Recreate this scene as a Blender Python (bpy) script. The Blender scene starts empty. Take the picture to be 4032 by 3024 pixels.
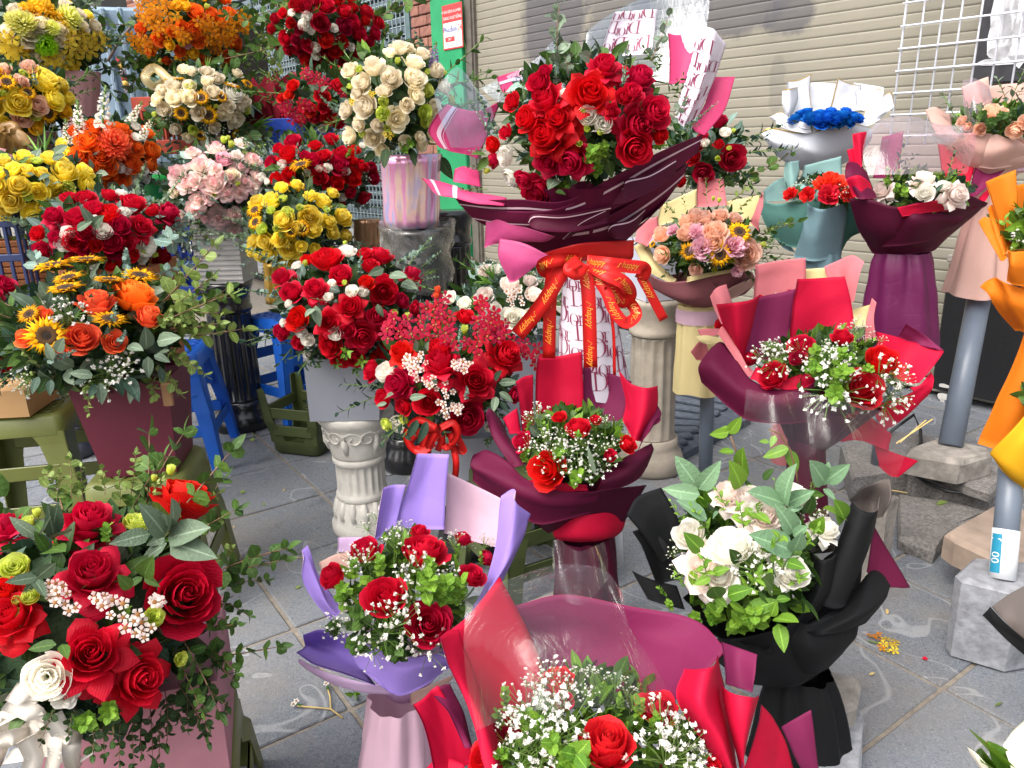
import bpy, math, random
import numpy as np
from mathutils import Vector, Matrix, Quaternion

rnd = random.Random(11)
SC = bpy.context.scene
COL = SC.collection
pi = math.pi
# ------------------------------------------------------------------ camera
H, F = 1.15,3028.0
PITCH, ROLL = math.radians(17.25),-0.025
_f = Vector((0, math.cos(PITCH),-math.sin(PITCH)))
_u = Vector((0, math.sin(PITCH), math.cos(PITCH)))
_r = Vector((1,0,0))
CR = _r * math.cos(ROLL) + _u * math.sin(ROLL)
CU = _u * math.cos(ROLL) - _r * math.sin(ROLL)
cam = bpy.data.cameras.new('camera')
cam.sensor_width = 36.0
cam.lens = 36.0 * F / 4032.0
cam.clip_start, cam.clip_end = 0.02,400.0
camo = bpy.data.objects.new('camera', cam)
COL.objects.link(camo)
camo.matrix_world = Matrix(((CR.x, CU.x, -_f.x, 0),(CR.y, CU.y, -_f.y, 0),(CR.z, CU.z, -_f.z, H),(0,0,0,1)))
SC.camera = camo
CAM = Vector((0,0, H))
# ------------------------------------------------------------------ sky, sun, exposure
SUN_EL, SUN_AZ = math.radians(54), math.radians(228)     # high hazy sun from behind on the left
world = bpy.data.worlds.new('World'); SC.world = world; world.use_nodes = True
wn = world.node_tree.nodes; wl = world.node_tree.links; wn.clear()
sky = wn.new('ShaderNodeTexSky'); sky.sky_type = 'NISHITA'; sky.sun_disc = False
sky.sun_elevation = SUN_EL; sky.sun_rotation = SUN_AZ
sky.air_density = 1.0; sky.dust_density = 6.0; sky.ozone_density = 1.0; sky.altitude = 20
hsv = wn.new('ShaderNodeHueSaturation'); hsv.inputs['Saturation'].default_value = 0.45
bg = wn.new('ShaderNodeBackground'); bg.inputs['Strength'].default_value = 0.15
wo = wn.new('ShaderNodeOutputWorld')
wl.new(sky.outputs[0], hsv.inputs['Color']); wl.new(hsv.outputs[0], bg.inputs[0]); wl.new(bg.outputs[0], wo.inputs[0])
sun = bpy.data.lights.new('sun', 'SUN'); sun.energy = .75; sun.angle = math.radians(50); sun.color = (1.0,.965,.91)
suno = bpy.data.objects.new('sun', sun); COL.objects.link(suno)
sd = Vector((math.sin(SUN_AZ) * math.cos(SUN_EL), math.cos(SUN_AZ) * math.cos(SUN_EL), math.sin(SUN_EL)))
suno.rotation_euler = sd.to_track_quat('Z', 'Y').to_euler()
suno.location = (0,0,8)
SC.view_settings.view_transform = 'Standard'
SC.view_settings.look = 'None'
SC.view_settings.exposure = 1.27
SC.view_settings.gamma = 1.0
SC.cycles.use_denoising = True
SC.cycles.max_bounces = 7
SC.cycles.transparent_max_bounces = 16
SC.cycles.diffuse_bounces = 3; SC.cycles.glossy_bounces = 3; SC.cycles.transmission_bounces = 4
SC.cycles.caustics_reflective = False; SC.cycles.caustics_refractive = False
SC.cycles.sample_clamp_indirect = 6.0

# ------------------------------------------------------------------ helpers: photo reading -> place in the world
def ray(u, v):
    return _f + CR * ((u - 2016) / F) - CU * ((v - 1512) / F)
def P(u, v, Y):
    d = ray(u, v); return CAM + d * (Y / d.y)
def dist(u, v, Y):
    return Y / ray(u, v).y
def G(u, v, z=0.0):
    d = ray(u, v); return CAM + d * ((z - H) / d.z)
RG = {1: (0,0,.6076),2: (1000,0,.6076),3: (1800,0,.6076),4: (2688,0,.6076),5: (0,900,.6076),6: (1000,900,.6076),
      7: (1800,900,.6076),8: (2688,900,.6076),9: (0,1800,.7377),10: (1000,1700,.798),11: (1700,1900,.6776),
      12: (2688,1800,.7377),13: (840,1500,.3617),0: (0,0,1.8228),14: (3400,300,.7349),15: (3400,1500,.7349),
      16: (2400,900,.7378),17: (1400,800,.31646)}
def cv(R, x, y):
    a, b, s = RG[R]; return a + x * s, b + y * s
def Q(R, x, y, Y):
    return P(*cv(R, x, y), Y)

# ------------------------------------------------------------------ materials
def newmat(name):
    m = bpy.data.materials.new(name); m.use_nodes = True
    nt = m.node_tree; nt.nodes.clear()
    return m, nt.nodes, nt.links
def lin(c):
    return tuple(((x / 12.92) if x <= .04045 else ((x + .055) / 1.055) ** 2.4) for x in c)
def hexc(h):
    h = h.lstrip('#'); return lin(tuple(int(h[i:i + 2],16) / 255 for i in (0,2,4)))
def principled(n, rough=.5, spec=.5, metal=0.0):
    b = n.new('ShaderNodeBsdfPrincipled')
    b.inputs['Roughness'].default_value = rough
    b.inputs['Specular IOR Level'].default_value = spec
    b.inputs['Metallic'].default_value = metal
    return b
def rgb(n, c):
    x = n.new('ShaderNodeRGB'); x.outputs[0].default_value = (*c[:3],1); return x.outputs[0]
def mixc(n, l, f, a, b, mode='MIX'):
    m = n.new('ShaderNodeMix'); m.data_type = 'RGBA'; m.blend_type = mode
    for s, x in ((0, f),(6, a),(7, b)):
        if isinstance(x, (int, float)): m.inputs[s].default_value = x
        elif isinstance(x, tuple): m.inputs[s].default_value = (*x[:3],1)
        else: l.new(x, m.inputs[s])
    return m.outputs[2]
def mth(n, l, op, a, b=0.0, clamp=False):
    m = n.new('ShaderNodeMath'); m.operation = op; m.use_clamp = clamp
    for s, x in ((0, a),(1, b)):
        if isinstance(x, (int, float)): m.inputs[s].default_value = x
        else: l.new(x, m.inputs[s])
    return m.outputs[0]
def ramp(n, l, x, stops):
    r = n.new('ShaderNodeValToRGB'); e = r.color_ramp.elements
    while len(e) < len(stops): e.new(.5)
    for k, (p, c) in zip(e, stops):
        k.position = p; k.color = (*c[:3],1) if isinstance(c, tuple) else (c, c, c, 1)
    l.new(x, r.inputs[0]); return r.outputs[0]
def coords(n, kind='Object'):
    return n.new('ShaderNodeTexCoord').outputs[kind]
def noise(n, l, co, scale=5, detail=4, rough=.55, dist_=0.0):
    t = n.new('ShaderNodeTexNoise'); t.inputs['Scale'].default_value = scale; t.inputs['Detail'].default_value = detail
    t.inputs['Roughness'].default_value = rough; t.inputs['Distortion'].default_value = dist_
    l.new(co, t.inputs['Vector']); return t.outputs['Fac']
def bump(n, l, hgt, strength=.3, d=.002, nrm=None):
    b = n.new('ShaderNodeBump'); b.inputs['Strength'].default_value = strength; b.inputs['Distance'].default_value = d
    l.new(hgt, b.inputs['Height'])
    if nrm is not None: l.new(nrm, b.inputs['Normal'])
    return b.outputs[0]
def out(n, l, s):
    o = n.new('ShaderNodeOutputMaterial'); l.new(s, o.inputs[0])
def simple(name, c, rough=.5, spec=.5, metal=0.0, var=.12, scale=30, bmp=0.0, bscale=120, hue=0.0, trans=0.0, coat=0.0, big=0.0):
    """plain surface: colour with soft mottling, per-object variation and a fine relief"""
    m, n, l = newmat(name)
    co = coords(n)
    nz = noise(n, l, co, scale, 5)
    dark = tuple(x * (1 - var) for x in c); light = tuple(min(1, x * (1 + var) + .004) for x in c)
    colr = mixc(n, l, ramp(n, l, nz, [(.3,0.0),(.7,1.0)]), dark, light)
    if big:
        n2 = noise(n, l, co, scale * .12,3)
        colr = mixc(n, l, mth(n, l, 'MULTIPLY', ramp(n, l, n2,[(.4,0.0),(.75,1.0)]), big), colr, tuple(x * .55 for x in c))
    if hue:
        oi = n.new('ShaderNodeObjectInfo')
        h = n.new('ShaderNodeHueSaturation'); h.inputs['Saturation'].default_value = 1
        l.new(mth(n, l, 'ADD', mth(n, l, 'MULTIPLY', oi.outputs['Random'], hue),.5 - hue / 2), h.inputs['Hue'])
        l.new(mth(n, l, 'ADD', mth(n, l, 'MULTIPLY', oi.outputs['Random'],.35),.82), h.inputs['Value'])
        l.new(colr, h.inputs['Color']); colr = h.outputs[0]
    b = principled(n, rough, spec, metal); l.new(colr, b.inputs['Base Color'])
    if coat: b.inputs['Coat Weight'].default_value = coat; b.inputs['Coat Roughness'].default_value = .12
    if bmp: l.new(bump(n, l, noise(n, l, co, bscale, 4), bmp, .003), b.inputs['Normal'])
    s = b.outputs[0]
    if trans:
        t = n.new('ShaderNodeBsdfTranslucent'); l.new(colr, t.inputs[0])
        x = n.new('ShaderNodeMixShader'); x.inputs[0].default_value = trans
        l.new(s, x.inputs[1]); l.new(t.outputs[0], x.inputs[2]); s = x.outputs[0]
    out(n, l, s); return m
_pm = {}
def petalmat(name, base, tip=None, rough=.6, var=.16, hue=.015, trans=.22, edge=(.55,1.0), spec=.25, velvet=.12):
    """petals: pigment runs from base to tip, every petal and every bloom a little different"""
    if name in _pm: return _pm[name]
    tip = tip or base
    m, n, l = newmat(name)
    pv = n.new('ShaderNodeAttribute'); pv.attribute_name = 'pv'
    pe = n.new('ShaderNodeAttribute'); pe.attribute_name = 'pe'
    oi = n.new('ShaderNodeObjectInfo')
    nz = noise(n, l, coords(n),6,4)
    e = mth(n, l, 'ADD', pe.outputs['Fac'], mth(n, l, 'MULTIPLY', mth(n, l, 'SUBTRACT', nz, .5),.35))
    c = mixc(n, l, ramp(n, l, e, [(edge[0],0.0),(edge[1],1.0)]), base, tip)
    br = noise(n, l, coords(n),3.5,3)
    bf = mth(n, l, 'MULTIPLY', ramp(n, l, pe.outputs['Fac'],[(.86,0.0),(1.0,1.0)]), ramp(n, l, br, [(.52,0.0),(.72,.6)]))
    c = mixc(n, l, bf, c, tuple(x * k for x, k in zip(base, (.5,.38,.4))))
    h = n.new('ShaderNodeHueSaturation')
    l.new(mth(n, l, 'ADD', mth(n, l, 'MULTIPLY', oi.outputs['Random'], hue),.5 - hue * .5), h.inputs['Hue'])
    v = mth(n, l, 'ADD', mth(n, l, 'MULTIPLY', pv.outputs['Fac'], var * 2),1 - var)
    v = mth(n, l, 'MULTIPLY', v, mth(n, l, 'ADD', mth(n, l, 'MULTIPLY', oi.outputs['Random'],.3),.85))
    l.new(v, h.inputs['Value']); l.new(c, h.inputs['Color'])
    b = principled(n, rough, spec); l.new(h.outputs[0], b.inputs['Base Color'])
    b.inputs['Sheen Weight'].default_value = velvet; b.inputs['Sheen Roughness'].default_value = .5
    l.new(h.outputs[0], b.inputs['Sheen Tint'])
    veins = n.new('ShaderNodeTexWave'); veins.inputs['Scale'].default_value = 5; veins.inputs['Distortion'].default_value = 6
    veins.inputs['Detail'].default_value = 3
    l.new(coords(n), veins.inputs['Vector'])
    l.new(bump(n, l, veins.outputs['Fac'],.18,.02), b.inputs['Normal'])
    t = n.new('ShaderNodeBsdfTranslucent'); l.new(h.outputs[0], t.inputs[0])
    x = n.new('ShaderNodeMixShader'); x.inputs[0].default_value = trans
    l.new(b.outputs[0], x.inputs[1]); l.new(t.outputs[0], x.inputs[2]); out(n, l, x.outputs[0])
    _pm[name] = m; return m
def leafmat(name, a, b_, rough=.5, trans=.18, spec=.32):
    """leaves: two greens mixed per leaf, pale midrib, soft gloss"""
    m, n, l = newmat(name)
    pv = n.new('ShaderNodeAttribute'); pv.attribute_name = 'pv'
    pe = n.new('ShaderNodeAttribute'); pe.attribute_name = 'pe'
    oi = n.new('ShaderNodeObjectInfo')
    f = mth(n, l, 'ADD', mth(n, l, 'MULTIPLY', pv.outputs['Fac'],.7), mth(n, l, 'MULTIPLY', oi.outputs['Random'],.3))
    c = mixc(n, l, f, a, b_)
    nz = noise(n, l, coords(n),14,4)
    c = mixc(n, l, mth(n, l, 'MULTIPLY', nz, .35), c, tuple(x * .6 for x in a))
    rib = ramp(n, l, pe.outputs['Fac'],[(0.0,1.0),(.12,0.0)])
    c = mixc(n, l, mth(n, l, 'MULTIPLY', rib, .35), c, tuple(min(1, x * 2.2 + .03) for x in b_))
    b = principled(n, rough, spec); l.new(c, b.inputs['Base Color'])
    l.new(bump(n, l, nz, .25,.03), b.inputs['Normal'])
    t = n.new('ShaderNodeBsdfTranslucent'); l.new(c, t.inputs[0])
    x = n.new('ShaderNodeMixShader'); x.inputs[0].default_value = trans
    l.new(b.outputs[0], x.inputs[1]); l.new(t.outputs[0], x.inputs[2]); out(n, l, x.outputs[0])
    return m
def papermat(name, c, rough=.5, spec=.3, trans=.12, crease=.35, stripes=None):
    """wrapping paper: matt film with soft creases"""
    m, n, l = newmat(name)
    co = coords(n)
    v = n.new('ShaderNodeTexVoronoi'); v.feature = 'DISTANCE_TO_EDGE'; v.inputs['Scale'].default_value = 7
    w = n.new('ShaderNodeVectorMath'); w.operation = 'ADD'
    tn = n.new('ShaderNodeTexNoise'); tn.inputs['Scale'].default_value = 3; l.new(co, tn.inputs['Vector'])
    l.new(co, w.inputs[0]); l.new(tn.outputs['Color'], w.inputs[1]); l.new(w.outputs[0], v.inputs['Vector'])
    nz = noise(n, l, co, 9,4)
    hgt = mth(n, l, 'ADD', mth(n, l, 'MULTIPLY', ramp(n, l, v.outputs['Distance'],[(0,0.0),(.05,1.0)]),.07), nz)
    colr = mixc(n, l, nz, tuple(x * .9 for x in c), tuple(min(1, x * 1.06) for x in c))
    b = principled(n, rough + .16, spec * .6); l.new(colr, b.inputs['Base Color'])
    l.new(bump(n, l, hgt, crease, .006), b.inputs['Normal'])
    t = n.new('ShaderNodeBsdfTranslucent'); l.new(colr, t.inputs[0])
    x = n.new('ShaderNodeMixShader'); x.inputs[0].default_value = trans
    l.new(b.outputs[0], x.inputs[1]); l.new(t.outputs[0], x.inputs[2]); out(n, l, x.outputs[0])
    return m
def filmmat(name, tint=(1,1,1), gloss=.5, amount=.12, haze=.03):
    """clear cellophane"""
    m, n, l = newmat(name)
    lw = n.new('ShaderNodeLayerWeight'); lw.inputs[0].default_value = .12
    mp = n.new('ShaderNodeMapping'); mp.inputs['Scale'].default_value = (3.2,3.2,.35); l.new(coords(n), mp.inputs['Vector'])
    nz = noise(n, l, mp.outputs[0],11,4,.55,.8)
    nb = bump(n, l, nz, .35,.010); l.new(nb, lw.inputs['Normal'])
    t = n.new('ShaderNodeBsdfTransparent'); t.inputs[0].default_value = (*tint, 1)
    g = n.new('ShaderNodeBsdfGlossy'); g.inputs['Roughness'].default_value = .06; g.inputs['Color'].default_value = (1,1,1,1)
    l.new(nb, g.inputs['Normal'])
    d = n.new('ShaderNodeBsdfDiffuse'); d.inputs['Color'].default_value = (*[min(1, x) for x in tint],1)
    fac = mth(n, l, 'ADD', mth(n, l, 'MULTIPLY', lw.outputs['Fresnel'], gloss), amount, True)
    x = n.new('ShaderNodeMixShader'); l.new(fac, x.inputs[0]); l.new(t.outputs[0], x.inputs[1]); l.new(g.outputs[0], x.inputs[2])
    y = n.new('ShaderNodeMixShader'); y.inputs[0].default_value = haze; l.new(x.outputs[0], y.inputs[1]); l.new(d.outputs[0], y.inputs[2])
    out(n, l, y.outputs[0]); return m

# ------------------------------------------------------------------ mesh collecting
class MB:
    def __init__(s): s.V = []; s.F = []; s.M = []; s.pv = []; s.pe = []; s.n = 0
    def add(s, V, Fc, mi=0, pv=0.5, pe=None):
        V = np.asarray(V, float).reshape(-1,3)
        s.V.append(V); s.F += [tuple(i + s.n for i in f) for f in Fc]; s.M += [mi] * len(Fc)
        s.pv.append(np.full(len(V), pv) if np.isscalar(pv) else np.asarray(pv, float))
        s.pe.append(np.full(len(V),.5) if pe is None else np.asarray(pe, float).ravel())
        s.n += len(V)
    def addmb(s, o, mat=None, mi=None, pvadd=0):
        V = np.concatenate(o.V)
        if mat is not None: V = V @ np.array(mat.to_3x3()).T + np.array(mat.translation)
        s.V.append(V); s.F += [tuple(i + s.n for i in f) for f in o.F]; s.M += (o.M if mi is None else [mi] * len(o.F))
        s.pv.append(np.clip(np.concatenate(o.pv) + pvadd, 0,1)); s.pe.append(np.concatenate(o.pe)); s.n += len(V)
    def mesh(s, name, mats, smooth=True, origin=(0,0,0)):
        V = np.concatenate(s.V) - np.array(origin)
        me = bpy.data.meshes.new(name)
        me.from_pydata(V.tolist(),[], s.F)
        for m in mats: me.materials.append(m)
        me.polygons.foreach_set('material_index', np.array(s.M, np.int32))
        me.polygons.foreach_set('use_smooth', np.full(len(s.F), smooth))
        for k, a in (('pv', s.pv),('pe', s.pe)):
            at = me.attributes.new(k, 'FLOAT', 'POINT'); at.data.foreach_set('value', np.concatenate(a).astype(np.float32))
        me.update(); return me
    def build(s, name, mats, parent=None, smooth=True, world=True):
        """links the collected shape as one mesh object; shape given in world coordinates"""
        if not isinstance(mats, (list, tuple)): mats = [mats]
        org = wloc(parent) if (parent and world) else Vector((0,0,0))
        return put(name, s.mesh(name, mats, smooth, org), parent)
_wl = {}
def wloc(o): return _wl.get(o.name, Vector((0,0,0)))
def put(name, me, parent=None, mat=None):
    o = bpy.data.objects.new(name, me); COL.objects.link(o)
    if parent is not None: o.parent = parent
    if mat is not None: o.matrix_basis = mat
    _wl[o.name] = wloc(parent) if parent is not None else Vector((0,0,0))
    return o
def thing(name, label, cat, loc, group=None):
    o = bpy.data.objects.new(name, None); COL.objects.link(o); o.empty_display_size = .05
    o.location = loc; _wl[o.name] = Vector(loc)
    return tag(o, label, cat, group)
GROUPS = {'plastic_stool': 'plastic stools among the flowers', 'fluted_column': 'fluted display columns', 'display_pole': 'grey display poles', 'flower_arrangement': 'flower arrangements in pots and boxes',
          'wrapped_bouquet': 'paper wrapped bouquets', 'plastic_crate': 'plastic crates at the back', 'fallen_leaf': 'leaves on the ground', 'concrete_block': 'concrete blocks', 'stone_slab': 'stone slabs', 'pole_foot': 'pole feet', 'roller_shutter': 'roller shutters'}
def tag(o, label, cat, group=None):
    o['label'] = label; o['category'] = cat
    group = group or GROUPS.get(o.name.split('.')[0])
    if group: o['group'] = group
    return o
def stuff(o): o['kind'] = 'stuff'; return o
def structure(o): o['kind'] = 'structure'; return o
def inst(name, me, parent, pos, z=None, spin=0.0, sc=1.0, rot=None):
    """a copy of a shared shape, its own +Z turned to z"""
    if rot is None:
        q = Vector(z).to_track_quat('Z', 'Y') @ Quaternion((0,0,1), spin)
        rot = q.to_matrix().to_4x4()
    s = sc if isinstance(sc, (tuple, list)) else (sc, sc, sc)
    m = Matrix.Translation(Vector(pos) - wloc(parent)) @ rot @ Matrix.Diagonal((*s, 1))
    return put(name, me, parent, m)

# ------------------------------------------------------------------ basic solids
def box(mb, c, s, R=None, mi=0, bev=0.0):
    x, y, z = s[0] / 2, s[1] / 2, s[2] / 2
    if bev <= 0:
        V = [(-x, -y, -z),(x, -y, -z),(x, y, -z),(-x, y, -z),(-x, -y, z),(x, -y, z),(x, y, z),(-x, y, z)]
        Fc = [(0,3,2,1),(4,5,6,7),(0,1,5,4),(1,2,6,5),(2,3,7,6),(3,0,4,7)]
    else:
        b = min(bev, x * .9, y * .9, z * .9); V = []; Fc = []
        ring = lambda ax, ay, zz: [(-ax + b, -ay, zz),(ax - b, -ay, zz),(ax, -ay + b, zz),(ax, ay - b, zz),(ax - b, ay, zz),(-ax + b, ay, zz),(-ax, ay - b, zz),(-ax, -ay + b, zz)]
        for ax, ay, zz in ((x - b, y - b, -z),(x, y, -z + b),(x, y, z - b),(x - b, y - b, z)): V += ring(ax, ay, zz)
        for k in range(3):
            for i in range(8): Fc.append((k * 8 + i, k * 8 + (i + 1) % 8, k * 8 + 8 + (i + 1) % 8, k * 8 + 8 + i))
        Fc += [tuple(range(7,-1,-1)), tuple(range(24,32))]
    V = np.array(V, float)
    if R is not None: V = V @ np.array(R.to_3x3()).T
    mb.add(V + np.array(c), Fc, mi)
def tube(mb, pts, r, n=8, mi=0, caps=True, pv=.5):
    pts = [Vector(p) for p in pts]; rs = r if isinstance(r, (list, tuple)) else [r] * len(pts)
    V = []; Fc = []; a = None
    for i, p in enumerate(pts):
        t = (pts[min(i + 1, len(pts) - 1)] - pts[max(i - 1,0)]).normalized()
        if a is None or abs(a.dot(t)) > .98: a = t.orthogonal()
        a = (a - t * a.dot(t)).normalized(); b = t.cross(a)
        for k in range(n):
            an = 2 * pi * k / n; V.append(p + (a * math.cos(an) + b * math.sin(an)) * rs[i])
    m = len(pts)
    for i in range(m - 1):
        for k in range(n): Fc.append((i * n + k, i * n + (k + 1) % n, (i + 1) * n + (k + 1) % n, (i + 1) * n + k))
    if caps: Fc += [tuple(range(n - 1,-1,-1)), tuple(range((m - 1) * n, m * n))]
    mb.add([tuple(v) for v in V], Fc, mi, pv)
def lathe(mb, prof, n=24, c=(0,0,0), flute=None, mi=0, cap=True):
    """prof: (r, z) pairs; flute: (count, depth, z0, z1)"""
    V = []; Fc = []
    for r, z in prof:
        for k in range(n):
            a = 2 * pi * k / n; rr = r
            if flute and flute[2] <= z <= flute[3]: rr = r - flute[1] * (.5 - .5 * math.cos(a * flute[0])) ** .6
            V.append((c[0] + rr * math.cos(a), c[1] + rr * math.sin(a), c[2] + z))
    m = len(prof)
    for i in range(m - 1):
        for k in range(n): Fc.append((i * n + k, i * n + (k + 1) % n, (i + 1) * n + (k + 1) % n, (i + 1) * n + k))
    if cap: Fc += [tuple(range(n - 1,-1,-1)), tuple(range((m - 1) * n, m * n))]
    mb.add(V, Fc, mi)
def gridfaces(m, n): return [(i * n + j, i * n + j + 1,(i + 1) * n + j + 1,(i + 1) * n + j) for i in range(m - 1) for j in range(n - 1)]
def catmull(rows, k):
    """smooth resampling of control rows (first axis), k steps per span"""
    A = np.asarray(rows, float); m = len(A)
    if m == 2: return np.array([A[0] + (A[1] - A[0]) * t for t in np.linspace(0,1, k + 1)])
    o = []
    for i in range(m - 1):
        p0, p1, p2, p3 = A[max(i - 1,0)], A[i], A[i + 1], A[min(i + 2, m - 1)]
        if i == 0: p0 = 2 * p1 - p2
        if i == m - 2: p3 = 2 * p2 - p1
        for t in np.linspace(0,1, k, endpoint=False):
            o.append(.5 * (2 * p1 + (p2 - p0) * t + (2 * p0 - 5 * p1 + 4 * p2 - p3) * t * t + (3 * p1 - p0 - 3 * p2 + p3) * t ** 3))
    o.append(A[-1]); return np.array(o)
def surf(rows, k=5):
    A = catmull(rows, k); return catmull(A.transpose(1,0,2), k).transpose(1,0,2)
def tri(x): return 2 / pi * math.asin(math.sin(x))
def crumple(S, rg, n=5, a=.045):
    """folds a smooth sheet along a few straight creases"""
    m, k = S.shape[:2]; N = np.cross(np.gradient(S, axis=1), np.gradient(S, axis=0)); N /= np.maximum(np.linalg.norm(N, axis=2, keepdims=True),1e-9)
    L = np.linalg.norm(S[0,0] - S[-1,-1]); v, u = np.meshgrid(np.linspace(0,1, m), np.linspace(0,1, k), indexing='ij'); d = np.zeros((m, k))
    for i in range(n):
        t = rg.uniform(0, pi); c = math.cos(t) * rg.uniform(.1,.9) + math.sin(t) * rg.uniform(.1,.9); d += rg.uniform(-a, a) * np.abs(math.cos(t) * u + math.sin(t) * v - c)
    return S + N * ((d - d.mean()) * L)[..., None]
def sheet(mb, S, th=.0008, mi=(0,1)):
    """a thin two-faced sheet from a grid of points: front faces mi[0], back faces mi[1]"""
    m, n = S.shape[:2]
    du = np.gradient(S, axis=1); dv = np.gradient(S, axis=0); N = np.cross(du, dv)
    N /= np.maximum(np.linalg.norm(N, axis=2, keepdims=True),1e-9)
    flip = (N * (S - np.array(CAM))).sum(2).mean() > 0       # front side = the side listed towards the viewer
    if flip: N = -N
    A = (S + N * th / 2).reshape(-1,3); B = (S - N * th / 2).reshape(-1,3)
    f = gridfaces(m, n); 
    if flip: f = [t[::-1] for t in f]
    mb.add(A, f, mi[0]); mb.add(B, [t[::-1] for t in f], mi[1])
    off = mb.n - len(A) - len(B); k = m * n
    edge = [(i * n, (i + 1) * n) for i in range(m - 1)] + [(i * n + n - 1,(i + 1) * n + n - 1) for i in range(m - 1)] + \
           [(j, j + 1) for j in range(n - 1)] + [((m - 1) * n + j, (m - 1) * n + j + 1) for j in range(n - 1)]
    mb.F += [(off + a, off + b, off + k + b, off + k + a) for a, b in edge]; mb.M += [mi[1]] * len(edge)
    return A.reshape(S.shape), N

# ------------------------------------------------------------------ colours of the flowers
PM = {
 'red': petalmat('red_petal', hexc('#cc0a2a'), hexc('#dc1c3e'), trans=.32),
 'scarlet': petalmat('scarlet_petal', hexc('#d61422'), hexc('#e42c26')),
 'crimson': petalmat('crimson_petal', hexc('#b40a2c'), hexc('#a2142a'), trans=.3),
 'vermilion': petalmat('vermilion_petal', hexc('#d91c10'), hexc('#ee3a16')),
 'orange': petalmat('orange_petal', hexc('#f86c1e'), hexc('#ff8c38'), trans=.36),
 'coral': petalmat('coral_petal', hexc('#f4623e'), hexc('#fc824c'), trans=.36),
 'yellow': petalmat('yellow_petal', hexc('#ffe742'), hexc('#fff38c'), trans=.42),
 'gold': petalmat('gold_petal', hexc('#fdc820'), hexc('#ffe054'), trans=.42),
 'sun': petalmat('sunflower_petal', hexc('#fcc010'), hexc('#ffda2c'), trans=.42),
 'cream': petalmat('cream_petal', hexc('#fdf0d0'), hexc('#fff9ea'), trans=.42, velvet=.1),
 'peach': petalmat('peach_petal', hexc('#f8c6a6'), hexc('#fbe2d2'), trans=.42, velvet=.1),
 'white': petalmat('white_petal', hexc('#f8f4e8'), hexc('#fbf9f4'), trans=.42, velvet=.05, hue=.005),
 'blush': petalmat('blush_petal', hexc('#f9e8de'), hexc('#fbf5ef'), trans=.42, velvet=.05, hue=.01),
 'pink': petalmat('pink_petal', hexc('#fcebe0'), hexc('#f084a0'), edge=(.52,1.0), trans=.42, velvet=.1),
 'rosepink': petalmat('rose_pink_petal', hexc('#eaaabc'), hexc('#f7d6de'), trans=.42, velvet=.1),
 'lime': petalmat('lime_petal', hexc('#ccd84c'), hexc('#e8ec90'), trans=.42, velvet=.05),
 'brightlime': petalmat('bright_lime_petal', hexc('#8ccc18'), hexc('#c6e63c'), trans=.42, velvet=.05),
 'paleyellow': petalmat('pale_yellow_petal', hexc('#eae868'), hexc('#f8f6a8'), trans=.42, velvet=.05),
 'blue': petalmat('blue_petal', hexc('#0d5cc0'), hexc('#2a8ae0'), rough=.35, velvet=.4),
 'magenta': petalmat('magenta_petal', hexc('#b00c34'), hexc('#c81838'), trans=.36),
 'orchidorange': petalmat('orange_orchid_petal', hexc('#e08a0c'), hexc('#efa820'), trans=.42),
 'orchidyellow': petalmat('yellow_orchid_petal', hexc('#e8c83c'), hexc('#f8e070'), trans=.42),
 'lilac': petalmat('lilac_petal', hexc('#a88cc0'), hexc('#c8b4dc'), trans=.42),
}
M_STEM = simple('green_stem', hexc('#5f7a34'),.5, hue=.03)
M_TWIG = simple('brown_twig', hexc('#6d5238'),.7)
M_CALYX = leafmat('calyx_green', hexc('#4c6a26'), hexc('#7d9a40'))
M_DISC = simple('sunflower_disc', hexc('#2a1a0c'),.9, var=.5, scale=160, bmp=.8, bscale=200)
M_DISC2 = simple('sunflower_disc_rim', hexc('#5a3a10'),.9, var=.4, scale=160, bmp=.8, bscale=200)
M_GYP = simple('baby_breath_white', hexc('#eae8e0'),.7, var=.06, trans=.25)
M_EYE = simple('flower_eye', hexc('#96642e'),.6)
LM = {
 'dark': leafmat('dark_leaf', hexc('#1a3010'), hexc('#3a5824')),
 'mid': leafmat('mid_leaf', hexc('#2c4a1c'), hexc('#56762e')),
 'bright': leafmat('bright_leaf', hexc('#44701a'), hexc('#86ac38')),
 'euca': leafmat('eucalyptus_leaf', hexc('#4e6a5e'), hexc('#94aca0'),.6,.12,.3),
 'grey': leafmat('grey_green_leaf', hexc('#4a6046'), hexc('#8a9c84'),.5,.12,.4),
 'deep': leafmat('deep_bluegreen_leaf', hexc('#243c2c'), hexc('#466250'),.4),
 'olive': leafmat('olive_leaf', hexc('#5a7030'), hexc('#94a858'),.45),
 'sage': leafmat('sage_leaf', hexc('#587e5c'), hexc('#8eb088'),.5,.2,.3),
 'blade': leafmat('blade_leaf', hexc('#356a1c'), hexc('#86b040'),.4),
}

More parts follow.
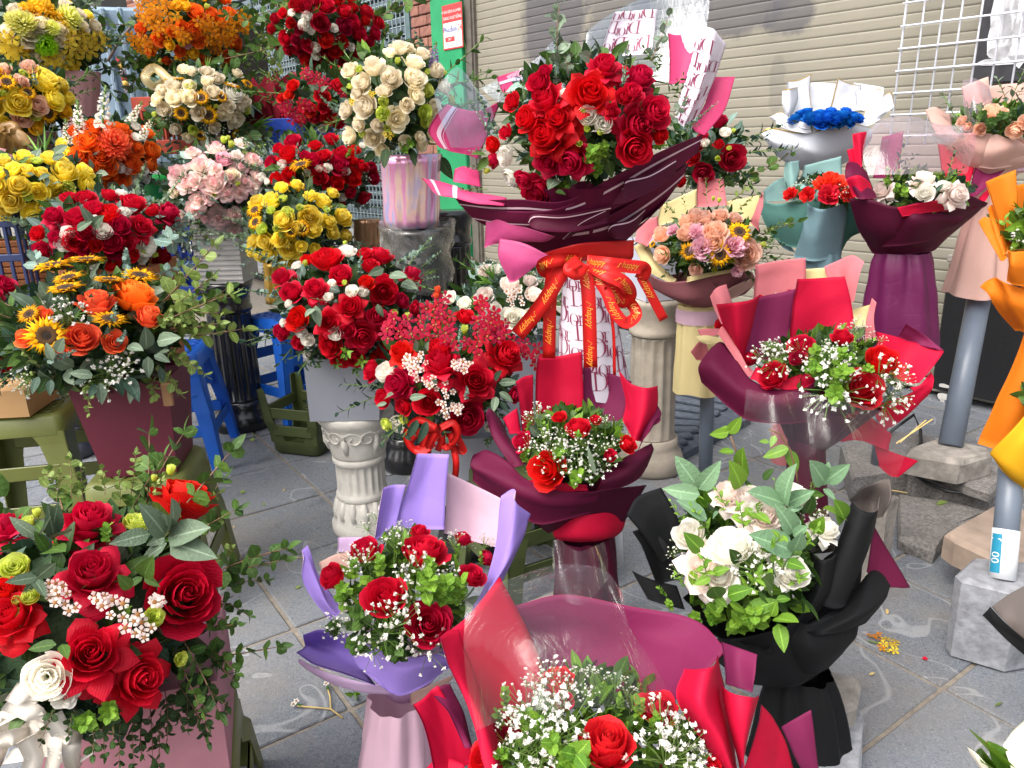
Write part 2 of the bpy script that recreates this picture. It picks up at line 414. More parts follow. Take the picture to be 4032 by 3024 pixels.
# ------------------------------------------------------------------ single flowers, unit radius, facing +Z
def bez(P4, s):
    s = np.asarray(s)[..., None]; P4 = np.asarray(P4, float)
    return ((1 - s) ** 3) * P4[0] + 3 * s * (1 - s) ** 2 * P4[1] + 3 * s * s * (1 - s) * P4[2] + s ** 3 * P4[3]
def petal(mb, prof, ang, width, rg, m=6, n=5, rnd_tip=.22, point=0.0, wave=.03, mi=0, curl=.0, tw=0.0, roll=0.0):
    s = np.linspace(0,1, m)[:, None]; t = np.linspace(-1,1, n)[None, :]
    se = s * (1 - rnd_tip * np.abs(t) ** (2.2 - point) * (s ** 1.5)) * np.ones_like(t)
    rz = bez(prof, se)
    r = rz[...,0]; z = rz[...,1]
    ph = rg.uniform(0,6.28)
    z = z + wave * np.sin(t * 4.2 + ph) * s ** 2 + curl * (t ** 2) * s ** 2
    r = r + wave * .8 * np.sin(t * 3.1 + ph * 1.7 + 3 * s) * s + roll * t * s
    a = ang + t * width * (.55 + .45 * np.sin(np.minimum(1, se * 1.25) * pi / 2)) + tw * s
    V = np.stack([r * np.cos(a), r * np.sin(a), z],-1)
    mb.add(V.reshape(-1,3), gridfaces(m, n), mi, rg.random(),(se * (.8 + .2 * np.abs(t) * s)).ravel())
def calyx(mb, rg, zb=-.72, r=.5, stem=1.0):
    for k in range(5):
        petal(mb, [(.05, zb),(.2, zb - .02),(.34, zb + .2),(r, zb + .28)], k * 1.257 + rg.uniform(-.2,.2),.42, rg, 4,3,.8,.8,.01,1)
    tube(mb, [(0,0, zb + .1),(.02,.01, zb - .25),(.0,.04, zb - stem)],[.13,.055,.05],6,1)
def rose_core(mb, rg, k, h, sc=1.0, dz=0.0):
    spec = [(.10,.50,3,1.5,-.03),(.19,.50,3,1.25,-.01),(.31,.48,4,1.0,.02),(.46,.42,5,.82,.07)][:k]
    a = rg.uniform(0,6)
    for R, Z, nn, w, fl in spec:
        for i in range(nn):
            j = rg.uniform(.92,1.08)
            R2, Z2 = R * j * sc, (Z + rg.uniform(-.03,.03)) * h + dz
            petal(mb, [(.04,-.6 * sc + dz),(R2 * 1.25,-.35 * sc + dz),(R2 * 1.08, Z2 - .12),(R2 + fl * sc, Z2)],
                  a + i * 2 * pi / nn + rg.uniform(-.15,.15), w, rg, 5,5,.14,.4,.018, roll=.05 * sc)
        a += .6
def f_rose(rg, mats):
    op = rg.uniform(.8,1.14); mb = MB(); rose_core(mb, rg, 4,1.05 / op, op)
    a = rg.uniform(0,6)
    for R, Z, nn, w, fl, dr in ((.60,.34,5,.74,.16,.03),(.74,.16,5,.72,.24,.10)):
        for i in range(nn):
            j = rg.uniform(.84,1.14) * (1 + (op - 1) * .4)
            petal(mb, [(.06,-.72),(R * .95,-.62),(R * 1.02 * j, Z - .1),((R + fl) * j, Z - dr + rg.uniform(-.06,.06))],
                  a + i * 2 * pi / nn + rg.uniform(-.15,.15), w, rg, 6,5,.25,.5,.03, curl=-.10)
        a += .55
    calyx(mb, rg); return mb.mesh('rose', mats)
def f_open(rg, mats):
    """garden rose with its outer petals folded back"""
    mb = MB(); rose_core(mb, rg, 4,.95,.86,.12)
    a = rg.uniform(0,6)
    for i in range(5):
        j = rg.uniform(.9,1.12)
        petal(mb, [(.06,-.5),(.55,-.45),(.52 * j, .28),(.72 * j, .30 + rg.uniform(-.1,.05))], a + i * 1.257 + rg.uniform(-.15,.15),.68, rg, 6,5,.3,.9,.035, curl=-.1)
    a += .6
    for i in range(6):
        j = rg.uniform(.9,1.12)
        petal(mb, [(.08,-.5),(.55,-.35),(.72 * j, .16),(1.06 * j, -.12 + rg.uniform(-.2,.14))], a + i * 1.047 + rg.uniform(-.2,.2),.56, rg, 7,5,.42,1.15,.05, curl=-.16)
    a += .5
    for i in range(5):
        j = rg.uniform(.85,1.1)
        petal(mb, [(.08,-.55),(.6,-.5),(.9 * j, -.25),(.95 * j, -.75 + rg.uniform(-.2,.1))], a + i * 1.257 + rg.uniform(-.2,.2),.6, rg, 7,5,.42,1.1,.05, curl=-.16)
    calyx(mb, rg, -.7); return mb.mesh('garden_rose', mats)
def f_bud(rg, mats):
    mb = MB(); rose_core(mb, rg, 3,1.5,1.5)
    for i in range(5):
        petal(mb, [(.06,-.9),(.75,-.7),(.66,.4),(.62 + rg.uniform(0,.2),.75)], i * 1.257 + rg.uniform(-.15,.15),.8, rg, 6,5,.3,.6,.03)
    calyx(mb, rg, -.9); return mb.mesh('rose_bud', mats)
def f_lisi(rg, mats):
    mb = MB(); a = 0
    for R, Z, nn, w in ((.14,.42,3,1.3),(.3,.44,4,1.0),(.5,.42,5,.8),(.7,.3,6,.7),(.86,.12,6,.66)):
        for i in range(nn):
            j = rg.uniform(.9,1.1)
            petal(mb, [(.05,-.55),(R * 1.15,-.4),(R * 1.0 * j, Z - .2),(R * j + .1, Z + rg.uniform(-.06,.06))], a + i * 2 * pi / nn + rg.uniform(-.2,.2), w, rg, 5,7,.12,0,.055)
        a += .5
    calyx(mb, rg, -.6,.4,.8); return mb.mesh('lisianthus', mats)
def f_carn(rg, mats):
    mb = MB(); a = 0
    for R, Z, nn, w in ((.2,.5,5,.8),(.42,.46,7,.6),(.65,.34,8,.55),(.88,.1,9,.5)):
        for i in range(nn):
            j = rg.uniform(.85,1.12)
            petal(mb, [(.05,-.6),(R * .7,-.35),(R * .9 * j, Z - .05),(R * j + .12, Z + rg.uniform(-.1,.06))], a + i * 2 * pi / nn + rg.uniform(-.25,.25), w, rg, 5,9,.08,0,.09)
        a += .5
    calyx(mb, rg, -.7,.25,.8); return mb.mesh('carnation', mats)
def f_frill(rg, mats):
    """loose open bloom with broad pointed petals"""
    mb = MB(); rose_core(mb, rg, 3,.8,.8,.1); a = 0
    for R, Z, nn, w in ((.5,.3,5,.7),(.8,.15,6,.6),(1.02,-.15,6,.55)):
        for i in range(nn):
            j = rg.uniform(.85,1.12)
            petal(mb, [(.06,-.5),(R * .6,-.4),(R * .8 * j, Z),(R * j, Z + rg.uniform(-.15,.08))], a + i * 2 * pi / nn + rg.uniform(-.2,.2), w, rg, 6,6,.3,.7,.07, curl=-.08)
        a += .5
    calyx(mb, rg); return mb.mesh('open_bloom', mats)
def f_sun(rg, mats):
    mb = MB()
    for ring, (nn, L, z) in enumerate(((17,1.0,.0),(17,.92,.07),(11,.8,.12))):
        for i in range(nn):
            j = rg.uniform(.86,1.08)
            petal(mb, [(.3,-.02 + z),(.5,.10 + z),(.75 * j * L, .16 + z + rg.uniform(-.06,.06)),(L * j, .08 + z + rg.uniform(-.16,.16))],
                  (i + ring * .5) * 2 * pi / nn + rg.uniform(-.08,.08),.20, rg, 5,3,.75,.8,.02)
    for k in range(14):
        petal(mb, [(.2,-.12),(.35,-.14),(.5,-.06),(.66,-.04 + rg.uniform(-.1,.06))], k * .449 + rg.uniform(-.1,.1),.2, rg, 4,3,.8,.8,.01,1)
    lathe(mb, [(.5,-.02),(.3,-.14),(.07,-.22)],14, mi=1, cap=False)
    tube(mb, [(0,0,-.2),(.03,0,-.6),(.02,.05,-1.3)],.075,7,1)
    return mb.mesh('sunflower', mats)
_dm = []
def discmesh():
    if not _dm:
        mb = MB(); lathe(mb, [(.2,.145),(.12,.15),(.02,.17)],16, mi=1, cap=False); lathe(mb, [(.47,-.02),(.46,.10),(.38,.17),(.28,.18),(.19,.14)],20, cap=False); _dm.append(mb.mesh('seed_disc', [M_DISC2, M_DISC]))
    return _dm[0]
def f_mum(rg, mats):
    mb = MB()
    for k in range(90):
        u = (k + .5) / 90; th = math.acos(1 - 1.45 * u); a = k * 2.39996
        d = Vector((math.sin(th) * math.cos(a), math.sin(th) * math.sin(a), math.cos(th)))
        L = rg.uniform(.85,1.05); up = Vector((0,0,1)); sd_ = d.cross(up if abs(d.z) < .95 else Vector((1,0,0))).normalized(); n_ = sd_.cross(d)
        V = []
        for s, w, b in ((.25,.05,0),(.6,.10,.03),(.88,.12,.06),(1.0,.05,.16)):
            c = d * s * L + n_ * b
            for t in (-1,0,1): V.append(tuple(c + sd_ * t * w + n_ * (.04 * t * t)))
        mb.add(V, gridfaces(4,3),0, rg.random(), np.repeat([.2,.5,.8,1.0],3))
    calyx(mb, rg, -.5,.3,.8); return mb.mesh('chrysanthemum', mats)
def f_orchid(rg, mats):
    mb = MB()
    for i in range(5):
        w = .5 if i in (0,2,3) else .62
        petal(mb, [(.05,0),(.4,.1),(.75,.16 + rg.uniform(-.1,.1)),(1.0,.04 + rg.uniform(-.15,.15))], i * 1.257 + pi / 2, w * .85, rg, 5,4,.4,.2,.03)
    petal(mb, [(.02,.05),(.15,.3),(.3,.38),(.45,.2)],-pi / 2,.7, rg, 4,3,.5,.3,.02,2)
    tube(mb, [(0,0,-.05),(0,.05,-.5)],.05,5,1)
    return mb.mesh('orchid', mats + [M_EYE])
def f_wax(rg, mats):
    mb = MB()
    for i in range(5):
        petal(mb, [(.2,-.1),(.5,.05),(.8,.12),(1.0,.05)], i * 1.257,.5, rg, 4,3,.3,0,.02)
    lathe(mb, [(.1,-.7),(.35,-.15),(.36,0),(.2,-.05),(.05,.03)],8, mi=2, cap=False)
    return mb.mesh('wax_flower', mats + [M_EYE])
FK = {'rose': f_rose, 'open': f_open, 'bud': f_bud, 'lisi': f_lisi, 'carn': f_carn, 'frill': f_frill, 'sun': f_sun, 'mum': f_mum, 'orchid': f_orchid, 'wax': f_wax}
FNAME = {'rose': 'rose', 'open': 'garden_rose', 'bud': 'rose_bud', 'lisi': 'lisianthus', 'carn': 'carnation', 'frill': 'open_bloom', 'sun': 'sunflower',
         'mum': 'chrysanthemum', 'orchid': 'orchid', 'wax': 'wax_flower'}
_fm = {}
def flower(kind, colr):
    k = (kind, colr)
    if k not in _fm:
        rg = random.Random(hash((kind, len(_fm))) % 999 if False else len(_fm) * 17 + 3)
        _fm[k] = [FK[kind](rg, [PM[colr], M_CALYX]) for _ in range(7 if kind in ('rose', 'open') else 4)]
    return rnd.choice(_fm[k])

# ------------------------------------------------------------------ leaves and sprigs
def leaf(mb, pos, d, nrm, L, W, rg, mi=0, m=5, n=3, fold=.25, bend=.2, shape=1.0):
    """one leaf blade from pos along d"""
    d = Vector(d).normalized(); nrm = Vector(nrm); sd_ = d.cross(nrm)
    if sd_.length < 1e-4: sd_ = d.orthogonal()
    sd_.normalize(); nrm = sd_.cross(d)
    V = []; pe = []
    for i in range(m):
        s = i / (m - 1)
        w = W * .5 * (1 - abs(2 * s ** .9 - 1) ** 2.4) ** .55 if shape < .8 and 0 < i < m - 1 else W * .5 * (math.sin(pi * min(1,(s * .96 + .04)) ** (.8 * shape)) ** .8 if 0 < i < m - 1 else (.1 if i == 0 else .02))
        c = Vector(pos) + d * (L * s) - nrm * (bend * L * s * s)
        for j in range(n):
            t = -1 + 2 * j / (n - 1); V.append(tuple(c + sd_ * (w * t) + nrm * (fold * w * abs(t)))); pe.append(abs(t))
    mb.add(V, gridfaces(m, n), mi, rg.random(), pe)
def rv(rg, s=1.0): return Vector((rg.uniform(-s, s), rg.uniform(-s, s), rg.uniform(-s, s)))
def bent(rg, L=1.0, b=.12, n=6):
    a = rg.uniform(0,6.28); k = rg.uniform(.3,1) * b
    return [Vector((math.cos(a) * k * (i / (n - 1)) ** 2 * L, math.sin(a) * k * (i / (n - 1)) ** 2 * L, L * i / (n - 1))) for i in range(n)]
def at(pts, s):
    x = s * (len(pts) - 1); i = min(int(x), len(pts) - 2); return pts[i].lerp(pts[i + 1], x - i)
def s_ruscus(rg, lm, nl=9, L=.30, W=.12, twig=1):
    mb = MB(); p = bent(rg); tube(mb, p, [.012] * 5 + [.006],5,1)
    for i in range(nl):
        s = .2 + .8 * i / (nl - 1); a = i * 2.4 + rg.uniform(-.4,.4); o = Vector((math.cos(a), math.sin(a),0)); k = 1 - .35 * s
        leaf(mb, at(p, s), o + Vector((0,0,.75)), Vector((0,0,1)) - o * .2, L * k * rg.uniform(.8,1.2), W * k * rg.uniform(.85,1.2), rg)
    return mb
def s_pair(rg, lm, nl=6, L=.30, W=.22, **k):
    """paired rounded leaves on a fine twig"""
    mb = MB(); p = bent(rg, 1,.2); tube(mb, p, [.010] * 5 + [.004],5,2)
    for i in range(nl):
        s = .15 + .82 * i / (nl - 1); a = i * 1.5 + rg.uniform(-.3,.3)
        for sg in (0, pi):
            o = Vector((math.cos(a + sg), math.sin(a + sg),0)); q = rg.uniform(.7,1.15) * (1 - .45 * s)
            leaf(mb, at(p, s), o + Vector((0,0,.55)), Vector((0,0,.4)) + Vector((-o.y, o.x, 0)) * rg.uniform(-1,1) - o * rg.uniform(-.3,.5), L * q, W * q, rg, 0,5,3,.15,.15,.7)
    leaf(mb, p[-1],(0,.2,1),(0,1,0), L * .6, W * .5, rg)
    return mb
def s_euca(rg, lm, nl=13, L=.12, W=.13):
    """silver dollar stem: round leaves packed crosswise"""
    mb = MB(); p = bent(rg, 1,.25); tube(mb, p, [.012] * 5 + [.005],5,1)
    for i in range(nl):
        s = .08 + .92 * i / (nl - 1); a = (i % 2) * pi / 2 + rg.uniform(-.3,.3); k = 1.05 - .72 * s ** 1.5
        for sg in (0, pi):
            o = Vector((math.cos(a + sg), math.sin(a + sg),0))
            leaf(mb, at(p, s), o + Vector((0,0, rg.uniform(.15,.5))), Vector((0,0,1)) + rv(rg, .7), L * k * 1.1, W * k * 1.25, rg, 0,5,3,.12,.1,.6)
    return mb
def s_tuft(rg, lm, nl=18, L=.27, W=.19):
    """short bushy tip with small rounded leaves"""
    mb = MB(); p = bent(rg, 1,.1); tube(mb, p, .012,5,1)
    for i in range(nl):
        s = .25 + .75 * (i / (nl - 1)); a = i * 2.4; o = Vector((math.cos(a), math.sin(a),0))
        q = rg.uniform(.6,1.15)
        leaf(mb, at(p, s), o + Vector((0,0,.5 + .6 * s)) + rv(rg, .3), Vector((0,0,1)) - o * .2 + rv(rg, .5), L * q, W * q, rg, 0,5,3,.2,.1,.7)
    return mb
def s_blade(rg, lm, nl=7):
    mb = MB()
    for i in range(nl):
        a = i * 2.4; o = Vector((math.cos(a), math.sin(a),0)) * rg.uniform(.25,.55)
        leaf(mb, Vector((0,0,0)), o + Vector((0,0,1)),-o + Vector((0,0,.1)), rg.uniform(.75,1.05),.13, rg, 0,7,3,.35,.22)
    return mb
_ball = None
def s_gyp(rg, lm, nb=22, r=.062, spread=.42):
    """baby's breath: forked hair-thin stems ending in puffs"""
    mb = MB()
    tube(mb, [(0,0,0),(0,.01,.45)],.009,4,1)
    for i in range(nb):
        a = rg.uniform(0,6.28); q = math.sqrt(rg.random()) * spread; e = Vector((math.cos(a) * q, math.sin(a) * q, rg.uniform(.62,1.0) - q * .35))
        b = Vector((e.x * .35, e.y * .35, rg.uniform(.35,.6)))
        tube(mb, [(0,0,.25), b, e],.0065,3,1, False)
        rr = r * rg.uniform(.5,1.15)
        for j in range(11 if rr > r * .75 else 7):                     # ruffled floret
            d = Vector((rg.gauss(0,1), rg.gauss(0,1), rg.gauss(.3,1))).normalized()
            leaf(mb, e - d * rr * .15, d, rv(rg) + d * .4, rr * rg.uniform(.7,1.05), rr * rg.uniform(.6,.95), rg, 0,3,3,.5,.35,.6)
    return mb
def s_spike(rg, lm, nf=46):
    """tall spike of small florets"""
    mb = MB(); p = bent(rg, 1,.1); tube(mb, p, .02,5,1)
    for i in range(nf):
        s = .12 + .86 * i / nf; a = i * 2.4; k = (1 - .72 * s) * .16; o = Vector((math.cos(a), math.sin(a), rg.uniform(0,.5))).normalized()
        c = at(p, s) + o * k * .7
        for j in range(4):
            d = (o + rv(rg, .8)).normalized(); leaf(mb, c - d * k * .2, d, o, k * .75, k * .7, rg, 0 if s < .86 else 1,3,3,.3,.2,.8)
    return mb
SK = {'ruscus': s_ruscus, 'pair': s_pair, 'euca': s_euca, 'tuft': s_tuft, 'blade': s_blade, 'gyp': s_gyp, 'spike': s_spike}
SNAME = {'ruscus': 'leafy_stem', 'pair': 'leafy_twig', 'euca': 'eucalyptus_stem', 'tuft': 'leaf_tuft', 'blade': 'blade_leaves', 'gyp': 'baby_breath_sprig', 'spike': 'flower_spike'}
_sm = {}
def sprigmesh(kind, lm):
    k = (kind, lm)
    if k not in _sm:
        rg = random.Random(len(_sm) * 31 + 5)
        m = [M_GYP if lm == 'gyp' else (PM[lm] if lm in PM else LM[lm]), M_STEM, M_TWIG]
        _sm[k] = [SK[kind](rg, lm).mesh(SNAME[kind], m) for _ in range(4)]
    return rnd.choice(_sm[k])
_lf = {}
def leafmesh(lm, fat=.45):
    k = (lm, fat)
    if k not in _lf:
        rg = random.Random(len(_lf) + 70); r = []
        for i in range(4):
            mb = MB(); leaf(mb, (0,0,0),(0,0,1),(0,-1,0),1.0, fat, rg, 0,7,5, rg.uniform(.1,.35), rg.uniform(-.1,.3),.95)
            r.append(mb.mesh('leaf', [LM[lm]]))
        _lf[k] = r
    return rnd.choice(_lf[k])

# ------------------------------------------------------------------ arrangements: a thing whose blooms sit over a dome
class Arr:
    def __init__(s, name, label, cat, R, cx, cy, rx, ry, Y, dr=None, base=None, group=None):
        u, v = cv(R, cx, cy); k = RG[R][2]; d = dist(u, v, Y) / F
        s.R, s.Y = R, Y
        s.C = P(u, v, Y); s.rx, s.rz = rx * k * d, ry * k * d; s.ry = dr or (s.rx + s.rz) / 2
        s.E = thing(name, label, cat, base if base is not None else s.C - Vector((0,0, s.rz)), group)
        s.rg = random.Random(int(u + 7 * v)); s.used = []; s.cp = (cx, cy, rx, ry)
    def hit(s, u, v, k=1.0):
        d = ray(u, v); o = CAM - s.C
        D = Vector((d.x / s.rx, d.y / s.ry, d.z / s.rz)) / k; O = Vector((o.x / s.rx, o.y / s.ry, o.z / s.rz)) / k
        a = D.dot(D); b = O.dot(D); c = O.dot(O) - 1; q = b * b - a * c
        t = (-b - math.sqrt(q)) / a if q > 0 else -b / a
        p = CAM + d * t; w = p - s.C
        n = Vector((w.x / s.rx ** 2, w.y / s.ry ** 2, w.z / s.rz ** 2)).normalized()
        return p, n, t
    def fl(s, kind, colr, lst, R=None, face=None, k=.94):
        for it in lst:
            x, y, dpx = it[:3]; fc = it[3] if len(it) > 3 else face
            r_ = R if R is not None else s.R
            u, v = cv(r_, x, y); p, n, t = s.hit(u, v, k); s.used.append((u, v, dpx * RG[r_][2] / 2))
            rad = dpx * RG[r_][2] * t / F / 2 * 1.1
            c = (CAM - p).normalized()
            if fc == 'u': z = Vector((0,0,1)) + n * .25 + c * .15
            elif fc == 'c': z = c + n * .3
            elif fc == 's': z = n + Vector((0,0,.9)) - c * .1
            else: z = n * .75 + Vector((0,0,.28)) + c * .25
            z = z + rv(s.rg, .16)
            cc = s.rg.choice(colr) if isinstance(colr, (list, tuple)) else colr
            o = inst(FNAME[kind], flower(kind, cc), s.E, p - n * rad * .25, z, s.rg.uniform(0,6.28), rad * (1.06 if kind in ('rose', 'lisi', 'bud') else 1.0))
            if kind == 'sun': put('seed_disc', discmesh(), o)
    def fill(s, kind, colr, n, d, ext=.95):
        """further blooms wherever the listed ones leave room"""
        cx, cy, rx, ry = s.cp; k = RG[s.R][2]
        for _ in range(n * 25):
            if n <= 0: break
            a = s.rg.uniform(0,6.28); q = math.sqrt(s.rg.random()) * ext; x, y = cx + rx * q * math.cos(a), cy + ry * q * math.sin(a); u, v = cv(s.R, x, y); dd = d * s.rg.uniform(.8,1.1)
            if all(math.hypot(u - a_, v - b_) > .72 * (dd * k / 2 + c_) for a_, b_, c_ in s.used): s.fl(kind, colr, [(x, y, dd)], k=.97); n -= 1
    def sprig(s, kind, lm, lst, R=None, w=1.0):
        """lst: (x0, y0, x1, y1[, dy]) foot and tip as read off the photo; dy = tip nearer (-) or farther (+)"""
        for it in lst:
            r_ = R if R is not None else s.R
            a, _, _ = s.hit(*cv(r_, it[0], it[1]),.85); dy = it[4] if len(it) > 4 else 0.0
            b = Q(r_, it[2], it[3], a.y + dy); d = b - a; L = d.length
            inst(SNAME[kind], sprigmesh(kind, lm), s.E, a, d, s.rg.uniform(0,6.28),(L * w, L * w, L))
    def leaves(s, lm, lst, R=None, fat=.45, dy=-.02, k=1.0):
        """single large leaves: (x0, y0, x1, y1) foot to tip"""
        for it in lst:
            r_ = R if R is not None else s.R
            p, n, t = s.hit(*cv(r_, it[0], it[1]), k); b = Q(r_, it[2], it[3], p.y + dy + s.rg.uniform(-.02,.02)); d = b - p
            c = ((CAM - p).normalized() + Vector((0,0,.5)) + rv(s.rg, .5)).normalized()
            zz = d.normalized(); yy = -(c - zz * c.dot(zz)).normalized(); xx = yy.cross(zz)
            q = Matrix(((xx.x, yy.x, zz.x),(xx.y, yy.y, zz.y),(xx.z, yy.z, zz.z))).to_4x4()
            inst('leaf', leafmesh(lm, fat), s.E, p, sc=d.length, rot=q)
    def cluster(s, kind, colr, lst, R=None, n=5, spread=1.1):
        """spray of small blooms round a point: (x, y, diameter of the spray, size of one)"""
        for x, y, D, d in lst:
            for i in range(n):
                a = i * 2.4 + s.rg.random(); q = math.sqrt((i + .3) / n) * D / 2 * spread
                s.fl(kind, colr, [(x + q * math.cos(a), y + q * math.sin(a), d * s.rg.uniform(.8,1.15))], R, 'c', .9 + s.rg.uniform(0,.14))
    def green(s, n, mix, size=.05, shell=(.5,.98), low=-1.0, name='foliage'):
        """the leaf mass between the blooms: more leaves than one could count"""
        mb = MB(); kinds = [k for k, c in mix for _ in range(c)]; names = sorted(set(kinds)); rg = s.rg
        for i in range(n):
            d = Vector((rg.gauss(0,1), rg.gauss(0,1), rg.gauss(0,1))).normalized()
            if d.z < low: d.z = -d.z * .6
            q = rg.uniform(shell[0] * .85, shell[1] * .78); p = s.C + Vector((d.x * s.rx, d.y * s.ry, d.z * s.rz)) * q
            k = rg.choice(kinds); L = size * rg.uniform(.55,1.15)
            leaf(mb, p, d + rv(rg, .9) + Vector((0,0,.2)), d + rv(rg, .7), L, L * rg.uniform(.42,.62), rg, names.index(k))
        return stuff(mb.build(name, [LM[k] for k in names], s.E))
    def fringe(s, n, kind, lm, L=.14, th=(0,6.28), ph=(-.2,.9), w=.8, k0=.7):
        """sprigs leaving the dome all round"""
        for i in range(n):
            for _ in range(30):                   # leave the middle of the front to the blooms
                a = s.rg.uniform(*th); f = s.rg.uniform(*ph); d = Vector((math.cos(a) * math.cos(f), math.sin(a) * math.cos(f), math.sin(f)))
                if d.dot((CAM - s.C).normalized()) < .3 or (d.z < -.3 and d.dot((CAM - s.C).normalized()) < .6): break
            p = s.C + Vector((d.x * s.rx, d.y * s.ry, d.z * s.rz)) * k0
            l_ = L * s.rg.uniform(.7,1.3)
            inst(SNAME[kind], sprigmesh(kind, lm), s.E, p, d + rv(s.rg, .35) + Vector((0,0,.15)), s.rg.uniform(0,6.28),(l_ * w, l_ * w, l_))
    def core(s, k=.55, mat=None):
        """soaked floral foam at the heart of the arrangement"""
        mb = MB(); n = 14; prof = [(max(.02, math.sin(a)) , -math.cos(a)) for a in np.linspace(.05, pi - .05,9)]
        lathe(mb, prof, n)
        V = mb.V[0]; mb.V[0] = V * np.array([s.rx, s.ry, s.rz]) * k + np.array(s.C)
        return mb.build('floral_foam', mat or M_FOAM, s.E)
M_FOAM = simple('floral_foam_green', hexc('#2c4426'),.9, var=.4, scale=200, bmp=.6)

# ================================================================== THE SETTING
# ------------------------------------------------------------------ pavement
def tilemat():
    m, n, l = newmat('patterned_paving')
    oi = n.new('ShaderNodeObjectInfo'); co = coords(n)
    off = n.new('ShaderNodeVectorMath'); off.operation = 'ADD'
    sc_ = n.new('ShaderNodeCombineXYZ')
    for k, f in ((0,7.0),(1,13.0),(2,3.0)): l.new(mth(n, l, 'MULTIPLY', oi.outputs['Random'], f), sc_.inputs[k])
    l.new(co, off.inputs[0]); l.new(sc_.outputs[0], off.inputs[1]); v = off.outputs[0]
    worm = noise(n, l, v, 120,2,.5,1.4)                       # pitted wormy relief
    wm = ramp(n, l, mth(n, l, 'ABSOLUTE', mth(n, l, 'SUBTRACT', worm, .5)),[(.012,1.0),(.06,0.0)])
    big = noise(n, l, v, 3.4,2,.4,1.0)                        # meandering raised bands
    band = ramp(n, l, mth(n, l, 'ABSOLUTE', mth(n, l, 'SUBTRACT', mth(n, l, 'FRACT', mth(n, l, 'MULTIPLY', big, 4.0)),.5)),[(.015,1.0),(.045,0.0)])
    zone = noise(n, l, v, 2.5,2)
    sand = noise(n, l, v, 7,6,.65)
    c = mixc(n, l, zone, hexc('#5c626b'), hexc('#7b8086'))
    c = mixc(n, l, mth(n, l, 'MULTIPLY', wm, .65), c, hexc('#96999b'))
    c = mixc(n, l, mth(n, l, 'MULTIPLY', ramp(n, l, worm, [(.3,1.0),(.43,0.0)]),.35), c, hexc('#2a3038'))
    c = mixc(n, l, mth(n, l, 'MULTIPLY', band, .62), c, hexc('#a4a6a8'))
    c = mixc(n, l, ramp(n, l, sand, [(.56,0.0),(.78,.6)]), c, hexc('#8d857a'))
    gp = n.new('ShaderNodeNewGeometry').outputs['Position']
    c = mixc(n, l, ramp(n, l, noise(n, l, gp, 1.7,6,.62),[(.48,0.0),(.72,.62)]), c, hexc('#8a8072'))
    c = mixc(n, l, ramp(n, l, noise(n, l, gp, 5.5,5,.7),[(.58,0.0),(.68,.4)]), c, hexc('#43444a'))
    b = principled(n, .75,.35); l.new(c, b.inputs['Base Color'])
    hgt = mth(n, l, 'ADD', mth(n, l, 'MULTIPLY', wm, .65), mth(n, l, 'MULTIPLY', band, .62))
    l.new(bump(n, l, hgt, .55,.004), b.inputs['Normal']); out(n, l, b.outputs[0]); return m
M_TILE = tilemat()
M_SAND = simple('sandy_joint', hexc('#857c70'),.95, var=.25, scale=60, bmp=.5)
M_ASPH = simple('dusty_ground', hexc('#77746f'),.95, var=.25, scale=9, bmp=.5)
M_CONC = simple('rough_concrete', hexc('#8e8880'),.92, var=.4, scale=26, bmp=1.0, bscale=45, big=.7)
M_CONC2 = simple('pale_concrete', hexc('#8b8d92'),.92, var=.35, scale=40, bmp=1.0, bscale=60, big=.6)
M_GRAN = simple('grey_granite', hexc('#77736f'),.8, var=.5, scale=120, bmp=1.0, bscale=60, big=.6)
M_SANDST = simple('tan_slab', hexc('#a39080'),.85, var=.3, scale=12, bmp=.7, bscale=60, big=.6)
M_SLATE = simple('dark_slate', hexc('#4c5460'),.8, var=.3, scale=40, bmp=.6, bscale=110)
_g = [((1015,1719),0,0),((1138,1820),0,1),((1267,1936),0,2),((858,2065),-1,2),((983,2246),-1,3),((1147,2474),-1,4)]
_m = []; _v = []
for (u, v), i, j in _g:
    p = G(u, v); _m += [[i, j, 1,0],[-j, i, 0,1]]; _v += [p.x, p.y]
_s = np.linalg.lstsq(np.array(_m, float), np.array(_v), rcond=None)[0]; TS = math.hypot(_s[0], _s[1])
e1 = Vector((_s[0], _s[1],0)) / TS; e2 = Vector((_s[1],-_s[0],0)) / TS; J0 = Vector((_s[2], _s[3],0))
mb = MB(); mb.add([(-40,-10,-.03),(40,-10,-.03),(40,60,-.03),(-40,60,-.03)],[(0,1,2,3)])
structure(mb.build('ground', M_ASPH, smooth=False))
mb = MB(); mb.add([(-6,-1,-.006),(6,-1,-.006),(6,9,-.006),(-6,9,-.006)],[(0,1,2,3)])
pave = structure(mb.build('pavement', M_SAND, smooth=False))
tm = []
for q in range(3):
    mb = MB(); w = TS - .011; box(mb, (0,0,-.012),(w, w, .024), None, 0,.003); tm.append(mb.mesh('paving_slab', [M_TILE], False))
ang = math.atan2(e2.y, e2.x); ntile = 0
for i in range(-12,13):
    for j in range(-12,14):
        c = J0 + e1 * (TS * (i + .5)) + e2 * (TS * (j + .5))
        if c.y < .25 or c.y > 5.2 or abs(c.x) > .35 + c.y * .78 or ntile >= 295: continue
        ntile += 1
        put('paving_slab', tm[ntile % 3], pave, Matrix.Translation((c.x, c.y, rnd.uniform(-.0015,.0015))) @ Matrix.Rotation(ang, 4, 'Z') @ Matrix.Rotation(rnd.uniform(-.003,.003),4, 'X'))

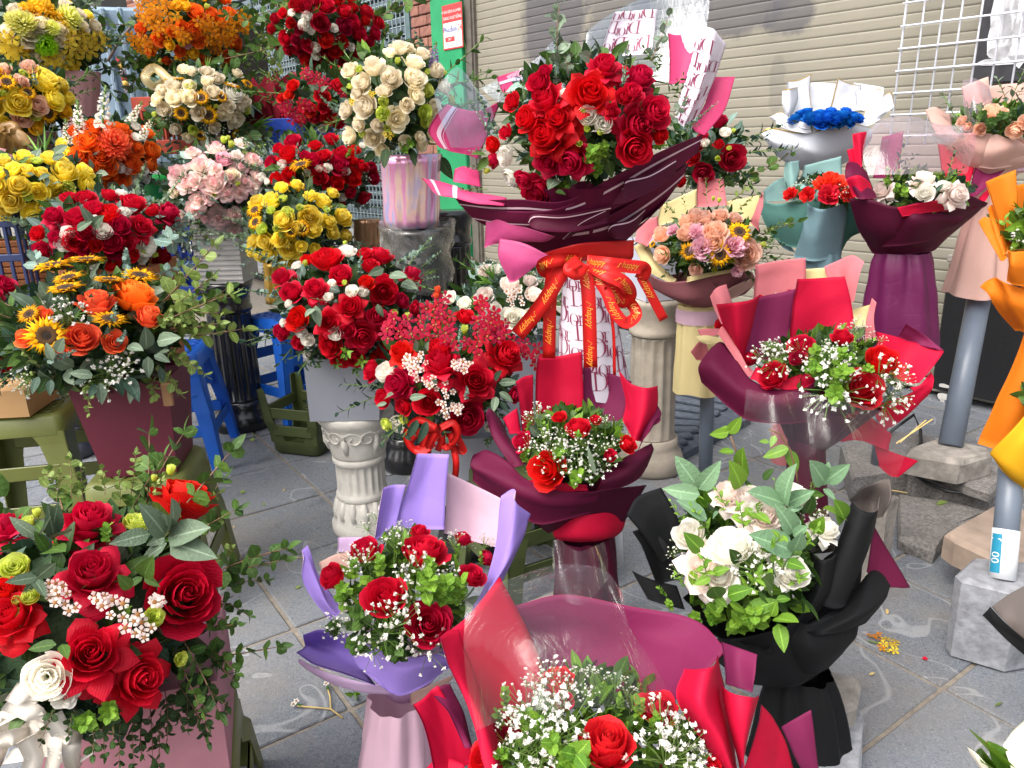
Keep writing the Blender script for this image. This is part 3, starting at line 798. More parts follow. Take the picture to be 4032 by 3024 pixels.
# ------------------------------------------------------------------ shop front
AW = math.radians(40); W0 = Vector((2.02,3.30,0)); dW = Vector((-math.sin(AW), math.cos(AW),0)); nW = Vector((-math.cos(AW),-math.sin(AW),0))
def wt(u, v, proud=0.0):
    d = ray(u, v); o = W0 + nW * proud - CAM; t = o.dot(nW) / d.dot(nW); p = CAM + d * t
    return (p - W0).dot(dW), p.z
def WP(t, z, proud=0.0): return W0 + dW * t + nW * proud + Vector((0,0, z))
RW = Matrix((( -dW.x, -nW.x, 0),(-dW.y, -nW.y, 0),(0,0,1)))       # local x along the wall to the right, y into the wall
def wbox(mb, t0, t1, z0, z1, p0, p1, mi=0, bev=0.0):
    c = WP((t0 + t1) / 2,(z0 + z1) / 2,(p0 + p1) / 2); box(mb, c, (abs(t1 - t0), abs(p1 - p0), z1 - z0), RW, mi, bev)
def shuttermat(name, c, smudge=()):
    m, n, l = newmat(name); g = n.new('ShaderNodeNewGeometry').outputs['Position']
    mp = n.new('ShaderNodeMapping'); mp.inputs['Scale'].default_value = (1,1,22); l.new(g, mp.inputs['Vector'])
    st = noise(n, l, mp.outputs[0],6,5,.6)
    blo = noise(n, l, g, 2.6,5,.6)
    colr = mixc(n, l, st, tuple(x * .86 for x in c), tuple(min(1, x * 1.1) for x in c))
    colr = mixc(n, l, ramp(n, l, blo, [(.52,0.0),(.75,.45)]), colr, tuple(x * .75 for x in c))
    fz = noise(n, l, g, 9,5,.7)
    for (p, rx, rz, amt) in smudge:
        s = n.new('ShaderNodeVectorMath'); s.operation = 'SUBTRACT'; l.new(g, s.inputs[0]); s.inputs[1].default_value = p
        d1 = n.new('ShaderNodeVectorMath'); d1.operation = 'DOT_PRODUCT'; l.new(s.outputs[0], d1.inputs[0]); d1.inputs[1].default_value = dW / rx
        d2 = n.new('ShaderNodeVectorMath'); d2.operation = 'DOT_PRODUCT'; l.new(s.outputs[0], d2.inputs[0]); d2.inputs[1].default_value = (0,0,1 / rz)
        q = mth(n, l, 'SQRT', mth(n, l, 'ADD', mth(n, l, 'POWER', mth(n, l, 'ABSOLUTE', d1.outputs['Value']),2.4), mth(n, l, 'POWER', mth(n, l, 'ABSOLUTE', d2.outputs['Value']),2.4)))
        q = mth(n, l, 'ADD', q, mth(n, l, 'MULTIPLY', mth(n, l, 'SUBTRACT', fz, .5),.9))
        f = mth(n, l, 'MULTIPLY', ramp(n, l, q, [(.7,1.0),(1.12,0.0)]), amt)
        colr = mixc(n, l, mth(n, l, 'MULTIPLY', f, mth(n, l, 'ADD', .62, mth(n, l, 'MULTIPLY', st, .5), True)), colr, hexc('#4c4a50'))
    b = principled(n, .55,.4,.0); l.new(colr, b.inputs['Base Color'])
    l.new(bump(n, l, st, .12,.004), b.inputs['Normal']); out(n, l, b.outputs[0]); return m
t_a, _ = wt(1884,300)                      # left edge of the beige shutter
def wpos(u, v): t, z = wt(u, v); return tuple(WP(t, z))
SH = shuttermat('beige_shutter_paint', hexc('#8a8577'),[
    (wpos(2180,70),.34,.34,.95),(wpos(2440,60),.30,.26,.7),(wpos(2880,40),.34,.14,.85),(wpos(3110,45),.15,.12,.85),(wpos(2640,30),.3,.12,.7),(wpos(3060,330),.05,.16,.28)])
shut = thing('roller_shutter', 'closed beige roller shutter with dark smudges behind the bouquets', 'shutter', WP(0,0))
prof = [(-.0245,-.0012),(-.0238,.0002),(-.014,.0007),(.004,.0008),(.016,.0007),(.0235,.0003),(.0244,-.0012)]    # one rolled slat, seen end on
t_b = -2.4
def slatmesh(name, t0, t1, mat, p=.0):
    mb = MB(); V = []
    for t in (t0, t1):
        for z, y in prof: V.append(dW * t + nW * (y + p) + Vector((0,0, z)))
    k = len(prof); mb.add([tuple(v) for v in V],[(i, i + 1, k + i + 1, k + i) for i in range(k - 1)]); return mb.mesh(name, [mat], True)
sm = slatmesh('slat', t_b, t_a, SH)
for i in range(54):
    o = put('slat', sm, shut, Matrix.Translation((0,0,.105 + i * .049 - 0)))
mb = MB(); wbox(mb, t_b, t_a, .0,2.8,-.05,-.03); mb.build('backing', simple('shutter_gap', hexc('#4a463e'),.9), shut, False)
mb = MB(); wbox(mb, t_b, t_a, .02,.072,-.02,.02,0,.004); mb.build('bottom_rail', simple('shutter_rail', hexc('#9c988c'),.6), shut, False)
M_GREEN = simple('green_paint', hexc('#1f8f5a'),.45, var=.1, scale=8, bmp=.15, bscale=40, big=.25)
M_METAL = simple('grey_channel', hexc('#6b655d'),.5, var=.2, scale=20, metal=.3)
t_g0, _ = wt(1852,300); t_g1, _ = wt(1735,300)
mb = MB(); wbox(mb, t_a, t_g0,.0,3.0,-.03,.03,0,.004); wbox(mb, t_a + .012, t_g0 - .012,.0,3.0,.03,.045)
tag(mb.build('shutter_guide', M_METAL, None, False), 'narrow grey metal guide rail between the green post and beige shutter', 'rail')
mb = MB(); wbox(mb, t_g0 + .002, t_g1,.0,3.0,-.08,.07,0,.006)
post = tag(mb.build('green_post', M_GREEN, None, False), 'tall green painted post carrying the small alarm notice', 'post')
# brick pier, brick by brick
t_k0, _ = wt(1733,200); t_k1, _ = wt(1632,200)
pier = thing('brick_pier', 'narrow pier of reddish bricks left of the green post', 'pier', WP(t_k0,0))
mb = MB(); wbox(mb, t_k0 + .004, t_k1,0,3.0,-.1,.0); mb.build('mortar', simple('mortar', hexc('#8d8276'),.95, bmp=.5), pier, False)
M_BRICK = simple('old_brick', hexc('#8a5e50'),.92, var=.3, scale=30, bmp=.6, bscale=80, hue=.02)
bw = abs(t_k1 - t_k0); bms = []
for w in (.62,.33,.965):
    mb = MB(); box(mb, (0,0,0),(bw * w - .006,.03,.068), None, 0,.005); bms.append(mb.mesh('brick', [M_BRICK], False))
R4 = RW.to_4x4()
for i in range(38):
    z = .04 + i * .078
    for x, k in (((.33,0),(.82,1)) if i % 2 else ((.18,1),(.67,0))):
        c = WP(t_k0 + (t_k1 - t_k0) * x, z, .012 + rnd.uniform(-.002,.002)) - wloc(pier)
        put('brick', bms[k], pier, Matrix.Translation(c) @ R4)
# grey gate with wire mesh, further slatted shutters along the row
t_m0 = t_k1 + .01; t_m1 = t_m0 + 3.0
gate = thing('mesh_gate', 'grey steel gate with square wire mesh left of the brick pier', 'gate', WP(t_m0,0))
M_GATE = simple('grey_green_steel', hexc('#54686a'),.5, var=.15, scale=20)
mb = MB()
for t in (t_m0 + .04,(t_m0 + t_m1) / 2, t_m1 - .04): wbox(mb, t - .03, t + .03,0,3.0,-.02,.02)
mb.build('gate_frame', M_GATE, gate, False)
mb = MB(); x = t_m0 + .09
while x < t_m1 - .08: wbox(mb, x - .0035, x + .0035,.1,3.0,.004,.011); x += .062
z = .15
while z < 3.0: wbox(mb, t_m0 + .07, t_m1 - .07, z - .0035, z + .0035,-.003,.004); z += .062
stuff(mb.build('wire_mesh', simple('galvanised_wire', hexc('#9fb0b2'),.4, metal=.4), gate, False))
SG = shuttermat('blue_grey_shutter_paint', hexc('#65727c'))
s2 = thing('roller_shutter', 'blue grey slatted shutter seen through the mesh gate on the left', 'shutter', WP(t_m0,0,-.25))
sm2 = slatmesh('slat', t_m0 - .1, t_m0 + 7.5, SG, -.25)
for i in range(44): put('slat', sm2, s2, Matrix.Translation(Vector((0,0,.1 + i * .08)) + W0 - wloc(s2)))
mb = MB(); wbox(mb, t_m0 - .1, t_m0 + 7.5,0,3.7,-.33,-.29); mb.build('backing', simple('shutter_gap_dark', hexc('#2e3438'),.9), s2, False)
for o in shut.children:
    if o.name.startswith('slat'): o.location = o.location + (W0 - wloc(shut))
# steps in front of the old shop
M_STEP = simple('pale_granite_step', hexc('#9a9a98'),.7, var=.2, scale=60, bmp=.2, big=.3)
step = thing('stone_steps', 'pale grey stone steps at the shop door behind the black columns', 'steps', WP(t_m0 + .5,0,.6))
for i, (p, z0, z1) in enumerate(((.95,.10,.17),(.62,.17,.30),(.32,.30,.43))):
    mb = MB(); wbox(mb, t_m0 - .6, t_m0 + 5.5, z0, z1 - .004,-.1, p, 0,.012); mb.build('step', M_STEP, step, False)
mb = MB(); wbox(mb, t_m0 - .5, t_m0 + 5.5,.0,.096,-.1,.84); mb.build('step_gap', simple('step_gap_black', hexc('#2a2a2c'),.9), step, False)  # near-black block standing in for the shaded gap below the steps
# far left: dark awning, tiled roof edge, blue sheet
M_AWN = simple('grey_brown_awning', hexc('#6a6560'),.8, var=.15, scale=4)
mb = MB(); box(mb, P(120,-40,5.2) + Vector((-.55,0,.25)),(2.0,.5,1.45), Matrix.Rotation(.12,3, 'Z'),0,.02)
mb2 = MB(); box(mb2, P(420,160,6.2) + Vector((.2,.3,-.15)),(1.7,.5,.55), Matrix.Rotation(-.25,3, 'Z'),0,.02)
aw = tag(mb.build('awning', M_AWN, None, False), 'plain grey brown awning above the pale yellow flowers', 'awning')
roof = thing('tiled_roof', 'dark porch with a worn terracotta tile edge at the upper left', 'roof', P(420,160,6.2))
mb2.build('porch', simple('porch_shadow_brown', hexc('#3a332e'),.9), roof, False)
M_RT = simple('terracotta', hexc('#a5705a'),.85, var=.25, scale=20, bmp=.4)
for i in range(11):
    mb = MB(); a = P(300 + i * 30,20 + i * 12 - (8 if i % 2 else 0),6.0); tube(mb, [a + Vector((0,.5,.12)), a + Vector((0,-.12,-.05))],.055,8); mb.build('roof_tile', M_RT, roof)
mb = MB(); lathe(mb, [(.9,0),(.9,.9)],6)
mb = MB(); c = P(470,350,5.0); box(mb, c, (.75,.06,.9), Matrix.Rotation(.3,3, 'Z'),0,.02)
for i in range(7): box(mb, c + Vector((-.3 + i * .1,-.05,0)),(.03,.04,.88), Matrix.Rotation(.3,3, 'Z'),0,.008)
tag(mb.build('corrugated_sheet', simple('blue_grey_sheet', hexc('#7f93a3'),.5, var=.2, scale=10), None, False), 'blue grey corrugated sheet left of the mesh gate', 'sheet')
mb = MB(); tube(mb, [P(425,240,4.9), P(470,160,4.9), P(530,90,4.9), P(560,60,4.9)],.008,6)
tag(mb.build('roof_pole', simple('rusty_pole', hexc('#5d4a40'),.7)), 'thin rusty pole slanting below the tiled roof', 'pole')
mb = MB(); pts = [P(468,225,4.85), P(476,280,4.85), P(490,330,4.85), P(505,365,4.85)]
g = thing('banner_strip', 'thin red and yellow bunting strip hanging by the blue grey sheet', 'bunting', pts[-1])
for i in range(6):
    a = pts[0].lerp(pts[-1], i / 6); b = pts[0].lerp(pts[-1],(i + 1) / 6 - .02); m_ = MB(); tube(m_, [a, b],.018,6)
    m_.build('flag', simple('bunting_%d' % i, hexc(('#b8323c', '#c8a048', '#b0a0a8')[i % 3]),.7), g)

# ------------------------------------------------------------------ black pier, grid and stones on the right
M_BLK = simple('black_speckled_stone', hexc('#1b1b1d'),.35, var=.6, scale=260, bmp=.1, spec=.5)
t_p, _ = wt(3700,1300,.08); 
bp = thing('black_stone_pier', 'black speckled stone slab with scuffed paint at the right end of the shutter', 'pier', WP(t_p, 0,.08))
mb = MB(); wbox(mb, t_p - .9, t_p, .05,.62,.0,.085,0,.006); mb.build('slab', M_BLK, bp, False)
mb = MB(); wbox(mb, t_p - .9, t_p + .01,.622,.655,.0,.09,0,.006); mb.build('top_edge', M_CONC, bp, False)
M_SCUFF = simple('scuffed_white_paint', hexc('#c9c6c0'),.8, var=.15)
def scrap(mb, c, a, b, nrm_, rg, n=9, jag=.35, mi=0):
    """ragged flake lying on a surface"""
    V = [tuple(c)] + [tuple(c + (a * math.cos(t) + b * math.sin(t)) * rg.uniform(1 - jag, 1)) for t in [2 * pi * k / n for k in range(n)]]
    mb.add([tuple(Vector(v) + nrm_ * .002) for v in V],[(0,1 + k, 1 + (k + 1) % n) for k in range(n)], mi)
rg = random.Random(3)
for (x, y, a, b) in ((1690,1090,.035,.022),(1860,1110,.008,.035),(1700,1020,.03,.012),(1830,1185,.012,.012),(1680,1130,.012,.03)):
    u, v = cv(8, x, y); t, z = wt(u, v, .087); mb = MB(); scrap(mb, WP(t, z, .087), dW * a, Vector((0,0, b)), nW, rg); mb.build('paint_flake', M_SCUFF, bp, False)
# painted-over board behind the grid
t1, z1 = wt(3835,335); bo = thing('black_board', 'black board with peeling white paint behind the wire grid', 'board', WP(t1, z1))
mb = MB(); wbox(mb, t1 - 1.2, t1, z1, z1 + 1.1,.02,.04,0,.004); mb.build('panel', simple('board_black', hexc('#2a2a2e'),.6, var=.3), bo, False)
for (x, y, a, b) in ((2055,90,.04,.13),(2060,250,.05,.11),(2130,50,.03,.16),(2190,290,.06,.10),(2050,340,.05,.03),(2130,390,.13,.02),(2185,160,.03,.05),(1990,400,.05,.012),(2200,20,.04,.06)):
    u, v = cv(4, x, y); t, z = wt(u, v, .043); mb = MB(); scrap(mb, WP(t, z, .042), dW * a, Vector((0,0, b)), nW, rg, 11,.3); mb.build('peeling_paint', simple('board_white_%d' % x, hexc('#d6d6da'),.7, var=.08), bo, False)
# white wire grid hanging at the wall
M_WIRE = simple('white_coated_wire', hexc('#dfe2ea'),.35, var=.03)
grid = thing('wire_grid', 'white coated wire display grid leaning at the shutter', 'grid', WP(0,.9,.12))
tA, zA = wt(3512,480,.12); zT = 2.35; pitch = .074; hz = .088
nv = 14
for i in range(nv):
    mb = MB(); t = tA - i * pitch; r = .0042 if i % (nv - 1) else .0052
    tube(mb, [WP(t, zA - .1,.12), WP(t, zT, .10)], r, 6); mb.build('upright_wire', M_WIRE, grid)
for j in range(17):
    z = zA - .06 + j * hz
    if z > zT: break
    mb = MB(); tube(mb, [WP(tA + .006, z, .128 - .0), WP(tA - (nv - 1) * pitch - .006, z, .128)],.0042,6); mb.build('cross_wire', M_WIRE, grid)
# stones
def prism(mb, R, pts, zt, h, bev=.008, rg=rnd, jit=.0):
    T = [G(*cv(R, x, y), zt) for x, y in pts]; n = len(T); c = sum(T, Vector()) / n
    ins = [p + (c - p).normalized() * bev for p in T]
    V = [p + Vector((0,0,-h)) for p in T] + [p - Vector((0,0, bev)) for p in T] + ins
    V = [tuple(v + Vector((rg.uniform(-jit, jit), rg.uniform(-jit, jit),0))) for v in V]
    Fc = [(i, (i + 1) % n, n + (i + 1) % n, n + i) for i in range(n)] + [(n + i, n + (i + 1) % n, 2 * n + (i + 1) % n, 2 * n + i) for i in range(n)] + [tuple(range(2 * n, 3 * n))]
    mb.add(V, Fc)
def stone(name, label, cat, R, pts, zt, h, mat, bev=.012, jit=.003):
    mb = MB(); prism(mb, R, pts, zt, h, bev, rnd, jit); return tag(mb.build(name, mat, None, False), label, cat)
stone('granite_kerb', 'rough granite kerb stone below the concrete pole foot', 'kerb', 15,[(-120,330),(60,250),(360,290),(860,520),(800,590),(680,600),(400,560),(240,480),(-60,520)],.09,.09, M_GRAN)
stone('stone_slab', 'grey stone slab wedged under the concrete pole foot', 'slab', 15,[(380,470),(700,440),(785,490),(680,592),(540,545)],.128,.036, M_GRAN)
stone('pole_foot', 'worn concrete block foot of the pink bouquet pole', 'block', 15,[(233,378),(262,345),(400,298),(440,300),(680,358),(700,385),(545,428),(515,430)],.205,.075, M_CONC, .014)
stone('stone_slab', 'flat worn grey stone on the ground beside the tan slab', 'slab', 15,[(185,600),(480,640),(670,690),(520,770),(440,830),(385,905),(190,830)],.045,.045, M_GRAN)
stone('sandstone_slab', 'tan sandstone slab under the right hand pole', 'slab', 12,[(1398,402),(1440,370),(1640,262),(1680,250),(1990,300),(1990,640),(1822,610),(1460,440)],.15,.075, M_SANDST)
stone('pole_foot', 'grey concrete block foot of the pole at the right edge', 'block', 12,[(1462,615),(1545,530),(1900,560),(1960,700),(1800,725),(1500,650)],.205,.20, M_CONC2,.01)
stone('concrete_block', 'broken concrete block beside the black bouquet wrap', 'block', 12,[(700,1160),(790,1128),(935,1160),(952,1190),(930,1320),(850,1360),(700,1350)],.12,.12, M_CONC, .012,.006)
stone('concrete_block', 'plain grey concrete block along the foot of the black wrap', 'block', 12,[(700,1400),(950,1335),(972,1400),(950,1700),(700,1720)],.07,.07, M_CONC2,.008,.003)
stone('stone_post', 'small upright grey stone post behind the black paper roll', 'post', 12,[(1010,215),(1075,190),(1155,205),(1100,240)],.27,.27, M_CONC, .006,.002)
stone('rough_block', 'rough split stone block behind the yellow paper', 'block', 16,[(262,590),(290,575),(370,578),(372,610),(330,632),(270,625)],.20,.16, M_CONC, .008,.006)
stone('concrete_block', 'small concrete block foot of the white labelled pole stub', 'block', 10,[(1340,830),(1500,770),(1640,830),(1640,930),(1500,930),(1360,900)],.13,.13, M_CONC, .01,.004)
# ribbed ramp slab
ramp_o = thing('ribbed_slab', 'dark ribbed stone slab sloping behind the grey pole', 'slab', G(2700,1750))
RG[18] = (2400,1200,.4219)
LA, LB, RA, RB = (600,810),(520,1400),(1150,930),(640,1330)
mb = MB(); c4 = [G(*cv(18, *p),.03) for p in ((590,790),(1250,870),(1320,1050),(560,1460),(460,1420),(450,930))]
mb.add([tuple(p) for p in c4] + [tuple(p - Vector((0,0,.045))) for p in c4],[tuple(range(5,-1,-1))] + [(i, (i + 1) % 6,6 + (i + 1) % 6,6 + i) for i in range(6)]); mb.build('slab', M_SLATE, ramp_o, False)
for i in range(9):
    s = i / 8; a = G(*cv(18, LA[0] + (LB[0] - LA[0]) * s, LA[1] + (LB[1] - LA[1]) * s),.034); b = G(*cv(18, RA[0] + (RB[0] - RA[0]) * s, RA[1] + (RB[1] - RA[1]) * s),.034)
    d = b - a; mb = MB(); box(mb, (a + b) / 2 + Vector((0,0,.004)),(d.length, .05,.02), Matrix.Rotation(math.atan2(d.y, d.x),3, 'Z'),0,.006); mb.build('rib', M_SLATE, ramp_o, False)
# cable, bits of litter
mb = MB(); tube(mb, [G(*cv(15, x, y), z) for x, y, z in ((120,290,.1),(270,180,.12),(305,260,.11),(308,330,.1),(230,470,.1),(330,540,.095),(450,590,.092),(600,610,.092),(720,590,.07),(840,520,.05))],.006,6)
tag(mb.build('black_cable', simple('black_rubber', hexc('#1c1c1e'),.5)), 'thin black cable sagging along the granite kerb', 'cable')
M_STRAW = simple('straw', hexc('#c2a868'),.7)

# ================================================================== STANDS, STOOLS, COLUMNS
M_BLUE = simple('blue_plastic', hexc('#1560c8'),.38, var=.06, scale=12, bmp=.05, trans=.06)
M_OLIVE = simple('olive_green_plastic', hexc('#47522a'),.42, var=.1, scale=14, bmp=.05, big=.2)
M_OLIVE2 = simple('pale_olive_plastic', hexc('#62682f'),.42, var=.1, scale=14, bmp=.05, big=.2)
def stool(label, c, h, wt_, wb, mat, rz=0.0, flip=False, group=None, brace=(.35,.62)):
    """four-legged plastic stool; legs are angle sections that spread to the floor"""
    E = thing('plastic_stool', label, 'stool', c, group)
    R = Matrix.Rotation(rz, 4, 'Z'); base = Vector(c)
    def W(p):
        p = Vector(p)
        if flip: p.z = h - p.z; p.x = p.x
        return base + (R @ p.to_4d()).to_3d() if False else base + (R.to_3x3() @ p)
    def poly(mb, V, Fc):
        mb.add([tuple(W(v)) for v in V],[f[::-1] for f in Fc] if flip else Fc)
    a, b = wt_ / 2, wb / 2
    mb = MB(); t = .018; r = .025                                         # seat: rounded plate with a rim and drain holes as slots
    ring = lambda q, z, cr: [(sx * q - sx * cr * (1 - math.cos(w)), sy * q - sy * cr * (1 - math.sin(w)), z) for sx, sy, ws in ((1,1,(0,.5,1,1.57)),(-1,1,(1.57,1,.5,0)),(-1,-1,(0,.5,1,1.57)),(1,-1,(1.57,1,.5,0))) for w in ws]
    L = [ring(a + .004, h - .06, r), ring(a + .002, h - .012, r), ring(a - .010, h, r), ring(a - .03, h - .003, r * .8)]
    V = sum(L, []); n = 16; Fc = [(k * n + i, k * n + (i + 1) % n, k * n + n + (i + 1) % n, k * n + n + i) for k in range(3) for i in range(n)] + [tuple(range(3 * n, 4 * n))]
    poly(mb, V, Fc); poly(mb, [(x * .97, y * .97, z - .008) for x, y, z in ring(a, h, r)],[tuple(range(15,-1,-1))])
    st_ = mb.build('seat', mat, E)
    mb = MB()
    for i in range(-2,3):
        for j in range(-2,3):
            lathe(mb, [(.012,0),(.012,.003),(.008,.003)],8, tuple(W((i * a * .34, j * a * .34, h - .002 if not flip else h - .008))), cap=False)
    so = stuff(mb.build('seat_holes', mat, E)); so.parent = st_
    lw = .26 * wt_
    for sx, sy in ((1,1),(-1,1),(-1,-1),(1,-1)):
        mb = MB()
        for ax in (0,1):                                                  # the two flanges of the angle
            V = []
            for z, q, w in ((h - .05, a + .002, lw * 1.25),(h - .09, a + .004, lw),(h * .5,(a + b) / 2 + .002, lw * .78),(0.0, b, lw * .6)):
                for th in (0.0,.004):
                    if ax == 0: V += [(sx * (q - th), sy * q, z),(sx * (q - th), sy * (q - w), z)]
                    else: V += [(sx * q, sy * (q - th), z),(sx * (q - w), sy * (q - th), z)]
            Fc = []
            for k in range(3):
                o = k * 4; p = o + 4
                Fc += [(o, o + 1, p + 1, p),(o + 3, o + 2, p + 2, p + 3),(o + 1, o + 3, p + 3, p + 1),(o + 2, o, p, p + 2)]
            Fc += [(0,2,3,1),(12,13,15,14)]
            poly(mb, V, Fc)
        mb.build('leg', mat, E, False)
    for k, zf in enumerate(brace):
        z = h * zf; q = a + (b - a) * (1 - zf)
        for s_ in range(4):
            if k == 1 and s_ % 2: continue
            mb = MB(); an = s_ * pi / 2; m_ = Matrix.Rotation(an, 3, 'Z')
            bb = MB(); box(bb, (0, q - .006, z),(2 * q - lw, .008,.045), None, 0,.003)
            poly(mb, [m_ @ Vector(v) for v in bb.V[0]], bb.F); mb.build('brace', mat, E, False)
    return E
M_BLACKCOL = simple('black_granite_column', hexc('#17171a'),.22, var=.5, scale=120, bmp=.06, spec=.6, coat=.3)
M_PLAST = simple('white_plaster', hexc('#d6d2c8'),.75, var=.12, scale=30, bmp=.35, bscale=60, big=.25)
M_CREAM = simple('cream_stone_column', hexc('#a49a8c'),.75, var=.15, scale=26, bmp=.35, bscale=50, big=.3)
def column(label, c, h, r, mat, flutes=18, group=None):
    E = thing('fluted_column', label, 'column', c, group)
    mb = MB(); lathe(mb, [(r * 1.32,0),(r * 1.4,.012),(r * 1.42,.04),(r * 1.3,.07),(r * 1.16,.085),(r * 1.14,.10),(r * 1.12,.125),(r * 1.0,.13)],36, c); mb.build('base', mat, E)
    mb = MB(); z1 = h - .13; lathe(mb, [(r, .13),(r, .135)] + [(r * (1 - .06 * k / 6),.14 + (z1 - .15) * k / 6) for k in range(7)] + [(r * .96, z1)],108, c, (flutes, r * .07,.14, z1 - .005)); mb.build('shaft', mat, E)
    mb = MB(); lathe(mb, [(r * .98, z1),(r * 1.04, z1 + .008),(r * 1.04, z1 + .022),(r * .98, z1 + .03),(r * 1.0, z1 + .07),(r * 1.14, z1 + .1),(r * 1.2, z1 + .115),(r * 1.2, h)],36, c); mb.build('capital', mat, E)
    return E
def pedestal(label, c, h, r, mat):
    """plaster pedestal with scrolled capital, fluted drum and leafy foot"""
    E = thing('plaster_pedestal', label, 'pedestal', c)
    cx = Vector(c)
    mb = MB(); lathe(mb, [(r * 1.18,0),(r * 1.24,.01),(r * 1.24,.035),(r * 1.1,.055),(r * 1.12,.075),(r * .98,.095),(r * .93,.115)],40, c); 
    for k in range(14):
        a = k * pi / 7; d = Vector((math.cos(a), math.sin(a),0)); sd_ = Vector((-d.y, d.x, 0))
        tube(mb, [cx + d * r * .92 + Vector((0,0,.115)), cx + d * r * 1.0 + Vector((0,0,.09)), cx + d * r * 1.12 + sd_ * .006 + Vector((0,0,.06))],[.008,.012,.008],6)
    mb.build('foot', mat, E)
    z0, z1 = .13, h - .15
    mb = MB(); lathe(mb, [(r * .93,.115),(r * .98,.12),(r * .98,.132),(r * .93,.138)] + [(r * .92, z0 + .01 + (z1 - z0 - .03) * k / 4) for k in range(5)] + [(r * .94, z1 - .012),(r * 1.0, z1 - .008),(r * 1.0, z1 + .01)],120, c, (20, r * .07, z0 + .012, z1 - .02)); mb.build('shaft', mat, E)
    mb = MB(); lathe(mb, [(r * .98, z1 + .01),(r * 1.02, z1 + .02),(r * 1.1, z1 + .06),(r * 1.22, z1 + .1),(r * 1.32, z1 + .12),(r * 1.4, z1 + .128),(r * 1.42, h - .006),(r * 1.38, h)],40, c)
    for k in range(6):
        a = k * pi / 3 + .3
        for sg in (-1,1):
            pts = []
            for q in range(13):
                th = q * .62; rr = .028 * (1 - q / 15); an = a + sg * (.30 - rr / r * math.cos(th)); z = z1 + .085 + rr * math.sin(th); ro = r * (1.06 + .16 * (z - z1) / .1)
                pts.append(cx + Vector((math.cos(an) * ro, math.sin(an) * ro, z)))
            tube(mb, pts, [.005 - .0002 * q for q in range(13)],5)
        d = Vector((math.cos(a), math.sin(a),0))
        tube(mb, [cx + d * r * 1.03 + Vector((0,0, z1 + .035)), cx + d * r * 1.12 + Vector((0,0, z1 + .065)), cx + d * r * 1.2 + Vector((0,0, z1 + .09))],[.006,.012,.005],7)
    mb.build('capital', mat, E); return E
M_PVC = simple('grey_pvc_pipe', hexc('#5f6976'),.4, var=.08, scale=14, big=.15)
M_LABELW = simple('pipe_label_white', hexc('#d4d8dc'),.5, var=.05)
M_LABELT = simple('pipe_label_teal', hexc('#1f7f9c'),.5, var=.05)
_cu = {}
def textmesh(body, shear=0.0):
    k = (body, shear)
    if k not in _cu:
        c = bpy.data.curves.new('t', 'FONT'); c.body = body; c.shear = shear; c.resolution_u = 3; c.size = 1.0
        o = bpy.data.objects.new('t', c); COL.objects.link(o); dg = bpy.context.evaluated_depsgraph_get(); dg.update()
        me = o.evaluated_get(dg).to_mesh(); V = np.array([v.co[:] for v in me.vertices]); Fc = [tuple(p.vertices) for p in me.polygons]
        bpy.data.objects.remove(o); bpy.data.curves.remove(c); _cu[k] = (V, Fc)
    return _cu[k]
def lettering(mb, body, fn, size, mi=0, shear=0.0, center=True):
    """flat print: every letter vertex is laid on the surface by fn(x, y)"""
    V, Fc = textmesh(body, shear); V = V * size
    if center: V = V - np.array([V[:, 0].max() / 2 + V[:, 0].min() / 2, V[:, 1].max() / 2 + V[:, 1].min() / 2,0])
    mb.add([tuple(fn(v[0], v[1])) for v in V], Fc, mi)
def pole(label, foot, top, r=.022, labels=(.05,), text='00'):
    E = thing('display_pole', label, 'pole', foot)
    foot, top = Vector(foot), Vector(top); ax = (top - foot).normalized(); L = (top - foot).length
    mb = MB(); tube(mb, [foot, top], r, 20); mb.build('pipe', M_PVC, E)
    c = (CAM - foot); c = (c - ax * c.dot(ax)).normalized(); sd_ = ax.cross(c)
    def on(x, y, z0, rr): a = x / rr; return foot + ax * (z0 + y) + (c * math.cos(a) + sd_ * math.sin(a)) * rr
    for z0 in labels:
        mb = MB(); tube(mb, [foot + ax * z0, foot + ax * (z0 + .11)], r * 1.05,20); lb = mb.build('label_sleeve', M_LABELW, E)
        mb = MB(); S = np.array([[on(x, y, z0, r * 1.08)[:] for x in np.linspace(-.030,-.006,6)] for y in (.012,.098)]); mb.add(S.reshape(-1,3), gridfaces(2,6))
        mb.build('label_band', M_LABELT, E).parent = lb
        mb = MB(); lettering(mb, text, lambda x, y: on(-.018 - y, x + .045, z0, r * 1.10),.026); lettering(mb, 'J', lambda x, y: on(-.018 - y, x + .085, z0, r * 1.10),.026)
        mb.build('label_print', M_LABELW, E).parent = lb
    return E
# ---- columns
c = G(960,1672); column('black fluted column beside the blue stool', c, .64,.095, M_BLACKCOL)
colA = Vector((P(1640,880,2.75).x, 2.75,0)); ztopA = P(1640,900,2.75).z
column('black column with its top wrapped in clear film under the iridescent pot', colA, ztopA, .098, M_BLACKCOL)
cB = P(1765,830,3.05); column('black column standing just behind the film wrapped one', Vector((cB.x, cB.y, 0)), cB.z, .085, M_BLACKCOL)
c = G(290,1790); column('slim black column wrapped in dull film behind the burgundy box', c, .55,.062, simple('filmed_black', hexc('#4a4a4c'),.3, var=.4, scale=50, bmp=.3, bscale=30))
c = G(1615,1830); column('black column foot behind the white pedestal', c, .42,.075, M_BLACKCOL)
c = G(2560,1840); zt = P(2550,1172, c.y).z; column('cream fluted column behind the red ribbon', c, zt, .085, M_CREAM, 14)
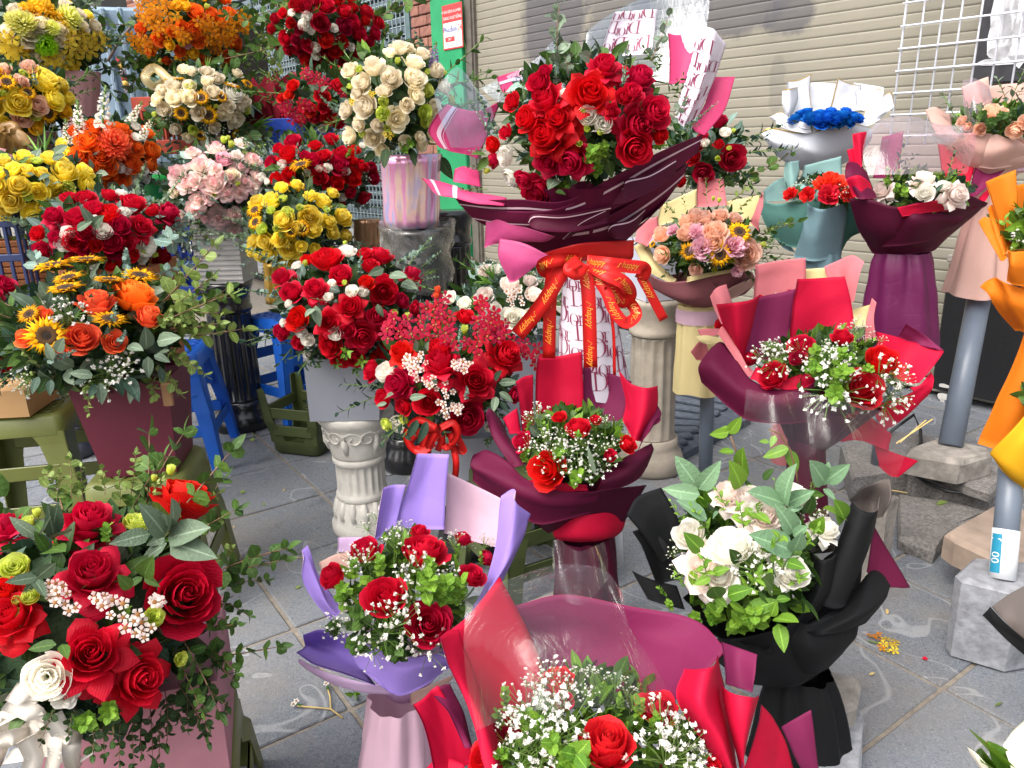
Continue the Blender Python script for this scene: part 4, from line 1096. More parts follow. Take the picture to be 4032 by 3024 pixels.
# film round the top of the wrapped column
M_FILM = filmmat('cling_film', (.98,.97,.95),.45,.05,.03)
ft = thing('cling_film', 'crumpled clear film bound round the black column top', 'film', colA + Vector((0,0, ztopA - .18)))
for k in range(3):
    mb = MB(); rg = random.Random(k); V = []; nz_ = 9; na = 40
    for i in range(nz_):
        for j in range(na):
            a = 2 * pi * j / na; s = i / (nz_ - 1); r = .125 + .012 * math.sin(a * 5 + i * .9 + k) + .008 * rg.uniform(-1,1) - .02 * (1 - s)
            V.append((colA.x + r * math.cos(a), colA.y + r * math.sin(a), ztopA - .20 + .215 * s + .02 * math.sin(a * 2 + k)))
    mb.add(V, [(i * na + j, i * na + (j + 1) % na, (i + 1) * na + (j + 1) % na, (i + 1) * na + j) for i in range(nz_ - 1) for j in range(na)]); mb.build('film_layer', M_FILM, ft)
pedc = G(1440,2075); pedz = P(1420,1612, pedc.y).z
pedestal('white plaster pedestal with scrolled capital under the grey box of red roses', pedc, pedz, .082, M_PLAST)
# ---- stools
stool('blue plastic stool behind the burgundy box of sunflowers', G(690,1840) + Vector((0,.1,0)),.45,.26,.36, M_BLUE, .15)
stool('blue plastic stool left of the grey box of red roses', G(1170,1640),.475,.24,.32, M_BLUE, .9)
g0, g1, g2 = G(1079,1780), G(1256,1800), G(1361,1735)
gc = (g0 + g2) / 2; stool('olive green stool lying upside down beside the white pedestal', gc, .27,(g1 - g0).length, (g1 - g0).length * 1.25, M_OLIVE, math.atan2((g1 - g0).y, (g1 - g0).x), True)
s16 = P(540,1868,1.80); stool('olive green stool under the burgundy box of sunflowers', Vector((s16.x, 1.86,0)), s16.z + .005,.24,.32, M_OLIVE2,.16)
c = P(20,1640,2.1); stool('olive green stool at the left edge under the tan carton', Vector((c.x, 2.2,0)), P(60,1630,2.1).z, .28,.36, M_OLIVE2,.2)
c = P(640,2985,.95); stool('low olive green stool under the pink wooden box', Vector((c.x - .075,1.03,0)),.22,.28,.33, M_OLIVE2,.3)
# a green stool leg glimpsed behind the purple paper
c = G(2060,2380); stool('olive green stool half hidden behind the purple bouquet', c + Vector((.02,.12,0)),.33,.24,.30, M_OLIVE, .5)
# ---- poles
p6 = P(3740,1765,2.5); pole('grey plastic pole in a worn concrete foot under the pale pink bouquet', G(*cv(15,465,350),.20), P(3860,1150,2.52),.036,())
pole('grey plastic pole with a white label at the right edge', G(*cv(12,1705,650),.2), P(3990,1750,1.62),.026,(.0,))
pole('grey plastic pole under the peach rose bouquet', P(2775,1975,2.38), P(2790,1300,2.38),.023,(.0,), '00')
pole('short grey pole stub with a white label behind the cream column', G(2609,1345,.2), P(2625,1170, G(2609,1345,.2).y),.022,(.0,), '00')
pole('labelled grey pole below the burgundy bouquet', P(2418,2215,1.52), P(2400,1800,1.5),.02,(.0,), '00')

# ---- notice on the green post
tn0, zn1 = wt(1740,25,.075); tn1, zn0 = wt(1825,185,.075)
nt_ = thing('alarm_notice', 'small red and white notice fixed to the green post', 'notice', WP((tn0 + tn1) / 2, zn0,.075))
nw_, nh_ = abs(tn0 - tn1), zn1 - zn0
def NB(x, y, p=0.0): return WP(tn0 - x * nw_ + 0, zn0 + y * nh_, .078 + p)
def npanel(name, x0, x1, y0, y1, p, mat):
    mb = MB(); wbox(mb, tn0 - x0 * nw_, tn0 - x1 * nw_, zn0 + y0 * nh_, zn0 + y1 * nh_, .073 + p, .077 + p, 0,.0008); return mb.build(name, mat, nt_, False)
M_NRED = simple('notice_red', hexc('#d2383a'),.5, var=.05); M_NWH = simple('notice_white', hexc('#e6e2de'),.5, var=.04); M_NBL = simple('notice_blue', hexc('#2a3f9a'),.5, var=.05)
npanel('board', 0,1,0,1,.0, M_NRED); npanel('white_field', .04,.96,.03,.60,.0015, M_NWH)
def nprint(name, s, x, y, sz, mat, sx=1.0):
    mb = MB(); lettering(mb, s, lambda a, b: NB(x, y, .0035) - dW * (a * sx) + Vector((0,0, b)), sz); mb.build(name, mat, nt_, False)
nprint('print', 'PT BÁO ĐỘNG & CAMERA', .5,.84, nw_ * .105, M_NWH, .78); nprint('print', 'ĐANG HOẠT ĐỘNG', .54,.70, nw_ * .125, M_NWH, .8)
nprint('print', 'PhucBinh', .40,.45, nw_ * .22, M_NBL, .85); nprint('print', '24', .88,.46, nw_ * .24, M_NRED, .8)
npanel('red_tab', .12,.6,.17,.28,.003, M_NRED); nprint('print', '24/7', .36,.225, nw_ * .10, M_NWH); nprint('print', 'phucbinh', .5,.085, nw_ * .075, M_NRED)
# ---- crates, bin, bundle, sticks at the back
def crate(label, c, s, mat, rz=0.0):
    E = thing('plastic_crate', label, 'crate', c); R = Matrix.Rotation(rz, 3, 'Z'); x, y, z = s
    mb = MB(); box(mb, Vector(c) + Vector((0,0,.01)),(x, y, .02), R); mb.build('floor', mat, E, False)
    for sx, sy, ln, an in ((0,-1, x, 0),(0,1, x, 0),(-1,0, y, pi / 2),(1,0, y, pi / 2)):
        o = Vector((sx * x / 2, sy * y / 2,0)); mb = MB()
        for zz, hh in ((.03,.06),(z * .5,.025),(z - .03,.06)): box(mb, Vector(c) + R @ (o + Vector((0,0, zz))),(ln, .012, hh), R @ Matrix.Rotation(an, 3, 'Z'),0,.003)
        k = int(ln / .035)
        for i in range(k + 1):
            d = Vector((1,0,0)) if an == 0 else Vector((0,1,0)); box(mb, Vector(c) + R @ (o + d * (-ln / 2 + ln * i / k) + Vector((0,0, z / 2))),(.012,.01, z), R @ Matrix.Rotation(an, 3, 'Z'),0,.002)
        mb.build('side_grille', mat, E, False)
    return E
M_CBLUE = simple('crate_blue', hexc('#2446a8'),.5, var=.1); M_CRED = simple('crate_red', hexc('#a8402c'),.55, var=.15, big=.2)
crate('blue plastic crate below the red orchids', P(1185,575,3.75),(.22,.22,.12), M_CBLUE, -.3)
crate('red orange plastic crate below the cream roses and sunflowers', P(745,605,3.7),(.28,.3,.24), M_CRED, -.2)
crate('blue plastic crate under the pink blooms', P(760,1140,3.3) - Vector((0,0,.02)),(.34,.26,.3), M_CBLUE, -.2)
crate('dark blue crate at the left edge below the wooden planter', P(20,1180,2.7),(.3,.25,.32), simple('crate_navy', hexc('#1c2c58'),.5),.1)
gb = thing('green_bin', 'small bright green plastic bin with a lid behind the red roses', 'bin', P(627,830,3.6)); M_BIN = simple('bin_green', hexc('#1f9a48'),.4, var=.06); c = wloc(gb)
mb = MB(); lathe(mb, [(.05,0),(.07,.005),(.085,.12),(.088,.125)],20, c); mb.build('bin_body', M_BIN, gb)
mb = MB(); lathe(mb, [(.094,.127),(.095,.14),(.08,.155),(.02,.162)],20, c); mb.build('lid', M_BIN, gb)
sk = thing('stick_bundle', 'bare peeled sticks leaning against the green post', 'sticks', P(1830,1090,3.3)); M_STICK = simple('peeled_stick', hexc('#a08870'),.8, var=.2)
RG[17] = (1400,800,.31646)
for x0, y0, x1, y1 in ((1190,480,1530,790),(1200,560,1365,600),(1200,660,1450,830),(1250,690,1310,660),(1190,540,1420,900)):
    mb = MB(); tube(mb, [Q(17, x0, y0,3.35), Q(17,(x0 + x1) / 2 + 5,(y0 + y1) / 2 - 6,3.3), Q(17, x1, y1,3.25)],[.011,.012,.009],7); mb.build('stick', M_STICK, sk)

# ================================================================== FLOWER ARRANGEMENTS IN POTS AND BOXES
def fbox(mb, ct, wt_, dt, cb, wb_, db, rz, mi=0, hollow=.02):
    R = Matrix.Rotation(rz, 3, 'Z'); V = []
    for c, w, d in ((cb, wb_, db),(ct, wt_, dt),(ct, wt_ - .012, dt - .012),(ct - Vector((0,0, hollow)), wt_ - .014, dt - .014)):
        for sx, sy in ((-1,-1),(1,-1),(1,1),(-1,1)): V.append(tuple(c + R @ Vector((sx * w / 2, sy * d / 2,0))))
    Fc = [(3,2,1,0)] + [(k * 4 + i, k * 4 + (i + 1) % 4, k * 4 + 4 + (i + 1) % 4, k * 4 + 4 + i) for k in range(3) for i in range(4)] + [(12,13,14,15)]
    mb.add(V, Fc, mi)
def pot(E, R, xt, yt, wtop, xb, yb, wbot, Y, mat, n=28, ruff=0.0, name='pot', seed=0):
    """round pot between a top and a bottom read off the photo"""
    a, b = Q(R, xt, yt, Y), Q(R, xb, yb, Y); k = RG[R][2] * dist(*cv(R, xt, yt), Y) / F / 2; rg = random.Random(seed)
    b = Vector((b.x, a.y, b.z)); mb = MB(); V = []; m = 9; ph = [rg.uniform(0,6) for _ in range(3)]; n = n if not ruff else 72
    for i in range(m):
        s = i / (m - 1); c = b.lerp(a, s); r = (wbot + (wtop - wbot) * s) * k
        for j in range(n):
            t = 2 * pi * j / n; q = r * (1 + ruff * (math.sin(t * 11 + ph[0] + s * 1.5) * .6 + math.sin(t * 17 + ph[1] - s * 2) * .4))
            V.append((c.x + q * math.cos(t), c.y + q * math.sin(t), c.z))
    mb.add(V, [(i * n + j, i * n + (j + 1) % n, (i + 1) * n + (j + 1) % n, (i + 1) * n + j) for i in range(m - 1) for j in range(n)] + [tuple(range(n - 1,-1,-1)), tuple(range((m - 1) * n, m * n))])
    return mb.build(name, mat, E)
def ribbon(mb, pts, w, nrm=None, mi=(0,0), tw=0.0, th=.0006, k=6):
    """flat ribbon following points; the flat side keeps turned to nrm"""
    A = catmull([tuple(p) for p in pts], k); m = len(A); S = np.zeros((m, 3,3)); N = Vector(nrm) if nrm is not None else None
    for i in range(m):
        t = Vector(A[min(i + 1, m - 1)] - A[max(i - 1,0)]).normalized(); n_ = N if N else (CAM - Vector(A[i])).normalized()
        s = t.cross(n_)
        if s.length < .05: s = t.orthogonal()
        s.normalize(); s = Quaternion(t, tw * i / m) @ s
        for j in (0,1,2): S[i, j] = A[i] + np.array(s) * w * (j - 1) / 2
    return sheet(mb, S, th, mi)
STD = [('dark', 3),('mid', 3),('euca', 1),('deep', 2)]
MIXE = [('dark', 3),('mid', 2),('euca', 3),('deep', 2)]

# -- front left: red garden roses in a pink wooden box
A = Arr('flower_arrangement', 'large red rose arrangement in a pink wooden box in the lower left corner', 'arrangement', 9,420,860,760,640,.97,.22)
A.core(.62); A.green(900,[('dark', 4),('mid', 2),('deep', 3),('grey', 1)],.05,(.55,.95))
A.fl('open', 'red', [(480,310,330),(500,600,360),(500,1060,400),(760,1200,370),(20,350,230),(40,850,320),(20,700,200)])
A.fl('rose', 'red', [(1030,720,390)], face='c'); A.fl('rose', 'vermilion', [(1005,180,320, 's')]); A.fl('lisi', 'white', [(240,1185,220)], face='c'); A.fl('frill', 'white', [(340,1290,130)])
A.fl('lisi', 'lime', [(738,330,125),(70,575,145),(830,850,95)]); A.fl('bud', 'lime', [(145,340,72),(195,290,50),(95,835,70),(85,765,60),(915,60,60),(825,105,40)])
A.cluster('wax', 'blush', [(640,840,190,62),(330,770,150,55),(750,920,120,60),(290,700,90,60),(840,770,40,60),(540,760,80,55)], n=6)
A.leaves('grey', [(880,420,800,270),(900,400,990,260),(900,430,1120,375),(880,440,780,540),(900,400,880,300),(910,460,1110,510),(800,410,600,450),(880,430,780,470),(890,460,740,560)], fat=.5, k=1.04)
A.leaves('grey', [(200,640,25,670),(200,640,300,560),(180,650,250,740),(190,650,120,740),(290,430,250,250),(290,430,380,400),(270,420,310,270),(200,440,290,330),(190,420,60,330)], fat=.42, k=1.02)
A.leaves('mid', [(300,1000,140,1020),(330,1000,360,1060),(770,640,850,690),(760,640,660,700),(770,640,790,560),(250,500,190,400),(250,500,330,470),(700,700,640,640)], fat=.42, k=1.02)
A.sprig('pair', 'mid', [(1100,640,1480,440,-.02),(1150,620,1540,560,0),(1150,700,1420,620,.02),(1150,760,1330,800,-.05),(1080,900,1290,930,-.04),(980,980,1200,1330,-.06),(1080,1000,1290,1110,-.05),(1050,1080,1480,1030,0),(950,1060,1060,1340,-.06),(1050,820,1240,870,0)], w=.85)
A.sprig('pair', 'olive', [(1000,300,1180,200,.02),(1080,420,1190,300,0),(700,200,730,-20,.02),(560,200,560,40,.05),(380,220,390,-10,.05),(440,220,430,60,.04),(300,240,330,80,.04),(250,180,290,60,.06),(800,220,860,80,0),(1130,560,1240,460,0),(640,250,650,90,.05)], w=.95)
A.sprig('pair', 'dark', [(1000,1150,1010,1420,-.06),(1010,1250,1080,1540,-.06),(900,1300,1000,1480,-.05),(640,1340,640,1620,-.05),(700,1340,720,1640,-.05),(560,1320,520,1590,-.05),(300,1320,210,1510,-.05),(400,1340,330,1500,-.05),(600,1300,610,1500,-.07)], w=.75)
A.sprig('tuft', 'bright', [(570,470,560,370,-.02),(680,900,690,800,0),(280,520,300,450,0),(480,1420,440,1440,-.05),(580,1300,570,1400,-.05)], w=1.0)
A.fringe(14, 'pair', 'mid', .15,(0, pi),(-.1,.8)); A.sprig('pair', 'dark', [(x, y, x + dx, y + dy, -.07) for x, y, dx, dy in ((880,1250,60,260),(800,1330,30,240),(950,1200,130,240),(1040,1120,120,240),(500,1380,0,230),(860,1350,-20,270),(760,1380,-40,230),(1080,1000,160,180),(1060,1180,60,300))], w=.85)
M_PINKWOOD = simple('pink_stained_wood', hexc('#a8707c'),.7, var=.18, scale=8, bmp=.3, bscale=60)
E = A.E
mb = MB(); W_ = .27; cc = Vector((Q(9,1075,1480,.93).x - W_ / 2 - .01,1.04,0)); fbox(mb, Vector((cc.x, cc.y, .40)), W_, .24, Vector((cc.x, cc.y, .224)), W_ * .98,.235,.3); mb.build('wooden_box', M_PINKWOOD, E, False)
M_RIBW = simple('cream_satin', hexc('#d8d0c4'),.3, var=.06, scale=10, spec=.7)
for pts in (((60,1250),(150,1300),(60,1360),(-40,1420)),((40,1300),(200,1390),(120,1470),(-20,1500)),((330,1400),(180,1480),(60,1500),(-30,1530)),((280,1380),(330,1500),(230,1560),(40,1600)),((400,1440),(380,1560),(400,1680)),((280,1440),(300,1560),(260,1690)),((490,1480),(500,1560),(430,1620)),((140,1500),(180,1600),(150,1700)),((60,1400),(10,1520),(-30,1650))):
    mb = MB(); p = [Q(9, x, y, .80 + .02 * math.sin(x * .07 + y * .03)) for x, y in pts]; ribbon(mb, p, .022 if pts[0][0] != 490 else .006, tw=rnd.uniform(-1.2,1.2)); mb.build('ribbon_tail', M_RIBW, E)

A.fill('lisi', 'lime', 3,80)
# -- burgundy box with sunflowers and orange roses
A = Arr('flower_arrangement', 'sunflowers and orange roses in a tapered burgundy box on an olive stool', 'arrangement', 5,640,680,600,430,1.80,.28)
A.core(.6); A.green(1000,[('dark', 3),('mid', 3),('deep', 3),('grey', 2)],.06,(.5,.93))
A.fl('rose', 'coral', [(625,450,230, 's'),(985,555,190),(530,695,225),(758,735,150),(270,545,130),(150,705,130),(400,810,80),(230,720,90)]); A.fl('rose', 'orange', [(885,395,285, 's')])
A.fl('sun', 'sun', [(290,680,275, 'c'),(180,545,160),(340,215,240, 'u'),(560,180,230, 'u'),(440,300,210, 'u'),(715,315,210, 's'),(915,285,230),(420,365,240, 'u'),(720,580,230, 's')], k=1.0)
A.sprig('gyp', 'gyp', [(440,700,430,450,-.02),(480,640,460,460,-.03),(720,1000,740,830,-.06),(760,960,700,960,-.08),(780,900,800,850,-.05),(250,950,90,1010,-.05),(200,960,130,1060,-.05),(690,990,640,1010,-.08)], w=1.25)
A.leaves('grey', [(300,520,230,400),(300,520,330,410),(950,780,945,640),(1100,790,1000,800),(960,830,960,970),(600,950,450,930),(650,1000,660,1140),(1000,820,1100,860),(830,760,930,790),(370,800,410,710),(1020,730,1150,700),(340,850,300,740),(880,1000,830,1130)], fat=.5, k=1.03)
A.leaves('deep', [(820,960,900,1100),(760,960,800,1090),(560,980,460,1000),(250,960,200,1070),(330,980,320,1080),(1040,900,1060,1000),(620,1010,580,1090)], fat=.45, k=1.02)
A.sprig('pair', 'olive', [(1020,620,1480,400,.02),(1050,480,1400,120,.08),(1080,560,1360,280,.06),(1080,660,1450,620,0),(1080,700,1570,700,0),(1080,780,1340,930,-.04),(1020,900,1180,1050,-.08),(980,950,1010,1110,-.1),(1100,620,1240,560,-.05),(1050,400,1240,240,.1),(1000,560,1140,620,-.06),(1060,800,1260,880,-.05),(1040,560,1450,520,0),(1000,640,1120,560,-.05)], w=.8)
A.sprig('pair', 'olive', [(600,1000,540,1170,-.08),(250,930,120,960,-.02),(260,900,90,760,.02)], w=.8)
A.sprig('euca', 'euca', [(700,720,740,500,-.03),(740,760,840,690,-.05),(830,300,800,100,.1),(400,830,330,810,-.05),(300,850,500,830,-.05)], w=.8)
A.sprig('pair', 'euca', [(1000,300,1240,220,.1),(250,250,190,130,.1),(1120,100,1100,20,.15)], w=.9)
A.fringe(16, 'pair', 'mid', .17,(0,6.28),(-.3,.5)); A.fringe(10, 'ruscus', 'deep', .15,(3.4,6.0),(-.5,.1))
M_BURG = simple('burgundy_board', hexc('#5e0f2a'),.6, var=.12, scale=6, bmp=.1, bscale=160, big=.15)
ct = Q(5,800,1030,1.83); cb = Q(5,890,1580,1.80); k = RG[5][2] * dist(400,1500,1.8) / F
mb = MB(); fbox(mb, Vector((ct.x + .002,1.88, ct.z + .03)),610 * k, .23, Vector((cb.x + .004,1.87, s16.z + .006)),455 * k, .18,.16); mb.build('tapered_box', M_BURG, A.E, False)
mb = MB(); box(mb, Q(5,1085,1075,1.70),(.022,.012,.055), Matrix.Rotation(.1,3, 'Z'),0,.002); mb.build('wood_peg', simple('pale_wood', hexc('#96704c'),.7), A.E, False)

# -- red roses at the left edge on a carton
A = Arr('flower_arrangement', 'red roses and white baby breath cut off by the left edge, on a tan carton', 'arrangement', 5,-60,620,250,330,2.1,.22)
A.core(.6); A.green(350, MIXE, .05,(.5,1.0)); A.fl('rose', 'red', [(40,350,150),(-40,420,150),(110,670,130),(80,860,120),(20,940,90),(-30,700,150),(60,760,90),(130,600,60)])
A.sprig('gyp', 'gyp', [(40,840,10,700,-.05),(20,860,60,740,-.05)], w=1.2); A.sprig('euca', 'euca', [(60,560,150,480,0),(90,500,150,400,0),(40,500,60,440,0)]); A.fringe(8, 'ruscus', 'deep', .13,(3.2,6.2),(-.6,.4))
ct = Q(5,-40,1030,2.1); mb = MB(); zb = P(60,1630,2.1).z + .004; fbox(mb, Vector((ct.x, 2.15, ct.z)),.2,.2, Vector((ct.x, 2.15, zb)),.2,.2,.1); mb.build('carton', simple('tan_carton', hexc('#b08a5c'),.8, var=.1, scale=6), A.E, False)

# -- red roses in the grey box on the plaster pedestal
A = Arr('flower_arrangement', 'red roses with white lisianthus in a pale grey box on the plaster pedestal', 'arrangement', 6,610,500,520,440,2.18,.26)
A.core(.62); A.green(800, MIXE, .05,(.55,.95))
A.fl('rose', 'red', [(465,170,200),(825,150,165, 's'),(560,285,160),(225,405,150),(855,400,190, 'c'),(975,465,110),(265,590,160),(490,770,160),(280,745,95),(1070,525,120),(760,225,120),(810,570,130),(600,665,110),(340,190,90)])
A.fl('open', 'red', [(160,305,170),(1045,290,170, 's'),(385,385,190),(625,505,210),(475,610,200),(715,710,240)])
A.fl('lisi', 'white', [(605,130,105),(635,400,82),(710,405,72),(300,675,74),(340,725,84),(530,682,90),(270,230,60),(480,440,60)])
A.fl('bud', 'lime', [(330,220,40),(585,350,40),(590,90,34),(910,545,50)])
A.sprig('euca', 'euca', [(690,300,700,90,0),(560,480,370,460,-.02),(300,220,380,260,0),(200,540,80,500,0),(1030,470,1080,330,0),(880,250,1160,80,.05),(640,320,600,200,0)], w=.75)
A.sprig('ruscus', 'mid', [(900,300,1050,330,0),(1080,330,1170,260,0),(240,740,130,750,0),(640,850,670,930,-.08),(560,840,540,900,-.08),(440,840,400,890,-.06),(720,840,740,900,-.08),(380,820,360,880,-.05),(580,780,590,840,-.06)], w=.9)
A.sprig('ruscus', 'bright', [(1080,290,1170,280,-.02),(560,830,580,800,-.1),(690,840,690,880,-.1)], w=.9)
A.leaves('grey', [(390,520,330,560),(400,500,420,640),(880,300,990,310),(960,350,1060,390),(800,490,830,580),(840,260,740,300)], fat=.5, k=1.03)
A.fringe(12, 'ruscus', 'deep', .14,(3.2,6.2),(-.7,-.1)); A.fringe(8, 'euca', 'euca', .16,(0,6.28),(0,.9))
M_GREYBOX = simple('pale_grey_board', hexc('#9a9ea8'),.6, var=.05, scale=5)
k = RG[6][2] * dist(1370,1500,2.18) / F; ct = Q(6,612,830,2.18); cb = Q(6,612,1172,2.18)
mb = MB(); fbox(mb, Vector((ct.x, 2.2, ct.z + .02)),475 * k, .22, Vector((cb.x + .004,2.2, pedz + .003)),440 * k, .2,.0); mb.build('grey_box', M_GREYBOX, A.E, False)

A.fill('rose', 'red', 8,120); A.fill('lisi', 'white', 4,60)
# -- red roses with orchids and a red ribbon
A = Arr('flower_arrangement', 'red roses, red orchids and wax flowers in a grey box tied with red ribbon', 'arrangement', 6,1270,900,560,460,2.02,.26)
A.core(.62); A.green(900,[('dark', 4),('mid', 2),('deep', 3),('euca', 1)],.05,(.5,.93))
A.fl('open', 'red', [(940,790,200),(1205,860,280, 's'),(1655,810,270),(915,1010,250),(1450,990,300, 'c')]); A.fl('rose', 'red', [(1200,760,170, 's'),(1120,1135,190),(1390,1255,240, 'c'),(820,1110,130)])
for (x, y, D) in ((830,660,110),(930,640,150),(1050,640,160),(1160,560,150),(1220,470,110),(1250,600,130),(1170,680,150),(1270,720,120),(1530,560,120),(1490,640,130),(1560,660,110),(1430,760,130),(1620,640,90),(1830,820,140),(1740,760,100),(1480,480,60),(870,580,60)):
    A.cluster('orchid', 'magenta', [(x, y, D, 84)], n=5)
A.fl('bud', 'coral', [(1190,390,50),(1180,430,50)])
A.cluster('wax', 'blush', [(1050,840,130,46),(1040,940,100,46),(1220,1040,140,44),(1220,1180,120,46),(1310,880,50,46),(1370,890,70,46),(1130,990,70,44),(1310,1170,70,44),(990,880,60,44)], n=6)
A.fl('lisi', 'white', [(840,925,130),(940,1285,130),(1530,1290,70)]); A.fl('lisi', 'lime', [(850,1280,85),(965,1245,70)]); A.fl('bud', 'lime', [(1150,1022,44),(910,545,55),(990,560,44),(1365,650,60)])
A.sprig('euca', 'euca', [(1340,790,1320,620,-.02),(1370,1110,1400,1040,-.06),(1500,740,1560,700,0)], w=.85)
A.leaves('grey', [(1590,1000,1710,990),(1590,1060,1680,1120),(860,1130,790,1150),(850,1100,900,1070),(1040,790,1050,720),(1120,790,1130,730),(1570,1090,1550,1190),(1190,1000,1150,980),(1010,1100,1100,1080)], fat=.45, k=1.03)
A.leaves('deep', [(1060,1240,990,1370),(1120,1250,1070,1400),(1600,1120,1650,1200),(1540,1150,1490,1190),(1580,1180,1560,1260),(1560,980,1600,920)], fat=.38, k=1.03)
A.sprig('ruscus', 'mid', [(900,1300,830,1340,-.04),(1500,1350,1520,1400,-.05),(1560,1330,1530,1390,-.05),(800,1060,740,1050,0),(810,1120,750,1140,0),(980,1300,960,1390,-.03)], w=.9); A.fringe(12, 'ruscus', 'deep', .13,(3.2,6.2),(-.7,.2))
k = RG[6][2] * dist(1800,1750,2.0) / F; ct = Q(6,1320,1330,2.0); cb = Q(6,1340,1760,2.0)
mb = MB(); fbox(mb, Vector((ct.x + .02,2.06, ct.z)),430 * k, .2, Vector((cb.x + .02,2.06, cb.z)),400 * k, .19,.0); mb.build('grey_box', M_GREYBOX, A.E, False)
M_RRED = simple('red_ribbon', hexc('#d01410'),.5, var=.1, scale=8, spec=.4, trans=.18, bmp=.15, bscale=40)
for pts in (((1180,1290),(1060,1240),(985,1330),(1040,1430),(1150,1380),(1190,1310)),((1200,1300),(1100,1300),(1010,1390),(1080,1450),(1170,1390)),((1210,1290),(1290,1260),(1320,1340),(1250,1420),(1200,1360)),((1180,1320),(1140,1400),(1110,1500)),((1240,1330),(1300,1420),(1360,1440),(1310,1340)),((1290,1400),(1310,1520),(1300,1640)),((1190,1300),(1130,1320),(1070,1480)),((1190,1280),(1220,1360),(1190,1440)),((1220,1290),(1280,1330),(1270,1410))):
    mb = MB(); ribbon(mb, [Q(6, x, y, 1.80 + .015 * math.sin(i * 2.1 + x)) for i, (x, y) in enumerate(pts)],.017, tw=rnd.uniform(-.3,.3)); mb.build('ribbon_loop', M_RRED, A.E)
column('black column hidden under the grey box with red ribbon', Vector((cb.x + .02,2.06,0)), cb.z - .002,.07, M_BLACKCOL)

A.fill('rose', 'red', 5,130)
# -- white roses behind
A = Arr('flower_arrangement', 'white roses with green blade leaves behind the red orchids', 'arrangement', 7,330,470,430,330,2.5,.25)
A.core(.6); A.green(500,[('mid', 2),('euca', 3),('dark', 3)],.05,(.5,.95)); A.fl('rose', 'blush', [(350,355,145),(170,430,120),(505,420,120),(180,260,105),(480,330,90)]); A.fl('rose', 'white', [(365,590,160),(30,490,100),(470,580,110),(110,650,100),(240,520,90)])
A.sprig('blade', 'blade', [(240,340,190,210,0),(230,360,100,300,0),(120,560,10,530,0),(150,560,0,600,0),(220,330,240,220,.02),(120,520,60,470,0)], w=.8)
A.sprig('gyp', 'gyp', [(200,330,180,210,0),(400,300,520,250,0),(160,600,90,540,-.03),(460,560,510,620,-.03),(480,720,510,720,-.03),(440,320,440,260,0),(130,620,140,640,-.02)], w=1.2); A.cluster('wax', 'blush', [(400,440,130,38),(360,420,100,38)], n=7)
A.sprig('euca', 'euca', [(480,600,540,540,0),(300,640,230,560,0),(60,430,20,360,0),(400,690,350,640,0)]); A.fringe(10, 'ruscus', 'mid', .15); A.fl('lisi', 'lime', [(60,660,70)])
c = Q(7,330,760,2.5); mb = MB(); fbox(mb, c, .3,.26, Vector((c.x, c.y, 0.02)),.26,.22,.2); mb.build('tall_box', M_GREYBOX, A.E, False)

A.fill('rose', 'white', 7,95)
# -- cream roses in the iridescent pot
A = Arr('flower_arrangement', 'tall dome of cream roses in an iridescent pink foil pot on the filmed column', 'arrangement', 2,915,650,400,430,2.75,.3)
A.core(.6); A.green(700,[('dark', 3),('mid', 4),('bright', 1),('euca', 1)],.055,(.5,.92))
A.fl('rose', 'cream', [(945,285,130, 's'),(765,410,160, 's'),(1050,385,140, 's'),(890,500,160),(1050,500,150),(690,530,130),(845,585,105, 's'),(1060,620,115),(580,715,110),(710,695,150),(930,775,150, 'c'),(600,890,120),(765,905,145, 'c'),(1095,955,85),(1200,450,120),(1250,555,110),(1100,330,110, 's'),(1180,690,100),(660,600,90),(880,330,80),(1010,300,80)])
A.fl('lisi', 'lime', [(830,740,85),(1120,730,95),(1120,790,75),(1130,580,90)]); A.fl('bud', 'lime', [(620,560,44),(1125,465,44),(1230,470,44),(930,390,44),(700,870,50)])
A.cluster('wax', 'yellow', [(870,880,60,26),(760,610,40,24),(630,660,30,24)], n=6)
A.sprig('euca', 'euca', [(860,680,740,570,0),(1050,560,1030,440,0),(580,760,430,640,.05),(620,720,480,670,.05),(700,900,640,960,-.02),(1240,600,1100,200,.1),(660,940,650,1010,-.03)], w=.85); A.sprig('spike', 'lilac', [(1170,450,1160,270,.05)], w=1.2)
A.sprig('tuft', 'bright', [(960,900,980,970,-.05),(700,800,650,820,-.02),(650,940,600,1010,0),(1180,960,1220,1020,0),(1010,900,1020,930,-.06)], w=1); A.leaves('dark', [(860,960,840,1090),(1030,980,1040,1060),(1200,1020,1280,1150),(780,980,720,1050)], fat=.5, k=1.0)
A.fringe(18, 'ruscus', 'mid', .17,(0,6.28),(-.4,.6))
m, n, l = newmat('iridescent_foil'); lw = n.new('ShaderNodeLayerWeight'); lw.inputs[0].default_value = .5
nz_ = noise(n, l, coords(n),9,3); f_ = mth(n, l, 'FRACT', mth(n, l, 'ADD', mth(n, l, 'MULTIPLY', lw.outputs['Facing'],1.6), nz_))
c_ = ramp(n, l, f_, [(0, hexc('#eeb4d0')),(.25, hexc('#b8bcf0')),(.5, hexc('#f2cdbc')),(.75, hexc('#e098c4')),(1, hexc('#eeb4d0'))])
b_ = principled(n, .16,.6,.45); l.new(c_, b_.inputs['Base Color']); out(n, l, b_.outputs[0]); M_IRI = m
pot(A.E, 2,1015,1000,390,1020,1468,350,2.75, M_IRI, ruff=.05, name='foil_pot')
mb = MB(); k = RG[2][2] * dist(1600,800,2.75) / F; zz = Q(2,1020,1475,2.75).z
A.fill('rose', 'cream', 9,105); A.fill('lisi', 'lime', 4,60)
